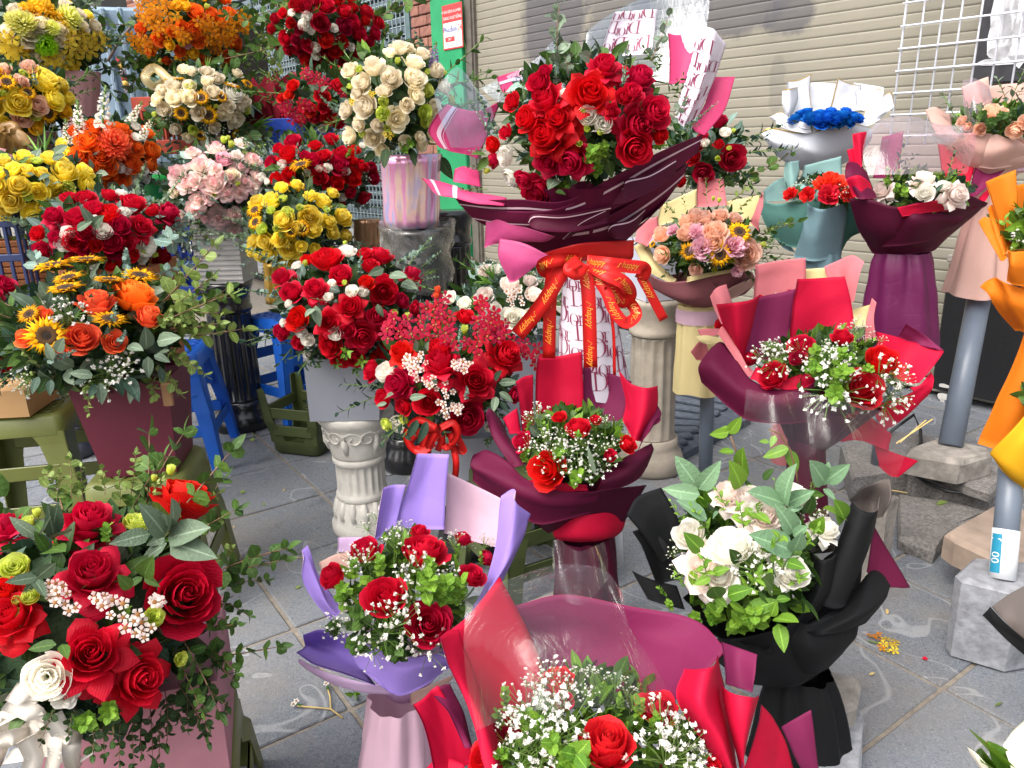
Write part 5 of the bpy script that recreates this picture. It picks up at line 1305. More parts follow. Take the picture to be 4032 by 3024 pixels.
# -- red and white on a red mesh vase
A = Arr('flower_arrangement', 'red roses and white lisianthus above a red mesh vase at the top', 'arrangement', 2,470,190,390,300,3.7,.35)
A.core(.6); A.green(700, STD, .07,(.5,.98)); A.fl('rose', ['red', 'crimson'],[(430,145,120),(195,255,105),(570,285,90),(465,375,100),(600,170,110),(345,300,80),(290,190,80),(590,65,100),(745,70,110),(690,210,120),(595,400,80),(160,335,70),(280,330,85),(650,150,110),(650,45,80),(680,350,90),(270,20,120),(340,25,110),(470,25,110),(760,270,70),(400,-30,110),(540,-20,100)]); A.fl('rose', 'scarlet', [(470,265,110)])
A.fl('lisi', 'white', [(325,160,74),(340,105,66),(400,310,60),(405,368,54),(520,185,50),(635,310,50),(240,80,50),(370,200,50)]); A.sprig('gyp', 'gyp', [(280,420,270,370,-.05),(540,440,540,370,-.05),(560,320,590,250,-.05),(250,200,230,150,-.05),(300,420,320,370,-.05),(520,430,500,420,-.06)], w=1.3)
A.sprig('euca', 'euca', [(690,280,740,200,0),(700,320,790,260,0),(340,260,320,240,-.03),(280,230,240,150,0)]); A.sprig('pair', 'olive', [(200,420,60,500,0),(150,300,20,200,.05),(140,260,40,90,.05),(160,400,30,330,.05),(760,200,860,200,.05),(770,150,800,60,.05),(180,450,110,540,0),(220,100,190,-20,.1)], w=.9); A.sprig('blade', 'blade', [(400,140,395,0,-.03),(400,250,400,180,-.05)], w=.6); A.fringe(22, 'pair', 'mid', .24,(0,6.28),(-.5,.6))
M_RMESH = simple('red_glitter_mesh', hexc('#8a1830'),.35, var=.5, scale=120, bmp=.6, spec=.8, trans=.2)
v = pot(A.E, 2,330,470,190,320,640,120,3.6, M_RMESH, ruff=.04, name='mesh_vase', seed=4); pot(A.E, 2,320,640,130,320,760,190,3.6, M_RMESH, ruff=.05, name='mesh_vase_foot', seed=6)
A.fill('rose', ['red', 'crimson'],14,85)
# -- red orchids and scarlet roses on the blue crate
A = Arr('flower_arrangement', 'scarlet roses and red orchid sprays above the blue crate', 'arrangement', 2,440,640,300,230,3.4,.25)
A.core(.5); A.green(420, STD, .06,(.4,.98)); A.fl('rose', 'scarlet', [(645,465,100),(555,550,100),(440,615,100),(355,720,95),(450,700,80),(390,775,80),(470,640,70)]); A.fl('rose', 'red', [(490,765,110),(620,500,70)]); A.fl('lisi', 'white', [(450,840,60)])
for (x, y, D) in ((250,730,130),(200,715,70),(330,690,80),(400,520,120),(345,490,90),(440,560,70),(300,770,70),(590,600,60)): A.cluster('orchid', 'magenta', [(x, y, D, 60)], n=6)
A.sprig('euca', 'euca', [(520,720,420,640,-.03),(500,740,530,700,-.03),(540,620,600,540,0)]); A.leaves('grey', [(420,580,360,550),(420,580,400,540),(430,590,460,560)]); A.fringe(10, 'ruscus', 'mid', .16)
A.fill('rose', ['red', 'scarlet'],8,80)
# -- red roses, eucalyptus, in the middle
A = Arr('flower_arrangement', 'dense red roses with silvery eucalyptus left of the iridescent pot', 'arrangement', 2,430,1110,430,270,3.1,.26)
A.core(.6); A.green(700, MIXE, .06,(.5,.98)); A.fl('rose', 'red', [(245,900,125),(210,985,145),(400,930,85),(385,1035,115),(560,1065,130),(215,1130,105),(420,1145,110),(540,1185,100),(655,1155,115),(775,1090,80),(100,1050,100),(720,1300,110),(150,950,80),(640,1040,80),(330,1000,70),(480,1200,80)])
A.fl('lisi', 'white', [(175,1065,64),(480,1085,56),(600,1110,54),(575,1285,56),(340,1120,50),(280,1190,50),(420,1090,44)]); A.fl('sun', 'sun', [(300,1068,165, 'u'),(265,1240,185, 'u')], k=1.06)
A.sprig('gyp', 'gyp', [(700,1180,720,1100,-.03),(460,1240,470,1190,-.04),(760,1200,770,1170,-.03),(80,1130,60,1120,-.03)], w=1.3); A.sprig('euca', 'euca', [(290,1060,260,950,-.02),(560,980,500,880,0),(640,1340,840,1330,-.04),(700,960,600,930,.05),(120,960,80,890,0),(680,1080,760,1000,0),(520,1010,420,880,.03)], w=.85); A.fringe(14, 'euca', 'grey', .17); A.leaves('mid', [(170,1080,60,1110),(160,1090,100,1060)])
c = Q(2,730,1420,3.05); pot(A.E, 2,730,1420,170,735,1600,160,3.05, simple('copper_foil', hexc('#b08868'),.25, metal=.6, var=.2), ruff=.05, name='foil_pot', seed=9)
A.fill('rose', 'red', 12,95); A.fill('lisi', 'white', 4,50)
# -- yellow roses and sunflowers
A = Arr('flower_arrangement', 'yellow roses and sunflowers with eucalyptus above the box of red roses', 'arrangement', 2,280,1450,380,300,2.85,.27)
A.core(.6); A.green(650, MIXE, .055,(.5,.98)); A.fl('rose', 'yellow', [(110,1280,135),(455,1290,120),(365,1390,165, 'c'),(590,1400,135),(190,1425,140),(65,1570,120),(165,1560,110),(230,1620,160, 'c'),(395,1490,110),(10,1290,110),(-10,1570,110),(400,1620,90),(-20,1640,110),(30,1670,90),(280,1470,90)])
A.fl('lisi', 'lime', [(45,1480,75),(185,1280,56),(180,1520,46),(210,1370,80)]); A.fl('sun', 'sun', [(-5,1355,130),(0,1440,125),(315,1480,130),(240,1500,110)])
A.sprig('euca', 'euca', [(60,1440,90,1330,-.03),(480,1480,490,1330,-.03),(300,1640,290,1490,-.06),(500,1540,430,1570,-.05),(560,1280,500,1260,0),(280,1300,230,1260,0),(60,1380,70,1290,0)], w=.8); A.sprig('ruscus', 'mid', [(0,1700,-60,1740,0),(60,1720,60,1790,-.03),(340,1420,345,1130,.02)], w=.7)
A.sprig('pair', 'euca', [(-20,1640,-120,1600,0),(-20,1680,-90,1720,0)], w=.9); A.fringe(12, 'euca', 'grey', .15,(0,6.28),(-.5,.5))
pot(A.E, 2,170,1700,210,170,1960,180,2.85, simple('gold_foil', hexc('#b08c34'),.3, metal=.5, var=.2), ruff=.04, name='foil_pot', seed=2)
A.fill('rose', 'yellow', 12,100); A.fill('lisi', 'lime', 5,55)
# -- pink blooms in a white ribbed box on the black column
A = Arr('flower_arrangement', 'pale pink blooms with rosy edges in a white ribbed box on a black column', 'arrangement', 1,1430,1200,420,330,3.17,.27)
A.core(.6); A.green(600, MIXE, .06,(.5,.97)); A.fl('frill', 'pink', [(1130,1120,175),(1290,1060,185),(1400,940,150, 's'),(1390,1190,175),(1650,1025,160),(1250,1170,110),(1560,1080,120),(1280,1300,130),(1420,1425,150),(1260,1370,130),(1560,1250,120),(1500,1150,120),(1770,1170,120),(1190,1200,110),(1330,1420,100),(1470,1260,110),(1240,970,110),(1590,1180,110),(1350,1280,100)])
A.fl('lisi', 'rosepink', [(1450,1020,100)]); A.fl('rose', 'cream', [(1120,1250,70),(1510,1130,90)]); A.fl('bud', 'lime', [(1500,930,50),(1450,900,50),(1540,1190,36),(1390,1260,36),(1640,1080,30),(1480,890,34)])
A.sprig('gyp', 'gyp', [(1540,1420,1530,1350,-.04),(1310,1160,1310,1110,-.04),(1700,1240,1680,1180,-.03)], w=1.3); A.sprig('euca', 'euca', [(1500,1040,1600,1130,-.04),(1470,1210,1460,1110,-.04),(1320,1260,1180,1230,-.03),(1750,950,1730,890,0),(1720,1010,1690,890,0),(1300,1260,1410,1290,-.05)], w=.85); A.sprig('pair', 'olive', [(1590,1030,1580,910,.02),(1620,1000,1700,920,.02),(1200,1400,1090,1330,0),(1210,1420,1150,1470,0)], w=.8); A.fringe(16, 'euca', 'grey', .16,(0,6.28),(-.5,.5))
A.sprig('pair', 'olive', [(1150,1480,1030,1600,-.1),(1250,1500,1200,1600,-.08),(1300,1520,1400,1580,-.06)], w=.8)
M_RIB = simple('white_ribbed_board', hexc('#b4b2ae'),.6, var=.06)
ct = Q(5,1430,30,3.17); colz = .64; k = RG[5][2] * dist(870,1000,3.17) / F
mb = MB(); cx_, cy_ = G(960,1672).x, G(960,1672).y; cc = Vector((ct.x, cy_, 0)); fbox(mb, Vector((cc.x, cy_, ct.z + .06)),290 * k, .2, Vector((cc.x, cy_, colz + .003)),290 * k, .2,0)
for i in range(11): box(mb, Vector((cc.x, cy_ - .101, colz + .02 + i * .02)),(290 * k + .002,.004,.008), None, 0,.001)
mb.build('ribbed_box', M_RIB, A.E, False)
A.fill('frill', ['pink', 'blush'],10,105)
# -- cream roses and sunflowers at the back
A = Arr('flower_arrangement', 'cream roses and small sunflowers with gold mesh bow above the red crate', 'arrangement', 1,1330,670,370,280,3.55,.3)
A.core(.6); A.green(600, STD, .06,(.5,1.0)); A.fl('rose', 'cream', [(1125,535,110),(1345,520,80),(1130,625,120),(1225,625,110),(1385,590,105),(1055,715,90),(1280,735,90),(1460,745,100),(1535,790,110),(1600,665,100),(1135,845,85),(1230,545,85),(1560,700,70)]); A.fl('lisi', 'white', [(1520,595,120)])
A.fl('sun', 'sun', [(1305,635,120),(1170,740,110),(1355,755,140, 'c'),(1510,550,130, 'u'),(1155,505,80, 'u')]); A.fl('lisi', 'lime', [(1600,705,70),(1230,545,60),(1250,850,60)]); A.fl('bud', 'lime', [(1400,690,34),(1000,740,40)])
A.sprig('gyp', 'gyp', [(1310,880,1300,830,-.05),(1420,850,1420,800,-.05),(1340,860,1360,850,-.05),(1100,800,1090,760,-.04),(1640,850,1640,800,0)], w=1.4); A.sprig('blade', 'blade', [(1600,830,1790,760,0),(1600,840,1800,830,0),(1600,850,1740,880,0),(1340,480,1350,350,0)], w=.5); A.sprig('euca', 'euca', [(1420,520,1420,350,.02),(1010,600,980,560,0),(1280,560,1250,400,.03)]); A.fringe(22, 'pair', 'mid', .2,(0,6.28),(-.9,.4))
M_GMESH = filmmat('gold_mesh_ribbon', (.93,.8,.5),.2,.04,.3)
for pts in (((1100,520),(1000,440),(940,500),(1000,560),(1080,520)),((1100,520),(1050,600),(1040,700))):
    mb = MB(); ribbon(mb, [Q(1, x, y, 3.35 + .03 * math.sin(i * 2)) for i, (x, y) in enumerate(pts)],.035, tw=.5); mb.build('mesh_bow', M_GMESH, A.E)
pot(A.E, 1,1500,860,150,1500,1060,140,3.55, simple('brown_pot', hexc('#4a352c'),.7), name='brown_pot')
A.fill('rose', 'cream', 12,85); A.fill('sun', 'sun', 4,100)
# -- orange orchids at the top
A = Arr('flower_arrangement', 'orange and golden orchids with orange roses at the top of the stand', 'arrangement', 1,1240,190,400,270,3.9,.32)
A.core(.5); A.green(600, STD, .07,(.45,1.0)); A.fl('rose', 'orange', [(1270,75,125),(900,190,95),(1180,175,95),(1025,262,105),(1260,205,105),(1285,268,105),(1430,120,95),(1380,80,80),(1500,80,105),(1540,290,105),(970,325,85),(1165,340,85),(1075,400,60),(1265,400,60),(1110,210,70)]); A.fl('lisi', 'rosepink', [(1215,285,66)])
for (x, y, D) in ((960,40,150),(1060,90,170),(990,150,140),(1080,190,110),(1380,220,130),(1480,150,140),(1550,120,120),(1400,300,110),(890,270,120),(940,310,110),(1200,240,100),(1470,240,100),(1330,150,90),(1010,0,140),(1580,170,80),(1180,240,60),(920,100,90)): A.cluster('orchid', 'orchidorange', [(x, y, D, 66)], n=6)
A.fl('sun', 'sun', [(1180,398,110, 'u')]); A.fl('bud', 'lime', [(1175,285,36),(1040,400,40),(1150,110,40),(1340,40,40)]); A.sprig('blade', 'blade', [(1060,260,1100,130,-.03),(1030,240,990,180,-.03),(1320,480,1300,370,0),(1370,470,1420,360,0)], w=.6); A.sprig('pair', 'olive', [(1560,60,1640,20,0),(1560,330,1640,400,0),(1580,400,1690,520,0),(1500,420,1580,560,0),(920,380,880,430,0),(1400,40,1420,-40,0),(1250,30,1230,-40,0)], w=.8); A.fringe(24, 'pair', 'mid', .24,(0,6.28),(-1.0,.2))
pot(A.E, 1,1270,430,200,1270,800,150,3.9, simple('tall_dark_vase', hexc('#3a3530'),.5), name='tall_vase')
A.fill('rose', ['orange', 'gold'],14,85)
# -- pale yellow at the top left
A = Arr('flower_arrangement', 'pale yellow and lime blooms in a tall pink pot at the top left', 'arrangement', 1,320,230,350,270,3.65,.32)
A.core(.6); A.green(700,[('dark', 4),('deep', 3),('grey', 2)],.07,(.5,1.0)); A.fl('frill', 'gold', [(300,25,170),(170,45,140),(395,100,100),(420,150,80),(250,60,110),(220,20,120),(440,10,90)]); A.fl('mum', 'brightlime', [(300,295,150)]); A.fl('mum', 'paleyellow', [(450,110,165),(150,150,165),(90,130,120),(340,180,100)])
A.fl('rose', 'cream', [(270,150,115),(40,195,90),(400,195,100),(372,255,100),(550,165,80),(625,160,95),(190,205,110),(245,215,105),(520,80,80),(240,370,80),(380,375,95),(50,240,70),(430,20,90)])
for (x, y, D) in ((600,270,170),(460,240,130),(490,330,150),(50,290,130),(110,390,100),(640,260,90),(400,400,80),(20,310,90),(330,410,60)): A.cluster('orchid', 'orchidyellow', [(x, y, D, 84)], n=6)
A.fl('sun', 'sun', [(150,348,130, 'u')]); A.fl('lisi', 'lime', [(330,200,70),(150,465,50),(580,380,40),(140,240,60)]); A.sprig('euca', 'euca', [(600,120,720,80,.05),(620,200,790,250,.05),(630,300,760,330,.05),(300,480,290,340,-.05),(190,560,180,430,-.1),(560,60,680,110,.05),(600,380,800,400,.05)], w=.8); A.fringe(16, 'ruscus', 'deep', .24,(3.0,6.5),(-.9,-.1)); A.fringe(12, 'euca', 'grey', .22)
M_PINKPOT = simple('pink_fabric_pot', hexc('#c08c8c'),.7, var=.1, scale=10)
pot(A.E, 1,510,470,260,520,860,220,3.65, M_PINKPOT, ruff=.02, name='pink_pot')
A.fill('rose', ['cream', 'paleyellow', 'yellow'],16,85)
# -- yellow roses and sunflowers at the left
A = Arr('flower_arrangement', 'yellow roses, sunflowers and peach roses with a gold bow at the left edge', 'arrangement', 1,150,640,330,260,3.15,.28)
A.core(.6); A.green(550, STD, .06,(.5,.98)); A.fl('rose', 'yellow', [(305,505,190),(365,640,150),(130,670,165),(15,810,110),(-40,700,130)]); A.fl('sun', 'sun', [(45,525,130),(185,600,120),(325,745,150),(-20,610,110)]); A.fl('rose', 'peach', [(30,435,95),(145,520,95),(255,690,135),(155,778,140)]); A.fl('lisi', 'lime', [(228,748,80),(150,465,44),(10,600,50)])
A.sprig('euca', 'euca', [(240,560,190,420,-.02),(300,560,240,440,0)]); A.sprig('blade', 'blade', [(230,960,180,860,-.1),(270,1000,310,850,-.1),(290,980,275,790,-.1),(300,980,340,840,-.1)], w=.4); A.fringe(16, 'ruscus', 'mid', .16,(0,6.28),(-.7,.4))
M_GOLD = simple('gold_satin', hexc('#96703a'),.3, var=.12, scale=8, spec=.6)
for pts in (((60,860),(20,900),(10,960)),((70,860),(90,930),(70,1000)),((80,850),(150,890),(180,940)),((50,850),(-30,870),(-60,930)),((70,860),(30,830),(90,820),(100,880),(60,910)),((100,860),(140,930),(130,990))):
    mb = MB(); ribbon(mb, [Q(1, x, y, 2.92) for x, y in pts],.035, tw=rnd.uniform(-.6,.6)); mb.build('gold_bow', M_GOLD, A.E)
pot(A.E, 1,150,860,380,150,1300,330,3.15, M_PINKPOT, name='pot')
A.fill('rose', ['yellow', 'gold', 'peach'],12,115)
# -- orange roses and white spikes
A = Arr('flower_arrangement', 'bright orange roses with white flower spikes left of the red crate', 'arrangement', 1,720,1000,320,280,3.2,.26)
A.core(.6); A.green(600, MIXE, .06,(.5,.98)); A.fl('rose', 'orange', [(560,900,155),(860,1060,150),(690,1085,150),(500,1010,145),(760,1175,160),(660,1010,130),(620,960,100)]); A.fl('frill', 'orange', [(810,830,145),(900,960,125)]); A.fl('mum', 'coral', [(745,930,205)])
A.sprig('spike', 'white', [(665,900,655,550,.02),(530,930,480,640,.02),(440,960,410,770,.02),(830,820,910,650,.02),(900,930,980,760,0),(600,900,560,760,.05),(490,960,510,780,0)], w=1.15); A.fl('lisi', 'white', [(925,1110,76),(870,1160,86),(780,1090,64),(830,1100,60)]); A.fl('lisi', 'yellow', [(390,920,80),(430,980,60)])
A.sprig('euca', 'euca', [(900,1190,1000,1440,-.12),(880,1170,960,1290,-.1),(590,1020,640,970,-.04)], w=.6); A.leaves('grey', [(620,1120,700,1130),(700,1220,740,1180),(600,1100,580,1030)]); A.fringe(16, 'ruscus', 'deep', .16,(0,6.28),(-.8,.3))
pot(A.E, 1,740,1230,330,740,1600,300,3.2, M_PINKPOT, name='pot')
A.fill('rose', 'orange', 10,115); A.fill('lisi', 'white', 4,60)
# -- yellow roses at the left
A = Arr('flower_arrangement', 'bright yellow roses with silvery leaves in an orange wooden planter', 'arrangement', 1,240,1210,400,250,2.75,.26)
A.core(.6); A.green(600,[('dark', 3),('mid', 2),('grey', 3),('deep', 2)],.055,(.5,.98)); A.fl('rose', 'yellow', [(155,1000,120),(80,1085,120),(170,1090,110),(430,1095,170),(20,1030,90),(120,1195,150),(250,1245,140),(70,1305,160),(425,1290,185, 'c'),(580,1195,130),(215,1395,155),(400,1030,90),(-30,1200,120),(330,1180,100)]); A.fl('lisi', 'lime', [(450,1215,80),(240,1030,70),(180,1275,64),(20,1010,60)])
A.leaves('grey', [(350,1000,440,940),(340,1030,400,1000),(320,1130,250,1150),(60,1140,20,1090),(330,1200,390,1180),(220,1130,170,1120),(310,1150,300,1210),(560,1420,600,1500),(570,1400,540,1330),(580,1450,660,1400)], fat=.5, k=1.02); A.sprig('blade', 'blade', [(290,1000,300,820,.1),(260,1010,200,870,.1)], w=.4)
A.sprig('pair', 'euca', [(80,1430,40,1480,-.03),(120,1450,110,1520,-.03),(300,1440,280,1560,-.05)], w=.9); A.sprig('pair', 'olive', [(80,1540,0,1540,-.02),(80,1530,170,1530,-.02)], w=1.2); A.fringe(14, 'ruscus', 'mid', .14,(0,6.28),(-.7,.2))
M_ORW = simple('orange_wood', hexc('#a8683c'),.7, var=.15, scale=10)
ct = Q(5,230,60,2.75); cb = Q(5,230,430,2.75); k = RG[5][2] * dist(150,1000,2.75) / F
pl = [Vector((ct.x, 2.8,0))]; mb = MB(); fbox(mb, Vector((ct.x, 2.8, ct.z)),460 * k, .24, Vector((ct.x, 2.8, cb.z)),440 * k, .23,.05); mb.build('planter', M_ORW, A.E, False)
for i in range(9):
    mb = MB(); z = cb.z + (ct.z - cb.z) * (i + .5) / 9; box(mb, Vector((ct.x - .006,2.8 - .121, z)),(455 * k, .012,(ct.z - cb.z) / 9 - .004), Matrix.Rotation(.05,3, 'Z'),0,.002); mb.build('slat', M_ORW, A.E, False)
A.fill('rose', 'yellow', 12,115)
# -- red roses above the sunflowers
A = Arr('flower_arrangement', 'red roses and white lisianthus directly above the sunflowers', 'arrangement', 1,680,1490,480,280,2.4,.26)
A.core(.6); A.green(750, MIXE, .055,(.5,.98)); A.fl('rose', 'red', [(860,1298,170),(715,1368,165),(485,1392,150),(480,1560,170, 'c'),(560,1490,135),(715,1572,155),(825,1572,140),(350,1548,100),(260,1640,120),(620,1600,90),(780,1660,100)]); A.fl('open', 'red', [(1110,1368,195),(930,1470,190),(340,1388,170)]); A.fl('rose', 'crimson', [(1065,1680,130),(740,1650,110),(470,1690,100)])
A.fl('lisi', 'white', [(670,1497,105),(435,1512,90),(955,1597,130),(400,1585,90),(930,1680,80),(560,1700,60)]); A.fl('bud', 'lime', [(935,1640,50),(1000,1650,50),(660,1690,40)]); A.sprig('euca', 'euca', [(1000,1440,930,1220,0),(1080,1620,1110,1470,0),(1180,1580,1260,1480,0),(820,1700,810,1590,-.03),(600,1480,570,1380,0),(900,1400,960,1330,0)], w=.75)
A.sprig('pair', 'euca', [(1050,1550,1250,1420,.03),(1100,1660,1330,1560,0),(1150,1700,1300,1650,0),(250,1600,190,1560,0),(1100,1500,1280,1350,.1)], w=.8); A.leaves('grey', [(600,1460,540,1340),(600,1470,660,1400),(500,1490,590,1430)]); A.fringe(20, 'euca', 'grey', .16,(0,6.28),(-.4,.6))
c = Q(1,700,1720,2.4); mb = MB(); fbox(mb, c + Vector((0,.05,0)),.3,.24, Vector((c.x, c.y + .05,.4)),.26,.2,.1); mb.build('box', M_ORW, A.E, False)
A.fill('rose', 'red', 14,120); A.fill('lisi', 'white', 4,70)
# -- red roses behind the big bouquet
A = Arr('flower_arrangement', 'red roses with trailing twigs in a white box on the cream column', 'arrangement', 3,1610,990,300,290,2.66,.22)
A.core(.55); A.green(420, MIXE, .05,(.4,.98)); A.fl('rose', 'crimson', [(1700,765,120),(1795,1030,170, 'c'),(1700,930,80, 's'),(1590,1135,150),(1520,1020,110),(1440,1180,90),(1590,880,70),(1560,940,80)]); A.fl('lisi', 'white', [(1740,850,70),(1600,920,60)]); A.fl('bud', 'lime', [(1790,845,36),(1690,1030,44),(1760,960,36)])
A.sprig('euca', 'deep', [(1620,1010,1680,860,-.02),(1640,990,1600,1000,-.02)], w=.9); A.sprig('pair', 'mid', [(1700,1200,2010,1060,-.02),(1760,1210,2190,1010,-.02),(1700,1180,1860,1200,-.02),(1720,1160,1820,1130,-.02),(1500,1200,1460,1250,-.03),(1880,1560,2200,1420,-.1),(1860,1640,2050,1540,-.1)], w=.6); A.fringe(12, 'ruscus', 'deep', .14,(0,6.28),(-.5,.5))
ct = Q(7,1210,250,2.66); cb = Q(7,1215,438,2.66); cz = P(2550,1172, G(2560,1840).y).z; cc = G(2560,1840)
mb = MB(); fbox(mb, Vector((cc.x, cc.y, ct.z + .1)),.17,.17, Vector((cc.x, cc.y, cz + .003)),.15,.15,.3); mb.build('white_box', simple('lilac_white_board', hexc('#b8bac8'),.6, var=.04), A.E, False)
# -- red cordyline bundle
A = Arr('leaf_bundle', 'bundle of dark red paper and leaves left of the mesh vase', 'bundle', 1,1720,720,130,170,3.75,.16)
M_DRED = papermat('dark_red_paper', hexc('#7c1426'),.5)
for i in range(12):
    mb = MB(); a = rnd.uniform(-.9,.9); d = Vector((math.sin(a), rnd.uniform(-.3,.2), math.cos(a) * 1.2)); leaf(mb, A.C - Vector((0,0, A.rz)), d, Vector((0,-1,.2)) + rv(rnd, .4),.34 * rnd.uniform(.7,1.1),.13, rnd, 0,7,5,.3,.1); mb.build('red_sheet', M_DRED, A.E)

# ================================================================== PAPER-WRAPPED BOUQUETS
PP = {
 'burg': papermat('burgundy_paper', hexc('#5b1032'),.5), 'dburg': papermat('dark_burgundy_paper', hexc('#4a0c28'),.45), 'red': papermat('red_paper', hexc('#bc0c34'),.5),
 'plum': papermat('plum_paper', hexc('#742048'),.5), 'purple': papermat('purple_paper', hexc('#9a80d0'),.5, trans=.2), 'lilac': papermat('lilac_paper', hexc('#cfb0d4'),.5, trans=.2),
 'palepink': papermat('pale_pink_paper', hexc('#d8b4c4'),.5, trans=.25), 'blush': papermat('blush_paper', hexc('#d8b0a4'),.5, trans=.25), 'salmon': papermat('salmon_paper', hexc('#d0767c'),.5, trans=.2),
 'creamy': papermat('cream_yellow_paper', hexc('#dccb94'),.5, trans=.25), 'mauve': papermat('mauve_brown_paper', hexc('#8a5458'),.55), 'pink': papermat('hot_pink_paper', hexc('#c03868'),.4,.5), 'satin': papermat('pink_satin_paper', hexc('#b84478'),.3,.6),
 'black': papermat('black_paper', hexc('#0d0e10'),.55,.35,.02), 'grey': papermat('dark_grey_paper', hexc('#5c5450'),.5,.4,.05), 'teal': papermat('teal_paper', hexc('#5c8c84'),.55, trans=.15), 'ltteal': papermat('light_teal_paper', hexc('#86aaa6'),.5, trans=.2), 'dteal': papermat('deep_teal_paper', hexc('#3c7468'),.55),
 'blueteal': papermat('blue_grey_paper', hexc('#7d9ca6'),.5), 'white': papermat('white_paper', hexc('#d6d8e0'),.5, trans=.2), 'orange': papermat('orange_paper', hexc('#e07c1c'),.45, trans=.3), 'yellow': papermat('yellow_mesh_paper', hexc('#e0aa20'),.6, trans=.3),
 'dior': papermat('white_printed_paper', hexc('#dcd4de'),.45, trans=.15), 'purpleglossy': papermat('glossy_plum_paper', hexc('#5c1444'),.32,.55,.05,.7), 'ivory': papermat('ivory_paper', hexc('#e2dcc8'),.5),
}
M_CELLO = filmmat('clear_cellophane', (.97,.97,.98),.4,.022,.01)
M_IRFILM = filmmat('iridescent_cellophane', (.74,.85,.97),.5,.05,.07)
M_IRFILM2 = filmmat('pink_iridescent_cellophane', (.97,.82,.9),.5,.05,.05)
M_GOLDP = simple('gold_edge_print', hexc('#b8964c'),.35, metal=.5, var=.05)
M_STRIPE = simple('pale_stripe_print', hexc('#c8a8b4'),.5, var=.05)
M_INK = simple('burgundy_print', hexc('#7c1440'),.5, var=.05)
M_GOLDT = simple('gold_script_print', hexc('#d89030'),.4, var=.05)
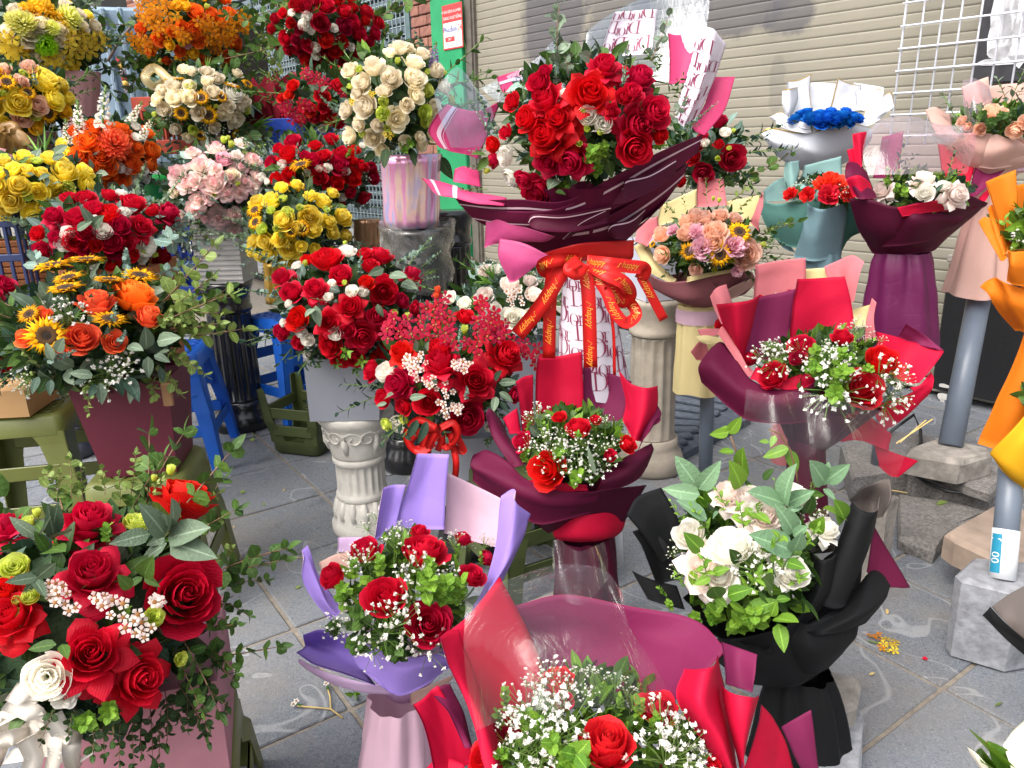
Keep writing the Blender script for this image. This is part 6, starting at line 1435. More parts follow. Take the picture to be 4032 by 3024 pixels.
class Bq(Arr):
    def fl(s, kind, colr, lst, R=None, face=None, k=None):
        Arr.fl(s, kind, colr, lst, R, face, k or (1.06 if kind in ('rose', 'open', 'carn', 'sun') else .96))
    def grid(s, R, rows, k=5):
        return surf([[tuple(Q(R, x, y, s.Y + dy)) for x, y, dy in r] for r in rows], k)
    def sh(s, R, rows, a, b=None, name='paper_sheet', k=5, edge=None, stripes=(), parent=None, cr=.07):
        """one sheet of wrap; rows run down the sheet, every point (x, y, nearer/farther)"""
        S = crumple(s.grid(R, rows, 8 if k == 5 else k), random.Random(int(rows[0][0][0] * 7 + rows[0][0][1])),8, cr); mb = MB(); A_, N = sheet(mb, S, .0007)
        o = mb.build(name, [PP[a] if isinstance(a, str) else a, PP[b or a] if isinstance(b or a, str) else (b or a)], parent or s.E)
        m, n = S.shape[:2]
        for st in stripes:                       # printed line: (axis, from, to, material)
            ax, f0, f1, mt = st; T = surf([[tuple(p) for p in r] for r in A_],1)
            def samp(u, v):
                x, y = u * (n - 1), v * (m - 1); i, j = min(int(y), m - 2), min(int(x), n - 2); fy, fx = y - i, x - j
                p = A_[i, j] * (1 - fy) * (1 - fx) + A_[i + 1, j] * fy * (1 - fx) + A_[i, j + 1] * (1 - fy) * fx + A_[i + 1, j + 1] * fy * fx
                return p + N[i, j] * .0012
            L = 40; q = MB(); V = [samp(*((t, f) if ax == 'u' else (f, t))) for t in np.linspace(0.004,.996, L) for f in (f0, f1)]
            q.add(V, [(2 * i, 2 * i + 1,2 * i + 3,2 * i + 2) for i in range(L - 1)]); r_ = put('printed_line', q.mesh('printed_line', [mt], True, wloc(s.E)), o); r_.matrix_basis = Matrix()
        s.last = (A_, N, o)
        return o
    def film(s, R, rows, mat=None, name='cellophane'):
        S = crumple(s.grid(R, rows, 8), random.Random(len(rows)),14,.035); mb = MB(); mb.add(S.reshape(-1,3), gridfaces(*S.shape[:2])); return mb.build(name, mat or M_CELLO, s.E)
    def skirt(s, R, top, bot, wt_, wb_, mat, Y=None, ruff=.06, name='paper_skirt', n=96, seed=1, flare=1.0, mid=None):
        """gathered paper tube hanging below the neck"""
        Y = Y or s.Y; rg = random.Random(seed); a, b = Q(R, *top, Y), Q(R, *bot, Y); k = RG[R][2] * dist(*cv(R, *top), Y) / F / 2
        b = Vector((b.x, a.y + (b.y - a.y) * .0, b.z)); m = 12; V = []; ph = [rg.uniform(0,6) for _ in range(4)]
        for i in range(m):
            t = i / (m - 1); c = a.lerp(b, t); r = (wt_ + (wb_ - wt_) * t ** flare) * k
            for j in range(n):
                th = 2 * pi * j / n; q = r * (1 + 1.5 * ruff * (.6 * tri(3 * th + ph[0] + t) + .5 * tri(7 * th + ph[1] + 1.5 * t) + .45 * tri(11 * th + ph[2] - 2 * t) * (1.1 - t) + .3 * tri(9 * t + 2 * th + ph[3]) * tri(4 * th - 5 * t)))
                V.append((c.x + q * math.cos(th), c.y + q * math.sin(th), c.z + .006 * math.sin(3 * th + ph[3]) * t))
        mb = MB(); mb.add(V, [(i * n + j, (i + 1) * n + j, (i + 1) * n + (j + 1) % n, i * n + (j + 1) % n) for i in range(m - 1) for j in range(n)])
        o = mb.build(name, PP[mat] if isinstance(mat, str) else mat, s.E); s.tube = (a, b, wt_ * k, wb_ * k); return o
    def cup(s, R, neck, wn, mat, k=.93, up=.15, name='inner_wrap'):
        """the cone of paper that holds the stems together"""
        c0 = Q(R, *neck, s.Y + .02); kk = RG[R][2] * dist(*cv(R, *neck), s.Y) / F / 2; mb = MB(); V = []; n = 84; m = 8
        for i in range(m):
            t = i / (m - 1); c = c0.lerp(s.C + Vector((0,0,-s.rz * .78)), t)
            for j in range(n):
                th = 2 * pi * j / n; e = t ** .75 * (1 + .10 * t * tri(7 * th) + .05 * t * tri(17 * th + 2)); V.append((c.x + math.cos(th) * (wn * kk * (1 - e) + s.rx * k * .66 * e), c.y + math.sin(th) * (wn * kk * (1 - e) + s.ry * k * .66 * e), c.z))
        mb.add(V, [(i * n + j, i * n + (j + 1) % n, (i + 1) * n + (j + 1) % n, (i + 1) * n + j) for i in range(m - 1) for j in range(n)]); return mb.build(name, PP[mat], s.E)

# -- purple bouquet
B = Bq('wrapped_bouquet', 'red roses and baby breath wrapped in purple and lilac paper', 'bouquet', 10,760,800,400,330,1.2,.16)
B.cup(10,(740,1290),150, 'lilac', .9); B.green(600,[('bright', 3),('mid', 4),('dark', 2)],.035,(.5,.92))
B.fl('rose', 'red', [(845,565,215, 's'),(540,565,155),(365,705,145),(640,805,220),(868,955,225),(1090,705,125),(1160,615,90),(1040,515,90),(820,480,90)])
B.sprig('gyp', 'gyp', [(740,560,700,440,.02),(640,480,620,390,.05),(560,700,520,580,-.03),(520,680,470,600,-.03),(1000,620,960,480,.03),(1060,620,1060,530,.02),(1120,600,1170,510,.03),(760,720,790,640,-.04),(820,740,850,640,-.04),(780,860,780,770,-.05),(480,980,440,900,-.04),(640,1040,620,940,-.06),(700,1000,730,890,-.05),(600,1060,560,1090,-.06),(860,1080,850,1060,-.07),(960,780,960,710,-.04),(700,620,690,480,0),(760,500,740,450,.04),(560,500,560,450,.05),(430,1020,400,940,-.03)], w=1.1)
B.sprig('tuft', 'bright', [(700,640,720,500,.02),(500,740,490,650,-.02),(620,720,620,640,-.03),(840,840,840,730,-.06),(930,840,930,750,-.06),(990,860,1000,750,-.05),(450,860,430,760,-.04),(1000,640,1010,560,0),(1120,680,1120,610,0),(640,540,640,500,.02),(880,700,880,640,-.04)], w=1.0); B.sprig('tuft', 'mid', [(560,960,500,900,-.05),(560,1080,480,1040,-.05),(700,1100,700,1070,-.06),(440,960,380,950,-.03),(420,1020,370,960,-.02),(640,1060,690,1080,-.06)], w=1.0)
B.sh(10,[[(805,108,.12),(880,107,.13),(963,112,.12)],[(760,290,.10),(850,300,.115),(950,300,.11)],[(700,470,.07),(820,480,.09),(940,480,.09)]], 'purple', 'lilac')
B.sh(10,[[(638,278,.08),(690,262,.10),(750,262,.10)],[(615,390,.06),(660,390,.08),(725,370,.09)],[(590,540,.04),(640,500,.06),(700,460,.07)]], 'purple', 'lilac')
B.sh(10,[[(950,200,.15),(1090,265,.155),(1245,350,.13)],[(945,360,.13),(1090,410,.14),(1230,450,.12)],[(940,500,.10),(1080,540,.11),(1210,570,.09)]], 'palepink', 'purple')
B.sh(10,[[(1242,320,.06),(1290,285,.05),(1290,350,.03),(1362,405,.05)],[(1190,560,.03),(1225,600,-.01),(1270,600,-.01),(1310,520,.03)],[(1090,800,-.02),(1120,830,-.05),(1150,800,-.05),(1180,740,-.02)],[(980,960,-.06),(990,985,-.08),(1000,980,-.08),(1020,940,-.06)]], 'purple', 'palepink')
B.sh(10,[[(228,630,.02),(240,590,.035),(266,558,.04)],[(255,745,.0),(300,710,-.0),(312,680,.02)],[(320,850,-.03),(355,830,-.04),(385,790,-.01)],[(385,925,-.05),(410,910,-.055),(432,880,-.04)]], 'purple', 'lilac')
B.sh(10,[[(412,525,.09),(500,520,.1),(585,522,.1)],[(412,590,.07),(490,600,.08),(590,590,.08)]], 'lilac'); B.sh(10,[[(320,645,.05),(400,605,.07),(470,585,.08)],[(330,700,.03),(410,690,.05),(470,680,.06)]], 'blush')
B.sh(10,[[(240,995,.02),(335,973,.03),(460,1004,.0)],[(250,1060,.03),(370,1080,.04),(530,1130,-.03)],[(214,1080,-.05),(340,1175,-.085),(602,1262,-.118)]], 'purple'); B.sh(10,[[(450,1003,-.03),(560,1055,-.07),(700,1095,-.095),(860,1103,-.1),(995,1070,-.06)],[(520,1130,-.07),(620,1160,-.1),(730,1180,-.125),(860,1172,-.12),(995,1128,-.08)],[(600,1252,-.112),(680,1285,-.115),(760,1288,-.11),(880,1250,-.1),(995,1180,-.07)]], 'purple')
B.sh(10,[[(225,1112,-.043),(340,1180,-.08),(490,1235,-.105),(620,1268,-.115),(780,1290,-.11)],[(260,1140,-.04),(380,1220,-.07),(520,1280,-.09),(640,1310,-.09),(790,1325,-.085)]], 'lilac'); B.sh(10,[[(770,1290,-.105),(870,1255,-.09),(990,1200,-.06)],[(770,1340,-.08),(880,1290,-.07),(980,1230,-.05)]], 'blush', 'lilac')
B.skirt(10,(715,1300),(690,1760),300,420, 'palepink', 1.14,.07)

# -- burgundy bouquet below the big one
B = Bq('wrapped_bouquet', 'red roses and baby breath in dark burgundy and red paper in the centre', 'bouquet', 7,770,1390,380,270,1.45,.14)
B.cup(7,(800,1900),130, 'dburg', .92); B.green(500,[('bright', 3),('mid', 4),('dark', 2)],.035,(.5,.9)); B.fl('rose', 'red', [(780,1275,180, 's'),(565,1575,250),(400,1375,135),(1120,1390,130),(1000,1470,90),(660,1210,90),(900,1230,80)])
B.sprig('gyp', 'gyp', [(520,1320,540,1120,.0),(500,1300,470,1180,.0),(580,1450,560,1340,-.03),(600,1480,640,1340,-.03),(700,1500,720,1400,-.04),(680,1400,680,1270,0),(900,1330,880,1210,.02),(960,1330,960,1200,.02),(1000,1460,1000,1360,-.02),(920,1450,900,1370,-.03),(480,1480,470,1380,-.03),(780,1600,800,1540,-.06),(960,1560,960,1480,-.04),(820,1440,800,1340,-.02),(640,1600,620,1500,-.05),(870,1600,870,1540,-.05)], w=1.15)
B.sprig('tuft', 'bright', [(560,1400,560,1270,0),(440,1380,460,1260,.02),(640,1500,650,1440,-.04),(1060,1330,1070,1260,0),(790,1400,790,1330,-.02),(750,1650,760,1600,-.07),(430,1520,440,1440,-.03),(900,1330,900,1290,0)], w=1.0); B.leaves('grey', [(860,1560,830,1400)], fat=.75)
B.sh(7,[[(522,838,.1),(660,824,.13),(812,794,.12)],[(510,1020,.09),(660,1010,.12),(818,1000,.11)],[(500,1200,.07),(650,1200,.1),(820,1200,.1)]], 'red', 'burg')
B.sh(7,[[(370,994,.05),(430,960,.075),(502,945,.09)],[(400,1180,.03),(450,1150,.05),(502,1120,.07)],[(430,1340,.01),(470,1310,.03),(508,1260,.05)]], 'red', 'burg'); B.sh(7,[[(300,1225,.04),(390,1160,.07)],[(340,1330,.02),(420,1330,.03)]], 'red', 'burg')
B.sh(7,[[(818,895,.13),(940,920,.145),(1130,990,.12)],[(818,1070,.12),(950,1090,.135),(1100,1120,.11)],[(818,1240,.1),(950,1250,.11),(1070,1240,.09)]], 'plum', 'burg')
B.sh(7,[[(1040,918,.07),(1110,1000,.04),(1220,1032,.01),(1288,1018,.05)],[(1085,1110,.05),(1130,1180,.02),(1210,1190,.0),(1278,1160,.04)],[(1065,1240,.04),(1110,1330,.01),(1150,1370,-.01),(1190,1370,.02)]], 'red', 'plum')
B.sh(7,[[(1280,1120,.06),(1325,1190,.03),(1300,1240,.01)],[(1225,1240,.03),(1258,1270,.0),(1235,1330,-.02)],[(1190,1370,.0),(1190,1400,-.02),(1170,1430,-.03)]], 'burg')
B.sh(7,[[(192,1200,.02),(230,1158,.045),(320,1270,.055)],[(240,1370,-.01),(295,1350,.0),(350,1370,.03)],[(360,1550,-.05),(420,1540,-.05),(455,1530,-.02)]], 'burg', 'plum')
B.sh(10,[[(1085,112,-.02),(1150,93,.0),(1250,150,-.04),(1340,245,-.08),(1500,292,-.10),(1700,285,-.08)],[(1053,180,-.04),(1130,200,-.06),(1250,260,-.09),(1350,320,-.11),(1500,360,-.11),(1700,340,-.08)],[(1070,250,-.03),(1180,330,-.05),(1280,400,-.08),(1400,452,-.09),(1520,430,-.09),(1720,370,-.06)]], 'burg')
B.sh(10,[[(1340,238,-.075),(1420,235,-.08),(1500,255,-.085),(1640,265,-.08)],[(1345,250,-.08),(1430,280,-.09),(1500,298,-.1),(1650,292,-.085)]], 'red', 'burg')
B.sh(7,[[(920,1600,-.07),(950,1540,-.05),(1100,1470,-.03),(1260,1390,.01)],[(930,1640,-.09),(1050,1600,-.08),(1160,1530,-.05),(1265,1440,.0)],[(900,1700,-.09),(1060,1680,-.08),(1180,1620,-.05),(1240,1540,-.02)]], 'dburg', 'red')
B.sh(11,[[(480,50,-.09),(720,100,-.11),(1000,50,-.09),(1245,10,-.03)],[(560,190,-.07),(730,220,-.09),(960,140,-.08),(1180,110,-.03)],[(680,285,-.04),(760,260,-.06),(900,230,-.06),(1110,215,-.03)]], 'dburg')
B.sh(11,[[(700,245,-.05),(820,160,-.07),(1000,130,-.06),(1140,150,-.02)],[(710,310,-.05),(840,300,-.08),(1000,300,-.07),(1110,260,-.03)],[(760,330,-.04),(850,340,-.06),(980,345,-.05),(1060,330,-.03)]], 'red', 'burg')
B.skirt(11,(880,290),(900,830),330,420, 'dburg', 1.44,.06, seed=3)

# -- red and burgundy bouquet on the right
B = Bq('wrapped_bouquet', 'red roses with big white baby breath in red and burgundy paper on the right', 'bouquet', 8,940,900,500,270,1.7,.2)
B.cup(8,(800,1450),120, 'dburg', .95); B.green(550,[('bright', 3),('mid', 4),('dark', 2)],.04,(.5,.92)); B.fl('rose', 'red', [(765,745,190),(1310,830,225),(560,955,180),(415,835,120),(1040,685,140)]); B.fl('rose', 'crimson', [(1165,1035,260),(740,830,110)])
B.sprig('gyp', 'gyp', [(560,860,540,740,-.02),(620,840,620,740,-.02),(540,900,500,800,-.04),(600,920,600,840,-.05),(660,900,680,820,-.05),(960,860,940,720,0),(1000,860,1010,740,0),(900,840,900,760,0),(1120,720,1080,590,.04),(1140,740,1150,620,.03),(1180,760,1210,690,.0),(1270,1000,1260,900,-.05),(1350,1030,1360,920,-.04),(1420,1040,1440,960,-.02),(1340,1110,1340,1040,-.06),(1400,1100,1440,1070,-.04),(960,1080,960,1000,-.09),(980,1120,1010,1010,-.09),(920,940,930,880,-.06),(1290,740,1290,710,.02),(1040,880,1040,800,-.03),(760,830,770,780,-.04),(1300,1150,1320,1120,-.07)], w=1.45)
B.sprig('tuft', 'bright', [(880,900,870,790,-.04),(1010,920,1020,800,-.04),(1120,820,1120,740,0),(1020,1000,1020,910,-.07),(840,960,840,880,-.06),(1180,960,1200,910,-.04),(1440,960,1470,890,0),(1100,900,1100,820,-.03),(470,840,450,790,0),(1030,1080,1000,1050,-.08)], w=1.1)
B.sh(8,[[(735,328,.12),(890,320,.14),(1050,310,.13)],[(705,500,.1),(900,500,.125),(1090,480,.12)],[(678,740,.07),(880,740,.1),(1115,640,.1)]], 'red', 'plum')
B.sh(8,[[(216,492,.05),(330,480,-.02),(440,462,.0),(498,426,.06)],[(285,690,.04),(350,700,-.01),(420,660,.01),(455,600,.06)],[(355,850,.03),(380,860,.02),(395,845,.02),(410,760,.05)]], 'red', 'plum')
B.sh(8,[[(488,450,.1),(600,420,.12),(727,388,.12)],[(440,650,.09),(560,660,.11),(690,650,.11)],[(400,840,.06),(520,850,.08),(680,790,.09)]], 'plum', 'burg')
B.sh(8,[[(1255,665,.1),(1480,725,.1),(1692,790,.04)],[(1270,820,.07),(1440,860,.075),(1612,925,.02)],[(1320,930,.05),(1450,1000,.04),(1540,1010,.0)]], 'red', 'plum'); B.sh(8,[[(1450,620,.08),(1570,700,.08),(1692,788,.045)],[(1395,695,.1),(1500,740,.1),(1640,790,.055)]], 'plum')
B.sh(8,[[(1240,1150,-.08),(1450,1085,-.04),(1580,1010,-.01),(1632,935,.02)],[(1265,1240,-.06),(1450,1160,-.03),(1560,1080,-.01),(1620,1010,.0)],[(1310,1310,-.03),(1400,1250,-.02),(1480,1180,-.01),(1540,1100,.0)]], 'red', 'dburg')
B.sh(8,[[(1470,1035,-.01),(1540,1010,.0),(1606,930,.03)],[(1500,1060,-.02),(1570,1030,-.01),(1625,960,.02)]], 'red')
B.sh(8,[[(185,770,.02),(250,750,.03),(330,860,.0),(440,985,-.05),(620,1040,-.1),(800,1030,-.11),(905,960,-.09)],[(102,890,-.01),(190,890,-.03),(310,1000,-.06),(430,1090,-.09),(620,1130,-.12),(800,1110,-.12),(935,1040,-.09)],[(115,1000,.0),(220,1090,-.03),(320,1170,-.05),(430,1240,-.07),(640,1260,-.085),(820,1240,-.08),(985,1210,-.06)]], 'burg')
B.sh(8,[[(480,890,-.05),(620,978,-.08),(780,940,-.095),(880,942,-.085)],[(440,975,-.055),(620,1036,-.1),(800,1026,-.11),(905,962,-.09)]], 'red', 'burg')
B.sh(8,[[(232,690,.03),(255,640,.035),(310,740,.03)],[(330,830,.0),(365,790,.0),(380,820,.01)],[(420,965,-.04),(445,950,-.045),(455,925,-.03)]], 'salmon')
B.sh(8,[[(935,1290,-.02),(1130,1180,.01),(1340,1330,.03)],[(1050,1380,-.02),(1180,1380,.0),(1320,1440,.01)]], 'red'); B.sh(8,[[(1240,1400,.02),(1400,1462,.02),(1534,1505,.01)],[(1270,1540,.0),(1340,1600,.0),(1395,1612,0)]], 'red')
B.skirt(8,(800,1300),(800,2000),220,300, 'dburg', 1.7,.05)
# -- salmon and cream bouquet behind it
B = Bq('wrapped_bouquet', 'salmon and cream papers of a bouquet standing behind the red one', 'bouquet', 8,700,620,330,160,1.98,.14)
B.cup(8,(700,1000),120, 'salmon'); B.green(200, STD, .04,(.4,.9)); B.fl('rose', 'red', [(225,620,90),(700,405,60),(500,440,50),(900,480,90),(600,520,90)]); B.sprig('gyp', 'gyp', [(600,450,610,410,0)], w=1.2)
B.sh(8,[[(474,236,.1),(640,205,.13),(797,190,.12)],[(470,340,.09),(640,320,.12),(800,320,.11)],[(470,470,.06),(640,470,.09),(800,470,.09)]], 'salmon'); B.sh(8,[[(790,262,.14),(860,258,.15),(935,254,.14)],[(795,420,.12),(860,420,.13),(950,400,.12)]], 'creamy')
B.sh(8,[[(918,246,.12),(1010,205,.12),(1100,172,.09),(1176,214,.05)],[(950,360,.1),(1020,340,.1),(1080,330,.06),(1140,320,.03)],[(980,500,.08),(1040,490,.07),(1080,490,.04),(1110,470,.02)]], 'salmon'); B.sh(8,[[(1095,525,.06),(1170,505,.06),(1225,490,.05)],[(1110,640,.03),(1180,640,.03),(1240,640,.02)]], 'creamy'); B.sh(8,[[(1222,447,.05),(1246,480,.03)],[(1190,600,.03),(1240,590,.02)],[(1180,740,.02),(1252,700,.01)]], 'salmon')
B.sh(8,[[(178,440,.05),(220,385,.05),(285,358,.06)],[(205,520,.03),(260,480,.02),(318,462,.04)],[(250,620,.0),(290,600,.0),(340,570,.02)]], 'salmon'); B.sh(8,[[(95,655,.0),(150,650,.0),(240,655,.02)],[(110,690,-.01),(160,700,-.02),(250,680,.0)]], 'salmon'); B.sh(8,[[(82,700,-.01),(170,690,-.02),(285,715,-.01)],[(125,740,-.02),(180,750,-.03),(260,745,-.02)]], 'creamy'); B.sh(8,[[(50,800,-.01),(110,730,.0),(150,740,.0)],[(90,850,-.01),(140,860,0),(190,870,0)]], 'salmon')
B.skirt(8,(700,950),(720,1500),200,300, 'salmon', 1.98,.05)

# -- peach roses in cream and mauve
B = Bq('wrapped_bouquet', 'peach roses, pink lisianthus and yellow daisies in cream and mauve paper', 'bouquet', 7,1620,110,370,260,2.36,.17)
B.cup(7,(1570,500),110, 'mauve', .95); B.green(500,[('mid', 4),('bright', 1),('dark', 3),('euca', 1)],.05,(.5,.95))
B.fl('rose', 'peach', [(1310,25,130),(1475,20,135),(1670,10,165),(1660,85,140),(1315,172,130),(1885,170,190, 'c'),(1540,272,100),(1540,-95,140),(1480,-60,110),(1600,-90,130),(1710,-100,110),(1940,130,80),(1860,240,80),(1810,-80,90)]); A = B
B.fl('carn', 'rosepink', [(1590,128,160),(1810,108,150),(1820,280,80),(1545,15,110),(1390,5,80)]); B.fl('sun', 'sun', [(1840,15,180),(1705,172,180),(1500,150,140),(1260,100,70)]); B.fl('bud', 'lime', [(1880,165,70),(1985,105,50),(1780,210,50),(1670,270,50),(1550,-20,40),(1660,-200,30),(1700,-190,34)])
B.sprig('ruscus', 'mid', [(1430,190,1480,100,-.05),(1400,170,1330,160,-.04),(1420,180,1400,90,-.05),(1460,220,1550,240,-.06),(1300,330,1340,290,-.03),(1640,230,1620,180,-.06),(1740,-80,1780,-150,0),(1340,-80,1370,-180,.03),(1480,-120,1460,-230,.03),(1920,200,2060,60,-.04),(1960,80,2100,-60,-.03),(1620,-160,1610,-320,.05),(1700,-200,1700,-350,.05)], w=.75); B.sprig('pair', 'olive', [(1760,-160,1930,-300,.03),(1820,-120,1900,-200,.03),(1420,-100,1350,-160,.03),(1960,20,2120,-20,-.02)], w=.7); B.fringe(8, 'ruscus', 'dark', .12,(3.2,6.2),(-.5,.0))
B.sh(7,[[(1143,118,.0),(1190,98,.02),(1245,112,.03)],[(1230,265,-.03),(1285,250,-.04),(1320,235,-.02)],[(1370,352,-.08),(1405,345,-.085),(1425,322,-.07)]], 'creamy', 'mauve')
B.sh(7,[[(1228,285,-.02),(1340,350,-.08),(1500,345,-.12),(1700,300,-.13),(1830,268,-.11),(1938,292,-.04)],[(1280,350,-.01),(1400,430,-.07),(1520,470,-.1),(1660,455,-.1),(1800,380,-.08),(1930,350,-.03)],[(1350,420,.0),(1440,480,-.04),(1540,505,-.06),(1640,500,-.06),(1740,450,-.04),(1850,400,-.02)]], 'mauve')
B.sh(7,[[(1490,312,-.11),(1650,285,-.12),(1800,258,-.11)],[(1486,345,-.12),(1660,312,-.135),(1815,275,-.115)]], 'creamy'); B.sh(7,[[(1650,470,-.1),(1780,370,-.11),(1935,295,-.05)],[(1640,510,-.06),(1800,460,-.07),(1925,370,-.03)]], 'blush', 'mauve')
B.sh(3,[[(1558,1150,.13),(1640,1150,.14),(1727,1157,.13)],[(1545,1340,.11),(1640,1340,.12),(1748,1330,.11)]], 'salmon'); B.sh(3,[[(1325,1330,.08),(1430,1280,.1),(1555,1222,.12)],[(1290,1470,.05),(1420,1430,.08),(1545,1400,.1)]], 'creamy'); B.sh(3,[[(1740,1305,.12),(1850,1285,.11),(1972,1260,.07)],[(1740,1430,.1),(1840,1450,.09),(1935,1470,.05)]], 'creamy'); B.sh(3,[[(1975,1232,.06),(1985,1330,.04)],[(1930,1370,.05),(1960,1420,.03)],[(1900,1440,.05),(1950,1500,.03)]], 'salmon'); B.sh(3,[[(1150,1560,-.02),(1190,1450,.02),(1300,1400,.05)],[(1230,1600,-.03),(1260,1550,.0),(1310,1500,.03)]], 'salmon')
B.skirt(7,(1560,490),(1545,1050),250,300, 'creamy', 2.36,.05); a_, b_, r0, r1 = B.tube
mb = MB(); lathe(mb, [(r0 * 1.1,0),(r0 * 1.12,.02),(r0 * 1.1,.045)],32,(a_.x, a_.y, a_.z - .055), cap=False); B.E and mb.build('pink_band', PP['palepink'], B.E)

# -- white paper bouquet with blue roses
B = Bq('wrapped_bouquet', 'bright blue roses in white paper with thin gold edges', 'bouquet', 4,920,775,245,75,2.9,.17)
B.cup(4,(890,1120),60, 'white', 1.0); B.core(.8); B.fl('rose', 'blue', [(720,762,95),(820,752,100),(800,712,95),(890,722,95),(960,712,95),(1040,732,95),(1120,752,90),(905,800,90),(1000,765,95),(1090,790,90),(880,755,90),(960,795,90),(1150,768,80),(1060,708,85),(760,725,80),(700,775,60),(840,790,80),(1020,800,80),(940,750,85)], face='s')
GE = (('u', 0.0,.025, M_GOLDP),)
B.sh(4,[[(685,520,.08),(760,515,.1),(830,478,.1)],[(690,620,.06),(770,620,.09),(820,590,.1)],[(700,740,.03),(770,740,.07),(830,710,.08)]], 'white', stripes=GE + (('v', .97,1.0, M_GOLDP),)); B.sh(4,[[(820,530,.12),(900,535,.14),(1000,540,.14)],[(820,720,.09),(900,720,.11),(990,720,.11)]], 'white'); B.sh(4,[[(1010,506,.12),(1080,545,.14),(1160,550,.14)],[(985,600,.11),(1080,620,.13),(1160,620,.13)],[(955,710,.09),(1070,720,.11),(1160,710,.11)]], 'white', stripes=GE + (('v', 0.0,.03, M_GOLDP),)); B.sh(4,[[(1110,532,.15),(1210,548,.15),(1305,565,.12)],[(1130,700,.11),(1200,720,.11),(1290,700,.09)]], 'white')
B.sh(4,[[(645,582,.04),(695,575,.01),(752,564,.05)],[(640,660,.03),(690,700,-.01),(745,640,.05)],[(665,730,.02),(690,760,.0),(715,700,.04)]], 'white', stripes=GE); B.sh(4,[[(1240,590,.06),(1265,572,.06),(1305,592,.04)],[(1205,680,.04),(1240,690,.01),(1280,680,.02)],[(1185,765,.02),(1215,770,-.01),(1240,750,.0)]], 'white', stripes=GE + (('v', 0.0,.04, M_GOLDP),)); B.sh(4,[[(1300,640,.04),(1352,604,.04),(1380,688,.01)],[(1260,700,.01),(1300,720,-.02),(1340,720,-.01)],[(1220,760,-.01),(1240,770,-.03),(1270,765,-.02)]], 'white', stripes=GE)
B.sh(4,[[(566,752,.0),(640,728,.02),(740,800,-.07),(840,832,-.1),(945,818,-.1)],[(605,800,.0),(680,840,-.05),(770,860,-.09),(860,862,-.1),(945,840,-.09)]], 'white', stripes=GE); B.sh(4,[[(720,745,-.05),(780,795,-.08),(850,775,-.09),(880,800,-.09)],[(720,790,-.07),(790,830,-.1),(870,830,-.105),(880,815,-.1)]], 'white')
B.sh(4,[[(1100,800,-.08),(1180,770,-.06),(1290,750,-.01)],[(1090,830,-.09),(1190,820,-.07),(1290,770,-.02)]], 'white', stripes=GE)
B.sh(4,[[(512,862,.0),(548,824,.02),(690,855,-.06),(860,850,-.11),(1040,795,-.12),(1200,818,-.07)],[(530,890,.0),(620,930,-.03),(780,970,-.09),(900,970,-.1),(1080,890,-.09),(1210,870,-.05)],[(620,1000,.02),(700,1040,-.01),(800,1060,-.05),(900,1060,-.06),(1010,1020,-.05),(1160,950,-.01)],[(760,1090,.02),(800,1110,.0),(850,1120,-.02),(910,1120,-.03),(970,1100,-.02),(1060,1050,.0)]], 'white', stripes=GE)
c = Q(4,890,1130,2.9); pole('slim grey pole holding the white paper bouquet', Vector((c.x, c.y, .02)), c, .02,())
# -- teal
B = Bq('wrapped_bouquet', 'red carnations and baby breath in teal green paper', 'bouquet', 4,890,1250,270,120,2.55,.16)
B.cup(4,(890,1640),70, 'dteal', .95); B.green(200, STD, .04,(.4,.9)); B.fl('carn', 'scarlet', [(960,1175,200),(690,1255,90),(950,1260,130),(1080,1265,90),(800,1260,90)]); B.sprig('gyp', 'gyp', [(760,1250,740,1170,0),(820,1220,830,1150,0),(1010,1290,1020,1200,-.03),(1040,1290,1050,1240,-.03),(640,1290,650,1230,0),(1000,1180,1020,1130,0)], w=1.3)
B.sh(4,[[(652,1055,.05),(700,1045,.03),(752,1040,.06)],[(655,1150,.04),(710,1160,.01),(755,1120,.04)],[(690,1240,.02),(720,1240,.0),(750,1200,.03)]], 'ltteal'); B.sh(4,[[(785,1075,.12),(900,1045,.13),(1032,1008,.12)],[(750,1210,.1),(880,1200,.11),(1042,1180,.1)]], 'ltteal'); B.sh(4,[[(525,1235,.03),(600,1175,.06),(680,1150,.07)],[(530,1310,.0),(630,1300,.02),(740,1290,.02)]], 'ltteal', 'teal')
B.sh(4,[[(728,1190,-.03),(800,1185,-.02),(905,1215,-.03)],[(728,1260,-.05),(820,1280,-.07),(910,1290,-.06)]], 'ltteal'); B.sh(4,[[(780,1335,-.06),(790,1300,-.04),(900,1350,-.14),(1050,1308,-.07)],[(755,1500,-.05),(790,1510,-.09),(890,1520,-.12),(1052,1480,-.06)],[(722,1665,-.03),(770,1680,-.06),(870,1690,-.08),(1020,1650,-.03)]], 'blueteal', 'teal')
B.sh(4,[[(508,1300,.0),(620,1320,-.03),(790,1290,-.07),(905,1270,-.08)],[(515,1400,.0),(620,1440,-.03),(770,1430,-.07),(880,1420,-.08)],[(580,1540,.0),(680,1600,-.02),(740,1610,-.04),(850,1600,-.05)]], 'teal'); B.sh(4,[[(540,1420,.02),(600,1500,.0),(680,1560,-.01)],[(560,1500,.02),(640,1600,.0),(730,1640,-.01)]], 'blueteal'); B.sh(4,[[(1040,1290,-.04),(1110,1300,-.01),(1180,1320,.02)],[(1040,1460,-.05),(1110,1480,-.02),(1170,1490,.01)],[(1020,1620,-.03),(1060,1570,-.01),(1100,1540,.01)]], 'dteal')
B.skirt(8,(885,150),(890,420),260,280, 'blueteal', 2.55,.05); c = Q(8,890,380,2.55); pole('slim grey pole holding the teal bouquet', Vector((c.x, c.y, .02)), c, .02,())
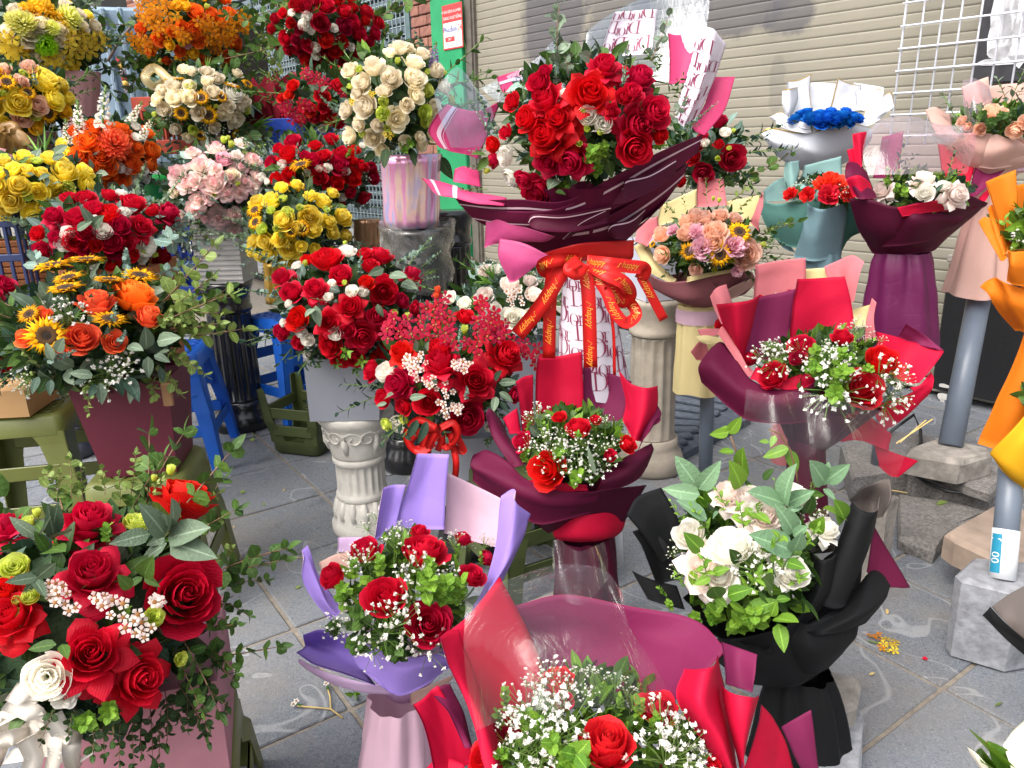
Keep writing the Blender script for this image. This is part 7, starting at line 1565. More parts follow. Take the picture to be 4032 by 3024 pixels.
# -- burgundy with blush roses
B = Bq('wrapped_bouquet', 'blush white roses in burgundy paper with clear film, upper right', 'bouquet', 4,1540,1240,310,130,2.4,.18)
B.cup(4,(1430,1640),100, 'dburg', .95); B.green(300,[('bright', 3),('mid', 3),('deep', 2)],.045,(.4,.95)); B.fl('open', 'blush', [(1275,1225,150),(1560,1145,190, 's'),(1790,1265,190)]); B.fl('rose', 'white', [(1565,1250,120),(1690,1190,80)])
B.sprig('tuft', 'bright', [(1340,1190,1330,1090,0),(1380,1180,1400,1110,-.02),(1380,1260,1400,1200,-.04),(1320,1240,1320,1180,-.03),(1850,1230,1850,1180,0),(1440,1290,1450,1230,-.05)], w=1.1); B.sprig('ruscus', 'deep', [(1380,1110,1450,900,.02),(1400,1120,1500,1000,.02),(1700,1200,1770,970,0),(1690,1180,1820,1080,0),(1640,1230,1750,1120,-.02),(1390,1120,1380,1020,.02)], w=.9); B.leaves('deep', [(1510,1120,1530,1060),(1560,1170,1490,1180),(1640,1240,1690,1190),(1900,1220,1890,1180)])
B.sh(4,[[(1100,870,.08),(1140,860,.05),(1185,855,.07)],[(1110,960,.06),(1150,965,.03),(1180,955,.05)],[(1120,1080,.04),(1160,1080,.02),(1170,1060,.03)]], 'red'); B.sh(4,[[(1068,970,.05),(1110,960,.06)],[(1080,1060,.03),(1130,1060,.04)]], 'red'); B.sh(4,[[(1290,890,.16),(1360,870,.17),(1432,845,.16)],[(1240,1150,.11),(1330,1150,.12),(1400,1140,.12)]], 'plum'); B.sh(4,[[(1640,930,.13),(1760,960,.15),(1918,980,.12)],[(1680,1080,.11),(1780,1090,.12),(1890,1090,.1)],[(1710,1210,.08),(1780,1210,.09),(1860,1190,.08)]], 'red', 'plum'); B.sh(4,[[(1890,1085,.1),(2000,1082,.1),(2112,1080,.07)],[(1870,1180,.07),(1940,1180,.07),(2010,1170,.05)],[(1860,1270,.05),(1900,1270,.05),(1930,1250,.04)]], 'plum')
B.sh(4,[[(1058,1060,.0),(1080,1048,.02),(1150,1060,.03),(1198,1110,.02)],[(1052,1160,-.03),(1110,1180,-.06),(1180,1190,-.05),(1222,1200,-.02)],[(1100,1275,-.05),(1150,1290,-.08),(1200,1295,-.08),(1248,1292,-.06)]], 'burg', 'red'); B.sh(4,[[(1060,1160,-.035),(1130,1140,-.065),(1220,1190,-.03)],[(1100,1275,-.055),(1170,1290,-.085),(1248,1290,-.07)]], 'red')
B.sh(4,[[(1095,1270,-.03),(1240,1290,-.09),(1400,1340,-.13),(1600,1290,-.14),(1812,1258,-.1),(1965,1310,-.02)],[(1160,1480,.0),(1260,1500,-.07),(1400,1520,-.11),(1600,1500,-.11),(1770,1440,-.07),(1930,1370,-.01)],[(1250,1620,.01),(1330,1640,-.02),(1450,1655,-.05),(1560,1650,-.05),(1640,1630,-.03),(1700,1560,.0)]], 'dburg'); B.sh(4,[[(1390,1345,-.135),(1600,1300,-.15),(1800,1285,-.11)],[(1420,1400,-.13),(1600,1380,-.145),(1760,1370,-.11)]], 'red', 'burg'); B.sh(4,[[(1500,1370,-.14),(1525,1345,-.13),(1700,1390,-.12),(1820,1400,-.1)],[(1440,1430,-.14),(1540,1440,-.15),(1680,1440,-.12),(1780,1440,-.1)],[(1290,1600,-.06),(1450,1590,-.1),(1600,1560,-.1),(1730,1490,-.07)]], 'dburg', 'red'); B.sh(4,[[(1880,1330,-.04),(1940,1260,.0),(2008,1195,.04)],[(1880,1360,-.05),(1950,1310,-.02),(1990,1260,.02)]], 'red', 'burg')
B.film(4,[[(1190,860,.06),(1300,760,.08),(1500,740,.1),(1700,800,.1),(1905,800,.08)],[(1170,1000,.0),(1300,950,-.02),(1500,930,-.02),(1700,950,-.01),(1880,960,.03)],[(1200,1130,-.05),(1320,1120,-.08),(1500,1110,-.1),(1700,1110,-.08),(1850,1120,-.04)]], M_IRFILM2)
B.skirt(8,(1420,150),(1390,760),300,480, 'purpleglossy', 2.4,.09, seed=5, flare=.6); c = Q(8,1400,400,2.4); pole('slim grey pole inside the plum wrapped bouquet', Vector((c.x, c.y, .02)), c, .02,())
# -- pale pink on the pole
B = Bq('wrapped_bouquet', 'peach roses in pale pink paper on the tall grey pole at the right', 'bouquet', 4,2060,790,300,130,2.55,.2)
B.cup(4,(2030,1250),60, 'blush', .98); B.green(320,[('mid', 5),('bright', 2),('deep', 2)],.045,(.4,.97)); B.fl('rose', 'peach', [(2000,700,120),(2155,862,130),(1920,845,80),(1840,830,70),(2250,800,120),(2070,720,80),(1800,780,70)]); B.sprig('ruscus', 'grey', [(1780,800,1690,590,.02),(1760,790,1840,690,.02),(2110,700,2060,500,.0),(2120,680,2200,430,.02),(2130,700,2212,560,0)], w=1.1); B.sprig('tuft', 'mid', [(1960,800,1940,730,-.04),(2060,830,2060,740,-.05),(2130,780,2130,710,-.03),(1800,810,1790,760,0),(2000,850,2000,780,-.06),(1900,780,1890,730,-.02)], w=1.1)
B.sh(4,[[(1815,560,.12),(1900,525,.14),(1978,498,.13)],[(1820,700,.09),(1900,700,.12),(1990,660,.12)]], 'blush'); B.sh(4,[[(1970,560,.15),(2100,545,.17),(2300,530,.15)],[(1960,730,.12),(2100,720,.14),(2300,720,.12)]], 'blush'); B.sh(4,[[(1572,712,.05),(1640,690,.08),(1740,740,.08)],[(1600,790,.02),(1670,800,.02),(1760,830,.02)],[(1640,870,.0),(1720,880,-.01),(1790,890,-.02)]], 'blush')
B.sh(4,[[(1600,880,.0),(1760,870,-.06),(1960,860,-.1),(2100,900,-.12),(2300,880,-.1)],[(1700,950,.0),(1820,990,-.06),(1960,1010,-.1),(2100,1010,-.12),(2300,1000,-.1)],[(1820,1100,.0),(1900,1120,-.03),(2000,1130,-.06),(2100,1130,-.06),(2250,1100,-.05)]], 'blush'); B.sh(4,[[(1995,885,-.11),(2040,870,-.13),(2120,900,-.13),(2230,910,-.11)],[(1960,980,-.11),(2050,980,-.14),(2150,960,-.14),(2240,960,-.12)],[(1920,1080,-.08),(2020,1100,-.1),(2100,1090,-.1),(2220,1060,-.09)]], 'blush'); B.sh(4,[[(2050,1050,-.08),(2130,1010,-.09),(2260,1000,-.08)],[(2090,1110,-.07),(2160,1110,-.08),(2260,1100,-.07)]], 'palepink')
B.skirt(4,(2000,1110),(1890,1900),150,400, 'blush', 2.53,.12, n=80, seed=8)
B.film(4,[[(1815,520,.05),(1900,500,.02),(1985,560,.03)],[(1820,640,.0),(1900,650,-.04),(2000,660,-.02)],[(1830,780,-.04),(1910,790,-.08),(2010,790,-.06)]], M_IRFILM2)
# -- orange
B = Bq('wrapped_bouquet', 'orange paper bouquet cut off by the right edge', 'bouquet', 4,2280,1480,170,160,1.75,.13)
B.cup(4,(2250,1900),60, 'orange'); B.green(150,[('mid', 3),('bright', 4)],.045,(.4,.95)); B.fl('rose', 'yellow', [(2290,1400,120),(2310,1520,120)]); B.sprig('gyp', 'gyp', [(2190,1620,2200,1520,-.04),(2220,1600,2210,1580,-.05)], w=1.4); B.sprig('ruscus', 'bright', [(2120,1630,2070,1410,-.03),(2130,1620,2150,1440,-.03),(2170,1640,2180,1560,-.05)], w=1.1)
B.sh(4,[[(2008,1165,.05),(2080,1130,.08),(2152,1103,.08)],[(2035,1380,.02),(2100,1360,.05),(2155,1340,.06)],[(2080,1640,-.02),(2110,1620,.0),(2150,1600,.02)]], 'orange'); B.sh(4,[[(2150,1205,.1),(2220,1190,.11),(2330,1180,.1)],[(2140,1420,.07),(2220,1420,.08),(2330,1420,.08)],[(2110,1620,.03),(2220,1640,.04),(2330,1640,.04)]], 'orange'); B.sh(4,[[(1922,1432,.03),(1950,1408,.04),(1995,1412,.03)],[(1990,1560,.0),(2020,1550,.0),(2050,1540,.01)],[(2060,1690,-.03),(2080,1690,-.03),(2100,1670,-.02)]], 'orange'); B.sh(4,[[(1978,1350,.04),(2000,1330,.05),(2030,1350,.04)],[(2020,1500,.01),(2050,1490,.01),(2075,1480,.02)],[(2075,1660,-.02),(2090,1650,-.02),(2110,1640,-.01)]], 'orange')
B.sh(8,[[(2098,140,-.08),(2150,150,-.1),(2330,140,-.1)],[(2105,230,-.08),(2150,250,-.11),(2330,260,-.1)],[(2110,340,-.07),(2160,360,-.09),(2330,380,-.08)]], 'orange'); B.sh(8,[[(1942,372,-.02),(2000,318,.0),(2090,350,-.06),(2330,440,-.08)],[(2020,480,-.02),(2080,470,-.05),(2150,500,-.08),(2330,560,-.09)],[(2170,650,-.02),(2200,660,-.04),(2240,690,-.06),(2330,700,-.06)]], 'orange')
B.sh(8,[[(2190,690,-.02),(2260,720,-.04),(2330,740,-.04)],[(2100,1010,-.01),(2200,1030,-.05),(2330,1000,-.06)],[(1968,1395,.0),(2060,1430,-.04),(2200,1440,-.06)]], 'orange'); B.sh(8,[[(2020,1200,.03),(2060,1160,.03)],[(2030,1230,.03),(2080,1240,.03)]], 'orange')
B = Bq('wrapped_bouquet', 'yellow mesh paper bouquet on the pole at the right edge', 'bouquet', 8,2420,1150,180,160,1.62,.12)
B.cup(8,(2330,1700),50, 'yellow'); B.green(120, STD, .04,(.4,.9)); B.fl('rose', 'yellow', [(2400,1060,140),(2480,1150,140)])
B.sh(8,[[(2260,1110,-.02),(2330,1060,-.02),(2450,1000,-.02)],[(2120,1300,-.05),(2240,1330,-.08),(2450,1340,-.08)],[(1990,1450,-.03),(2120,1520,-.07),(2300,1620,-.07)],[(2010,1480,-.02),(2110,1560,-.05),(2270,1720,-.05)]], 'yellow')
# -- grey and black paper, ivory paper at the right edge
B = Bq('wrapped_bouquet', 'dark grey paper bouquet with a black edge at the lower right edge', 'bouquet', 12,2050,820,150,150,1.2,.12)
B.cup(12,(2050,1250),60, 'grey'); B.green(100, STD, .04,(.4,.9)); B.fl('rose', 'white', [(2050,760,140),(2120,880,140)])
B.sh(12,[[(1648,800,-.02),(1740,735,.0),(1900,650,.02)],[(1740,900,-.04),(1820,860,-.04),(1960,800,-.02)],[(1850,1030,-.05),(1920,990,-.06),(2050,950,-.05)]], 'grey'); B.sh(12,[[(1600,845,-.02),(1642,797,-.02)],[(1720,960,-.04),(1750,910,-.045)],[(1880,1110,-.06),(1900,1050,-.07)]], 'black')
B = Bq('wrapped_bouquet', 'ivory paper with green leaves in the bottom right corner', 'bouquet', 12,1960,1800,260,150,.78,.1)
B.cup(12,(1950,2200),50, 'ivory'); B.green(120,[('bright', 3),('olive', 3)],.035,(.4,.9)); B.leaves('bright', [(1740,1680,1525,1460),(1700,1700,1590,1560),(1740,1720,1600,1620),(1760,1700,1680,1560)], fat=.4, k=1.25); B.fl('rose', 'white', [(1950,1700,200)])
B.sh(12,[[(1526,1540,-.01),(1560,1570,-.02),(1620,1640,-.03)],[(1590,1670,-.02),(1620,1700,-.03),(1680,1760,-.04)]], 'ivory', 'black'); B.sh(12,[[(1710,1540,.0),(1790,1440,.02),(1900,1330,.03)],[(1740,1620,-.02),(1830,1560,-.02),(1960,1500,-.02)],[(1780,1760,-.04),(1880,1720,-.05),(2010,1700,-.05)]], 'ivory')
# -- black paper, white roses
B = Bq('wrapped_bouquet', 'white roses and large green leaves in black paper with clear film', 'bouquet', 12,330,520,440,400,1.22,.19)
B.cup(12,(640,1190),150, 'black', .95); B.green(700,[('bright', 3),('mid', 4),('dark', 2)],.045,(.5,.93))
B.fl('rose', 'white', [(245,455,260, 's'),(600,605,190),(20,400,180),(610,185,170)], k=1.12); B.fl('open', 'blush', [(95,590,320),(350,215,240),(235,180,200),(440,300,200)]); B.fl('open', 'white', [(780,375,180),(190,640,200),(370,270,150),(560,650,120),(450,470,130)])
B.sprig('gyp', 'gyp', [(380,620,360,540,-.04),(400,600,430,520,-.04),(690,340,680,250,-.02),(650,330,630,240,-.02),(220,250,220,170,-.02),(-40,560,-60,480,0),(20,500,0,420,-.02),(410,640,390,590,-.05),(740,350,740,310,-.01),(-20,630,-30,590,-.02)], w=1.3)
B.sprig('ruscus', 'bright', [(150,420,60,260,-.02),(330,400,300,240,-.04),(420,560,500,420,-.06),(160,700,90,560,-.05),(620,500,720,380,-.04),(500,300,480,130,.0),(300,760,420,640,-.07),(30,380,-60,240,.0),(660,260,700,120,.02),(250,300,180,160,-.02),(560,700,640,620,-.06),(40,700,-50,620,-.02)], w=.8)
B.leaves('sage', [(80,160,-30,0),(85,170,190,50),(90,200,-90,170),(130,330,-20,220),(160,330,190,290),(540,250,370,170),(545,250,540,60),(550,250,700,180),(560,290,640,260),(590,500,360,410),(590,400,540,280),(590,420,660,370),(590,500,640,420),(760,140,700,30),(760,130,890,40),(750,170,820,230),(750,150,780,30),(590,310,610,430)], fat=.5, k=1.1)
B.leaves('bright', [(310,160,280,40),(330,160,430,200),(330,80,290,-20),(870,330,760,260),(860,340,850,250),(470,500,540,600),(550,560,640,580),(100,500,30,420),(110,490,130,560),(60,600,50,690),(160,620,240,590),(150,640,60,680),(170,740,240,800),(240,740,350,700),(250,780,340,830),(350,820,510,760),(490,860,620,880),(510,890,545,1030),(470,850,500,780),(500,760,580,750),(700,400,740,340),(330,270,400,330),(390,300,470,350),(410,240,420,330)], fat=.55, k=1.12)
B.leaves('mid', [(200,760,160,700),(300,560,260,500),(480,700,420,640),(660,300,700,220),(620,480,560,560),(400,720,470,780),(430,120,480,60),(700,160,760,90),(680,200,730,200)], fat=.5, k=1.08)
B.leaves('bright', [(225,1340,325,1275),(300,1320,175,1335),(330,1440,230,1455),(350,1440,410,1550),(370,1560,320,1659),(560,1380,495,1380),(600,1340,570,1420),(690,1420,525,1490),(690,1430,740,1580),(300,1330,380,1220)], R=8, fat=.5, dy=.0, k=1.2)
for pts in (((360,1700),(375,1560),(345,1440),(312,1345)),((745,1659),(740,1600),(695,1430),(630,1330),(560,1300))):
    mb = MB(); tube(mb, [Q(8, x, y, 1.24) for x, y in pts],.0016,5); mb.build('twig', M_TWIG, B.E)
B.sprig('tuft', 'bright', [(180,900,180,800,-.06),(300,920,290,840,-.06),(60,880,70,840,-.04),(370,900,380,860,-.07),(420,700,440,640,-.04),(-80,760,-120,700,0),(-60,820,-80,780,-.02),(700,330,720,290,0),(-60,300,-100,260,.02),(520,360,520,310,-.02)], w=1.0)
B.sh(12,[[(893,232,.0),(960,285,-.03),(1040,290,-.03),(1095,215,.0)],[(840,450,-.03),(910,480,-.05),(980,490,-.05),(1048,450,-.03)],[(700,760,-.07),(770,800,-.085),(840,800,-.085),(890,770,-.07)]], 'black', 'grey'); B.sh(12,[[(893,232,.0),(950,170,.03),(1020,140,.05),(1093,106,.04)],[(900,245,.03),(960,235,.06),(1030,240,.06),(1093,222,.0)],[(930,330,.02),(980,330,.04),(1020,330,.04),(1060,320,.01)]], 'grey', 'black')
B.sh(12,[[(760,540,.0),(850,490,.01),(960,470,.02)],[(640,760,-.03),(800,740,-.02),(930,700,.0)],[(600,900,-.06),(750,920,-.06),(900,860,-.04)]], 'black'); B.sh(12,[[(674,490,-.03),(730,545,-.08),(790,540,-.08),(825,500,-.03)],[(620,680,-.05),(690,740,-.1),(750,750,-.1),(800,700,-.05)],[(540,860,-.07),(580,880,-.1),(620,880,-.1),(680,850,-.07)]], 'black', 'grey'); B.sh(12,[[(674,490,-.03),(720,435,.0),(818,408,.0)],[(690,520,.0),(750,510,.02),(826,500,-.01)]], 'grey', 'black')
B.sh(12,[[(925,700,-.02),(1000,610,.0),(1060,620,.0),(1104,690,-.02)],[(840,800,-.07),(920,820,-.1),(1000,810,-.09),(1065,760,-.05)],[(620,915,-.11),(740,950,-.13),(860,930,-.11),(965,880,-.07)]], 'black'); B.sh(12,[[(560,870,-.1),(680,900,-.12),(820,850,-.1),(950,880,-.06)],[(560,1000,-.11),(700,1040,-.13),(820,1020,-.11),(920,960,-.07)],[(560,1130,-.08),(680,1150,-.1),(760,1130,-.08),(860,1060,-.06)]], 'black')
B.sh(12,[[(60,950,-.05),(300,968,-.1),(560,930,-.13),(700,900,-.12)],[(150,1030,-.05),(380,1090,-.1),(580,1100,-.12),(760,1050,-.1)],[(330,1180,-.03),(520,1200,-.07),(640,1190,-.08),(790,1120,-.05)]], 'black')
B.sh(11,[[(1128,190,.02),(1200,80,.05),(1330,30,.07)],[(1230,330,-.0),(1310,240,.03),(1430,200,.04)],[(1330,470,-.02),(1410,420,.01),(1500,400,.02)]], 'black'); B.sh(11,[[(1165,285,.0),(1220,275,.02),(1330,330,.02)],[(1240,420,-.02),(1310,420,.0),(1410,440,.0)],[(1310,580,-.03),(1370,580,-.02),(1460,560,-.01)]], 'black'); B.sh(11,[[(1168,510,-.01),(1270,560,-.01),(1420,600,-.01)],[(1260,680,-.03),(1350,710,-.03),(1470,740,-.03)]], 'black')
B.sh(12,[[(1050,375,.05),(1130,530,.04),(1216,697,.02)],[(975,610,.02),(1040,660,.02),(1100,703,.01)]], 'burg', 'dburg')
B.film(8,[[(412,1040,.14),(600,1075,.09),(760,1050,.12),(950,1095,.09),(1255,1160,.12),(1468,1300,.1)],[(405,1350,.11),(600,1380,.05),(800,1380,.06),(1000,1400,.04),(1230,1450,.07),(1420,1470,.08)],[(400,1659,.08),(600,1680,.02),(800,1690,.02),(1000,1700,.02),(1200,1700,.04),(1370,1650,.06)]])
B.skirt(12,(640,1130),(650,1800),300,600, 'black', 1.2,.09, seed=6, flare=.7)

# -- front bouquet in red paper and cellophane
B = Bq('wrapped_bouquet', 'red roses in red paper under a tall sheet of clear cellophane, front centre', 'bouquet', 11,1000,1560,780,470,.80,.17)
B.cup(11,(1050,2300),260, 'red', 1.0); B.green(800,[('bright', 4),('mid', 4),('dark', 2)],.032,(.5,.93)); B.fl('rose', 'scarlet', [(1020,1500,340, 's')], k=1.2); B.fl('rose', 'red', [(1325,1285,220),(720,1130,200),(290,1600,220),(1650,1640,100),(760,1260,110)], k=1.1)
B.sprig('gyp', 'gyp', [(700,1280,640,1040,.01),(660,1300,590,1090,.01),(760,1330,800,1120,.0),(860,1220,850,1050,.02),(940,1230,960,1050,.02),(1060,1240,1080,1090,.02),(1130,1280,1150,1150,.02),(560,1380,520,1230,-.02),(640,1420,620,1280,-.03),(720,1440,730,1290,-.03),(800,1460,830,1320,-.03),(880,1300,900,1180,0),(440,1520,400,1480,-.02),(480,1440,440,1340,-.01),(620,1540,600,1420,-.04),(700,1560,690,1430,-.04),(1320,1480,1340,1360,-.03),(1380,1540,1400,1420,-.03),(1450,1560,1470,1420,-.02),(1540,1600,1560,1480,-.01),(1430,1650,1450,1540,-.04),(1560,1680,1600,1560,-.01),(640,1660,600,1560,-.05),(450,1640,470,1560,-.04),(1400,1330,1430,1290,0),(520,1660,510,1600,-.05),(1340,1650,1380,1580,-.05)], w=1.3)
B.sprig('tuft', 'bright', [(440,1370,420,1220,0),(400,1460,390,1330,0),(560,1440,560,1320,-.02),(980,1300,980,1180,.01),(1100,1340,1090,1260,-.01),(1200,1380,1220,1260,-.01),(1190,1260,1200,1170,.01),(700,1560,700,1480,-.04),(1280,1440,1300,1380,-.02),(620,1480,610,1400,-.03),(800,1660,800,1600,-.06),(1640,1640,1650,1560,0),(1560,1500,1580,1420,0),(440,1640,420,1580,-.03),(880,1300,900,1230,0)], w=1.05)
B.sh(11,[[(62,895,.03),(200,780,.06),(390,545,.1)],[(170,1150,-.01),(340,1100,.05),(560,880,.1)],[(260,1400,-.04),(440,1350,.02),(650,1120,.08)],[(330,1640,-.07),(430,1600,-.03),(600,1400,.04)]], 'red', 'plum'); B.sh(11,[[(62,890,.0),(110,850,.03),(160,850,.04)],[(140,1120,-.04),(200,1130,-.03),(250,1100,.01)],[(250,1420,-.07),(300,1420,-.07),(350,1380,-.04)],[(320,1680,-.1),(360,1680,-.1),(400,1660,-.08)]], 'red', 'plum')
B.sh(11,[[(470,710,.13),(770,646,.15),(1160,722,.14),(1520,795,.11),(1680,960,.05)],[(560,900,.12),(800,900,.14),(1150,950,.13),(1440,1000,.09),(1640,1080,.04)],[(650,1180,.09),(800,1200,.1),(1100,1230,.09),(1350,1270,.05),(1500,1250,.02)]], 'plum', 'red')
B.sh(11,[[(1474,1085,-.01),(1560,1085,-.05),(1650,1060,-.04),(1690,1000,.03)],[(1440,1250,-.03),(1540,1290,-.08),(1640,1280,-.07),(1715,1200,.0)],[(1590,1480,-.06),(1650,1510,-.09),(1710,1500,-.09),(1755,1450,-.03)],[(1720,1690,-.07),(1750,1700,-.1),(1770,1700,-.1),(1790,1690,-.06)]], 'red', 'plum')
B.sh(11,[[(1680,925,.04),(1780,960,.04),(1892,1000,.02)],[(1700,1060,.02),(1780,1080,.02),(1880,1120,.0)],[(1710,1170,.0),(1780,1190,.0),(1862,1220,-.01)]], 'plum'); B.sh(11,[[(1706,1170,-.02),(1780,1225,-.06),(1860,1245,-.06),(1917,1240,-.01)],[(1735,1400,-.05),(1790,1440,-.08),(1840,1450,-.08),(1885,1430,-.04)],[(1770,1690,-.07),(1800,1700,-.09),(1830,1700,-.09),(1850,1690,-.07)]], 'red', 'plum')
B.sh(11,[[(1905,1290,.0),(1990,1380,.0),(2080,1520,-.01),(2150,1700,-.02)],[(1870,1460,-.03),(1930,1530,-.03),(1990,1620,-.03),(2030,1720,-.04)],[(1830,1660,-.06),(1860,1690,-.06),(1880,1710,-.06),(1900,1740,-.06)]], 'red', 'plum'); B.sh(12,[[(525,1440,.02),(600,1395,.03),(684,1345,.03)],[(580,1540,.0),(640,1530,.01),(705,1520,.02)],[(650,1680,-.02),(680,1690,-.01),(720,1690,.0)]], 'plum')
B.sh(10,[[(783,1350,-.01),(850,1300,.0),(912,1252,.01)],[(830,1480,-.03),(920,1440,-.01),(1000,1410,.0)],[(880,1680,-.06),(1000,1660,-.04),(1110,1630,-.02)]], 'red', 'plum'); B.sh(10,[[(870,1290,.01),(920,1255,.02),(970,1240,.03)],[(960,1400,-.01),(1000,1390,.0),(1040,1380,.01)],[(1040,1560,-.03),(1070,1560,-.03),(1090,1550,-.02)]], 'plum'); B.sh(10,[[(843,1660,-.03),(920,1600,-.03),(1040,1640,-.04)],[(850,1760,-.05),(930,1760,-.06),(1040,1760,-.06)]], 'red')
B.film(11,[[(193,640,-.02),(420,550,.0),(700,455,.02),(960,480,.0),(1095,650,-.05)],[(205,1000,-.06),(450,900,-.08),(720,850,-.08),(1000,880,-.08),(1220,1000,-.06)],[(240,1450,-.09),(500,1330,-.14),(750,1300,-.15),(1100,1300,-.13),(1470,1370,-.07)]]); B.film(11,[[(705,470,.02),(720,330,.05),(850,400,.02),(1005,345,.06)],[(720,640,.02),(800,700,.0),(900,700,.0),(1030,560,.04)]])

# -- the big bouquet
B = Bq('wrapped_bouquet', 'huge bouquet of red garden roses in striped burgundy paper with red bow', 'bouquet', 3,820,770,640,530,1.68,.27)
B.cup(3,(830,1700),140, 'burg', .9); B.green(1100,[('dark', 4),('mid', 3),('deep', 2),('euca', 1)],.045,(.5,.93))
B.fl('open', 'red', [(555,640,270),(860,590,330),(960,410,240),(1200,490,260),(1190,815,290),(570,890,360),(740,1060,290),(640,770,230),(590,1060,260),(1010,720,130)], k=1.0); B.fl('rose', 'red', [(1300,725,220),(1170,975,240),(430,770,170),(515,525,150),(1150,590,150),(510,1265,230),(215,945,120),(220,1050,110),(340,655,120),(1090,620,120),(560,450,100),(1330,880,120),(300,860,100),(420,1180,130)])
B.fl('lisi', 'white', [(850,750,125),(950,800,120),(300,1020,125),(340,1170,125),(690,600,60)]); B.fl('bud', 'lime', [(840,840,50),(925,860,50),(790,930,50),(820,720,40),(220,1060,44),(190,1110,44),(330,1130,40),(410,1210,50)])
B.sprig('euca', 'euca', [(1060,800,1105,250,-.02),(1070,700,1100,400,-.04),(650,560,605,210,.04),(640,520,640,330,.02),(270,900,80,540,.04),(250,960,130,680,.02),(1450,860,1690,650,.0),(310,900,230,760,0),(320,960,300,820,-.02),(1480,860,1560,780,-.02)], w=.62)
B.sprig('pair', 'grey', [(660,480,610,70,.05),(720,480,700,250,.05),(1250,400,1390,140,.05),(330,880,360,760,-.02),(1350,840,1480,640,.02),(1300,880,1340,820,-.04),(860,420,850,330,.03),(190,1080,70,1090,.0),(170,980,90,980,.02)], w=.85)
B.sprig('ruscus', 'mid', [(440,650,400,470,.02),(430,660,260,590,.02),(420,700,440,560,.0),(1280,470,1320,380,.03),(1350,620,1470,500,.02),(1380,640,1480,560,.02),(1280,420,1220,320,.05),(900,1080,960,960,-.05),(860,1100,880,1040,-.06),(920,1100,990,1020,-.05),(200,1230,30,1220,.0),(560,470,590,430,0),(1460,830,1560,800,-.02),(380,690,310,700,.0)], w=.95); B.sprig('tuft', 'bright', [(880,1030,860,960,-.06),(940,1030,960,950,-.05),(840,1080,860,1040,-.06),(900,1130,900,1080,-.07),(480,1230,500,1180,-.06),(640,1230,700,1190,-.06),(1260,960,1330,930,-.04)], w=1.0); B.leaves('mid', [(200,1020,130,1110),(190,1010,90,980),(1330,760,1400,800),(640,1240,700,1250),(1000,660,980,660)], fat=.5); B.leaves('grey', [(640,1160,600,1190),(860,380,800,350),(730,420,780,400),(620,110,570,90),(640,120,690,115)], fat=.6)
ST = (('v', .10,.13, M_STRIPE),('v', .16,.165, M_STRIPE)); SU = (('u', .30,.38, M_STRIPE),)
B.sh(3,[[(1020,86,.16),(1150,72,.17),(1297,64,.16)],[(975,200,.14),(1120,200,.155),(1280,190,.15)],[(930,360,.12),(1100,360,.13),(1260,360,.12)]], 'dior', name='printed_sheet'); d1 = B.last
B.sh(3,[[(1625,168,.1),(1660,200,.06),(1750,285,.08)],[(1540,400,.09),(1610,440,.03),(1705,450,.07)],[(1450,640,.07),(1530,680,.01),(1640,600,.05)],[(1420,770,.05),(1470,820,.01),(1560,780,.04)]], 'dior', name='printed_sheet'); d2 = B.last
B.sh(3,[[(1655,490,.1),(1720,500,.1),(1790,515,.1)],[(1600,680,.07),(1660,690,.06),(1725,720,.06)],[(1510,810,.03),(1560,850,.02),(1600,880,.02)]], 'pink'); B.sh(3,[[(1370,210,.15),(1500,240,.16),(1640,280,.14)],[(1390,360,.12),(1490,380,.13),(1580,400,.12)],[(1400,520,.09),(1460,530,.1),(1530,530,.09)]], 'pink')
B.sh(3,[[(262,492,.1),(350,468,.12),(432,448,.13)],[(275,545,.09),(360,525,.11),(440,510,.12)],[(292,612,.07),(370,600,.09),(450,590,.1)]], 'pink', stripes=(('u', .38,.55, M_STRIPE),)); B.sh(3,[[(700,330,.14),(750,312,.15),(800,340,.14)],[(700,420,.12),(750,430,.13),(800,420,.12)]], 'pink', stripes=(('u', .4,.7, M_STRIPE),))
B.sh(2,[[(1255,660,.05),(1350,700,.06),(1460,720,.07),(1600,650,.09)],[(1190,740,.02),(1300,790,.04),(1420,800,.06),(1560,760,.08)],[(1128,850,.0),(1250,890,.02),(1380,900,.05),(1520,870,.07)],[(1190,960,.0),(1270,990,.01),(1360,1005,.03),(1450,1030,.04)]], 'pink', stripes=(('v', .14,.22, M_STRIPE),('v', .25,.26, M_STRIPE))); B.sh(2,[[(1300,1100,.01),(1370,1080,.02),(1460,1100,.02)],[(1290,1170,-.01),(1380,1190,-.02),(1470,1210,-.02)]], 'pink')
B.sh(2,[[(1085,1146,.0),(1260,1180,.0),(1450,1250,-.03),(1640,1288,-.07)],[(1170,1242,-.02),(1270,1275,-.03),(1440,1325,-.06),(1620,1338,-.09)]], 'pink', 'burg', stripes=(('v', .10,.15, M_STRIPE),('v', .38,.44, M_STRIPE)))
def band(rows, stripes=SU, a='burg'): B.sh(3, rows, a, 'plum', name='paper_fold', stripes=stripes, cr=.022)
band([[(60,1330,.05),(400,1330,-.03),(720,1330,-.07),(1020,1230,-.07),(1320,1050,-.04),(1560,930,.04)],[(330,1460,.05),(520,1500,.0),(740,1510,-.03),(980,1440,-.03),(1220,1290,.0),(1400,1160,.05)],[(640,1690,.05),(700,1710,.02),(780,1720,.0),(860,1720,.0),(940,1690,.02),(1010,1640,.05)]],())
band([[(350,1440,.0),(700,1560,-.05),(1000,1540,-.06),(1250,1400,-.03),(1420,1200,.02)],[(450,1560,.0),(700,1620,-.03),(950,1620,-.04),(1130,1520,-.02),(1300,1350,.01)],[(650,1680,.02),(740,1700,.0),(850,1710,-.01),(950,1690,.0),(1050,1600,.02)]],())
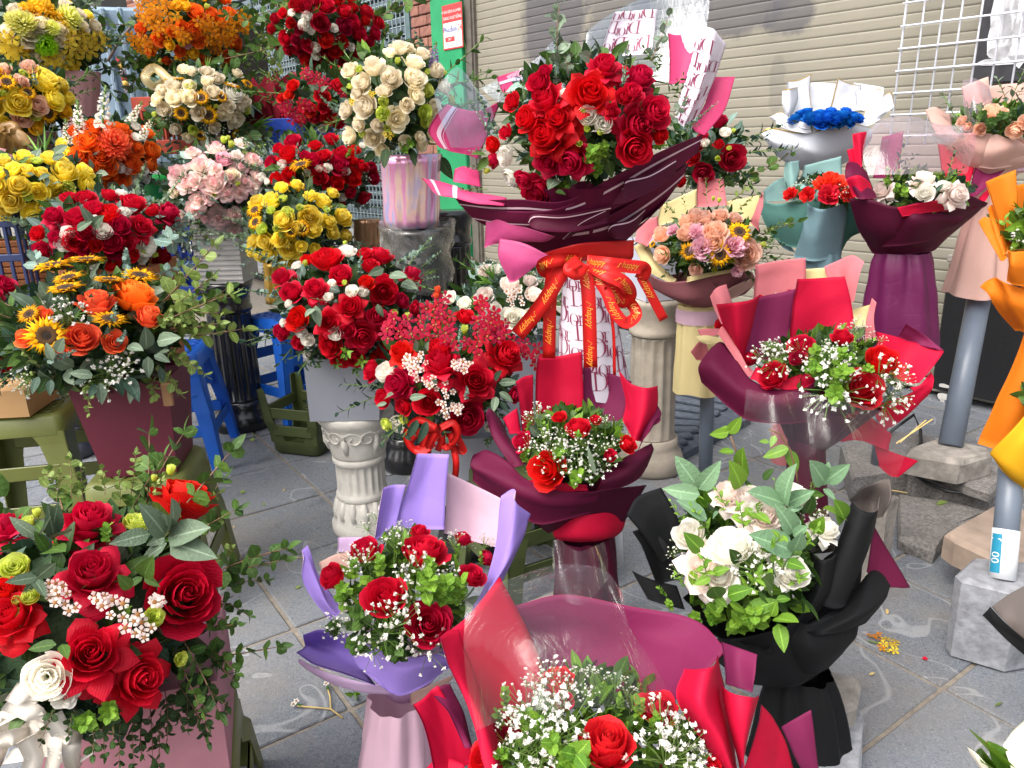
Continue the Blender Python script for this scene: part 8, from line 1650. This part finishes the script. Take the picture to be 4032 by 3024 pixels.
band([[(150,1385,.02),(420,1440,-.07),(720,1450,-.11),(1000,1380,-.11),(1300,1180,-.06),(1480,1040,.02)],[(260,1480,.02),(480,1540,-.05),(740,1560,-.08),(1000,1500,-.08),(1230,1350,-.04),(1440,1170,.01)],[(420,1580,.02),(560,1630,-.02),(760,1650,-.05),(960,1610,-.05),(1120,1490,-.02),(1320,1330,.01)]])
band([[(30,1330,.02),(330,1360,-.08),(640,1350,-.13),(950,1230,-.14),(1290,1050,-.09),(1560,930,.01)],[(120,1410,.02),(370,1450,-.07),(660,1450,-.11),(960,1350,-.12),(1280,1170,-.07),(1500,1050,.01)],[(280,1500,.02),(460,1540,-.04),(700,1550,-.08),(950,1470,-.08),(1200,1320,-.05),(1430,1170,.01)]],(('u', .42,.46, M_STRIPE),))
band([[(0,1285,.02),(200,1290,-.06),(420,1290,-.11),(700,1300,-.14),(1000,1150,-.15),(1300,990,-.11),(1600,868,.02)],[(20,1340,.02),(230,1370,-.05),(440,1375,-.1),(720,1380,-.13),(1000,1260,-.14),(1290,1090,-.09),(1580,920,.01)],[(80,1390,.02),(280,1420,-.04),(480,1440,-.08),(720,1450,-.11),(980,1350,-.12),(1260,1190,-.07),(1540,960,.01)]])
for rows in ([[(470,1440,-.12),(500,1390,-.13),(700,1390,-.15),(1000,1330,-.14)],[(470,1470,-.13),(560,1500,-.15),(760,1500,-.15),(980,1440,-.13)]],[[(1080,1210,-.15),(1100,1160,-.15),(1250,1130,-.13),(1420,1030,-.09)],[(1000,1330,-.14),(1130,1300,-.15),(1290,1220,-.12),(1420,1130,-.08)]],[[(975,1490,-.1),(1000,1450,-.1),(1120,1420,-.09),(1220,1350,-.06)],[(985,1530,-.09),(1050,1550,-.1),(1130,1530,-.08),(1200,1440,-.05)]],[[(680,1540,-.12),(800,1440,-.15),(960,1360,-.14)],[(700,1560,-.11),(830,1480,-.14),(980,1400,-.13)]]):
    B.sh(3, rows, 'dburg', 'burg', name='paper_fold', stripes=(('u', .1,.17, M_STRIPE),), cr=.03)
B.sh(3,[[(175,1398,-.02),(300,1420,-.06),(640,1530,-.1)],[(170,1500,-.02),(320,1520,-.06),(560,1570,-.08)],[(168,1612,-.01),(250,1580,-.03),(400,1560,-.06)]], 'satin', 'burg'); B.sh(6,[[(1590,62,-.05),(1750,95,-.08),(1915,175,-.1)],[(1585,190,-.06),(1700,230,-.08),(1840,230,-.09)],[(1655,350,-.06),(1690,345,-.065),(1715,330,-.07)]], 'satin', 'pink'); B.sh(3,[[(560,1640,-.05),(800,1590,-.1),(1150,1560,-.06)],[(600,1720,-.04),(830,1700,-.08),(1120,1680,-.04)]], M_RRED)
B.film(3,[[(150,570,.1),(480,400,.12),(640,250,.14),(700,300,.14)],[(280,680,.08),(480,600,.1),(680,480,.12),(750,420,.13)],[(420,760,.06),(600,700,.06),(760,620,.08),(820,560,.1)]], M_IRFILM); B.film(3,[[(820,300,.16),(870,180,.17),(1100,30,.19),(1350,-60,.2),(1640,-60,.18)],[(800,450,.14),(900,350,.16),(1100,250,.18),(1350,200,.18),(1620,180,.15)],[(850,600,.12),(950,560,.13),(1100,540,.14),(1350,520,.12),(1560,480,.1)]], M_IRFILM); B.film(2,[[(1165,600,.03),(1220,520,.05),(1330,430,.07),(1460,590,.08)],[(1200,760,.0),(1300,720,.02),(1420,720,.04),(1540,720,.06)],[(1280,950,-.03),(1380,950,-.01),(1470,940,.01),(1560,920,.03)]], M_IRFILM)
# printed serif wordmark, letter by letter
def crescent(cx, cy, rx, ry, th, a0, a1, n=14):
    V = []; 
    for i in range(n):
        a = a0 + (a1 - a0) * i / (n - 1); w = th * (.25 + .75 * abs(math.cos(a)) ** 1.5)
        V += [(cx + rx * math.cos(a), cy + ry * math.sin(a)),(cx + (rx - w) * math.cos(a), cy + (ry - w * .35) * math.sin(a))]
    return V, [(2 * i, 2 * i + 1,2 * i + 3,2 * i + 2) for i in range(n - 1)]
def rect(x0, y0, x1, y1, n=6):
    V = []
    for i in range(n): V += [(x0, y0 + (y1 - y0) * i / (n - 1)),(x1, y0 + (y1 - y0) * i / (n - 1))]
    return V, [(2 * i, 2 * i + 1,2 * i + 3,2 * i + 2) for i in range(n - 1)]
GL = {'D': [rect(.14,0,.24,1), rect(.0,.96,.40,1), rect(.0,0,.40,.04), crescent(.34,.5,.52,.5,.13,-pi / 2, pi / 2)],
      'i': [rect(.08,0,.16,.58), rect(.0,.54,.16,.58), rect(.0,0,.24,.035), crescent(.12,.76,.07,.07,.07,0,2 * pi)],
      'o': [crescent(.27,.29,.27,.31,.10,0,2 * pi, 22)],
      'r': [rect(.08,0,.16,.58), rect(.0,.54,.16,.58), rect(.0,0,.26,.035), crescent(.28,.44,.13,.14,.06, pi * .1, pi * .95)]}
def wordmark(mb, fn, x, y, sz):
    for ch, dx, dy, k in (('D', 0,0,1.0),('i', .80,.02,1.0),('o', 1.02,-.10,1.0),('r', 1.52,-.10,.9)):
        for V, Fc in GL[ch]:
            mb.add([tuple(fn(x + (dx + a * k) * sz, y + (dy + b * k) * sz)) for a, b in V], Fc)
B.skirt(7,(820,190),(885,1050),215,500, 'dior', 1.66,.015, name='printed_tube', flare=.75); a_, b_, r0, r1 = B.tube
def ontube(x, y):
    t = min(1, max(0,(a_.z - y) / (a_.z - b_.z))); r = (r0 + (r1 - r0) * t ** .75) * 1.02; c = a_.lerp(b_, t); an = -pi / 2 + x / max(r, .02)
    return (c.x + r * math.cos(an), c.y + r * math.sin(an), y)
for i in range(9):
    for j in range(-3,3):
        y = a_.z - .06 - i * .036; t = (a_.z - y) / (a_.z - b_.z); r = r0 + (r1 - r0) * min(1, t) ** .75
        x = (j + .5 * (i % 2)) * .088 + .012 * math.sin(i * 3)
        if abs(x) > r * 2.6 or t > .97: continue
        mb = MB(); wordmark(mb, ontube, x, y, .042); mb.build('print', M_INK, B.E, False)
def onsheet(d, u0, v0, W, Hh, mir=False):
    A_, N, o = d; m, n = A_.shape[:2]
    def fn(x, y):
        u = (x / W) if not mir else 1 - x / W; v = 1 - y / Hh; X, Y_ = min(max(u, 0),.999) * (n - 1), min(max(v, 0),.999) * (m - 1); i, j = int(Y_), int(X); fy, fx = Y_ - i, X - j
        return A_[i, j] * (1 - fy) * (1 - fx) + A_[min(i + 1, m - 1), j] * fy * (1 - fx) + A_[i, min(j + 1, n - 1)] * (1 - fy) * fx + A_[min(i + 1, m - 1), min(j + 1, n - 1)] * fy * fx + N[i, j] * .0015
    return fn
for d, W, Hh, mir in ((d1,.10,.10, True),(d2,.075,.24, True)):
    mb = MB(); fn = onsheet(d, 0,0, W, Hh, mir)
    for i in range(7):
        for j in range(3):
            x, y = .004 + j * .050 - .025 * (i % 2),.008 + i * .036
            if y > Hh - .02 or x < -.004: continue
            wordmark(mb, fn, max(x, .002), y, .030)
    mb.build('print', M_INK, B.E, False)
# bow of red ribbon with gold script
def rib(pts, w, n=2, txt=True, Y=1.5):
    mb = MB(); A_, N = ribbon(mb, [Q(7, x, y, Y + dy) for x, y, dy in pts], w * .88 * RG[7][2] * 1.6 / F, tw=0.0, k=8); o = mb.build('ribbon', M_RRED, B.E)
    if not txt: return
    L = A_.shape[0]; C_ = A_[:, 1]; cum = np.concatenate([[0], np.cumsum(np.linalg.norm(np.diff(C_, axis=0), axis=1))])
    def fn(x, y, x0):
        s = min(max(x + x0,0), cum[-1] * .999); i = min(int(np.searchsorted(cum, s) - 1), L - 2); i = max(i, 0); f = (s - cum[i]) / max(cum[i + 1] - cum[i],1e-6)
        side = A_[i, 2] - A_[i, 0]; side = side / np.linalg.norm(side); return C_[i] * (1 - f) + C_[i + 1] * f - side * y + N[i, 1] * .0012
    mb = MB(); x0 = .03
    while x0 < cum[-1] - .02:
        lettering(mb, 'happy', lambda x, y: fn(x, y, x0),.017,0,.35)
        S = [fn(-.022 - q * .001,.004 * math.sin(q * .5), x0) for q in range(12)]; tube(mb, [Vector(v) for v in S],.0005,4); x0 += .075
    put('gold_script', mb.mesh('gold_script', [M_GOLDT], True, wloc(B.E)), o).matrix_basis = Matrix()
rib([(800,210,-.03),(700,250,-.06),(560,480,-.07),(390,690,-.05)],105,3); rib([(760,220,-.02),(640,260,-.05),(605,420,-.06),(595,840,-.05)],88); rib([(820,240,-.03),(850,420,-.06),(865,900,-.07)],95); rib([(840,215,-.03),(980,230,-.07),(1120,245,-.05),(1215,262,-.03),(1190,330,-.02)],90); rib([(1190,310,-.02),(1240,400,-.02),(1340,590,-.01)],66)
rib([(845,240,-.03),(960,400,-.06),(1010,520,-.07),(1090,610,-.07),(1160,560,-.05),(1120,480,-.03),(1010,400,-.02)],78); rib([(850,230,-.03),(960,290,-.07),(1080,350,-.07),(1120,430,-.05),(1060,470,-.03),(960,360,-.02)],92); rib([(800,200,-.03),(680,200,-.07),(560,230,-.06),(580,280,-.03),(700,260,-.02)],85); rib([(830,230,-.05),(780,300,-.08),(720,260,-.08),(790,200,-.06)],70, txt=False); rib([(960,380,-.06),(1010,640,-.06),(1020,950,-.05)],22, txt=False)
c = Q(7,885,1000,1.66); pole('grey pole hidden inside the printed paper tube', Vector((c.x, c.y, .02)), c + Vector((0,0,.1)),.022,())

# ================================================================== SMALL BITS ON THE GROUND
def litter(name, label, cat, pts, fn):
    E = thing(name, label, cat, pts); fn(E); return E
RG[19] = (3200,2300,.4365)
E = thing('fallen_blossom', 'fallen orange and yellow petals on the paving at the right', 'petals', G(*cv(19,640,540)))
for x, y, c_, s in ((525,465, 'orange', 50),(590,460, 'orange', 50),(600,500, 'orange', 60),(660,495, 'gold', 50),(745,515, 'yellow', 55),(735,545, 'yellow', 50),(690,545, 'yellow', 50),(620,575, 'orange', 60),(690,600, 'yellow', 60),(735,600, 'yellow', 55),(640,540, 'gold', 50)):
    p = G(*cv(19, x, y),.006); inst('petal', flower('orchid', 'orchidorange' if c_ == 'orange' else 'orchidyellow'), E, p, Vector((0,0,1)) + rv(rnd, .4), rnd.uniform(0,6),.012)
mb = MB(); tube(mb, [G(*cv(19, x, y),.004) for x, y in ((500,515),(560,525),(620,545))],.0018,5); mb.build('stalk', M_STEM, E)
E = thing('fallen_petal', 'single yellow petal on the paving near the right edge', 'petal', G(*cv(19,1700,738))); inst('petal', flower('orchid', 'orchidyellow'), E, G(*cv(19,1700,738),.005),(0,0,1),0,.014)
RG[20] = (700,2500,.7874)
E = thing('fallen_sprig', 'dropped wax flower sprig on the paving beside the purple bouquet', 'sprig', G(*cv(20,760,370)))
for pts in (((825,415),(765,370),(600,355)),((765,370),(762,310),(745,250))):
    mb = MB(); tube(mb, [G(*cv(20, x, y),.005) for x, y in pts],.0018,5); mb.build('stalk', M_STRAW, E)
for x, y in ((578,345),(592,330),(742,242)): inst('wax_flower', flower('wax', 'white'), E, G(*cv(20, x, y),.01),(0,-.3,1),0,.007)
for x0, y0, x1, y1 in ((590,340,620,360),(600,345,630,350),(745,250,760,280),(750,255,740,285)):
    a, b = G(*cv(20, x0, y0),.008), G(*cv(20, x1, y1),.006); inst('leaf', leafmesh('mid', .25), E, a, b - a, 0,(b - a).length)
E = thing('fallen_leaf', 'small green leaf cluster on the paving by the lilac skirt', 'leaf', G(*cv(20,880,295)))
for x1, y1 in ((838,298),(880,268),(915,290),(895,325)):
    a, b = G(*cv(20,880,298),.006), G(*cv(20, x1, y1),.012); inst('leaf', leafmesh('bright', .55), E, a, b - a, 1.57,(b - a).length * 1.1)
for (x, y, R, lab, lm) in ((415,640,13, 'yellowing leaf on the paving left of the upside down stool', 'olive'),(310,1210,13, 'pale dry leaf on the paving at left of the pedestal', 'olive'),(410,655,15, 'brown dry leaf on the flat stone', 'olive'),(20,205,13, 'withered scrap of leaf near the black column foot', 'olive')):
    z = .05 if R == 15 else .006; E = thing('fallen_leaf', lab, 'leaf', G(*cv(R, x, y), z)); a = G(*cv(R, x - 18, y + 5), z); b = G(*cv(R, x + 22, y - 6), z + .006); inst('leaf', leafmesh(lm, .5), E, a, b - a, rnd.uniform(1,2),(b - a).length * 1.4)
for i, (x0, y0, x1, y1, lab) in enumerate(((175,335,370,205, 'pair of straw stalks sticking out of the clear film'),(150,585,235,600, 'short straw on the flat stone'))):
    E = thing('straw', lab, 'straw', Q(15, x0, y0,1.32) if i == 0 else G(*cv(15, x0, y0),.05)); mb = MB()
    if i == 0:
        tube(mb, [Q(15, x0, y0,1.32), Q(15, x1, y1,1.34)],.0014,5); tube(mb, [Q(15, x0 + 20, y0 - 5,1.32), Q(15, x1 - 35, y1 + 5,1.34)],.0014,5)
    else: tube(mb, [G(*cv(15, x0, y0),.05), G(*cv(15, x1, y1),.05)],.002,5)
    mb.build('stalk', M_STRAW, E)

mb = MB(); rg = random.Random(9)
for i in range(150):
    p = Vector((rg.uniform(-1.1,1.6), rg.uniform(.7,3.6),.003)); leaf(mb, p, rv(rg) * Vector((1,1,0)) if False else Vector((rg.uniform(-1,1), rg.uniform(-1,1),.15)), Vector((rg.uniform(-.4,.4), rg.uniform(-.4,.4),1)), rg.uniform(.008,.026), rg.uniform(.005,.012), rg, rg.choice((0,0,1,2,2)))
o = mb.build('leaf_litter', [LM['olive'], PM['red'], M_STRAW]); stuff(o); tag(o, 'tiny leaf and petal scraps scattered over the paving', 'litter')
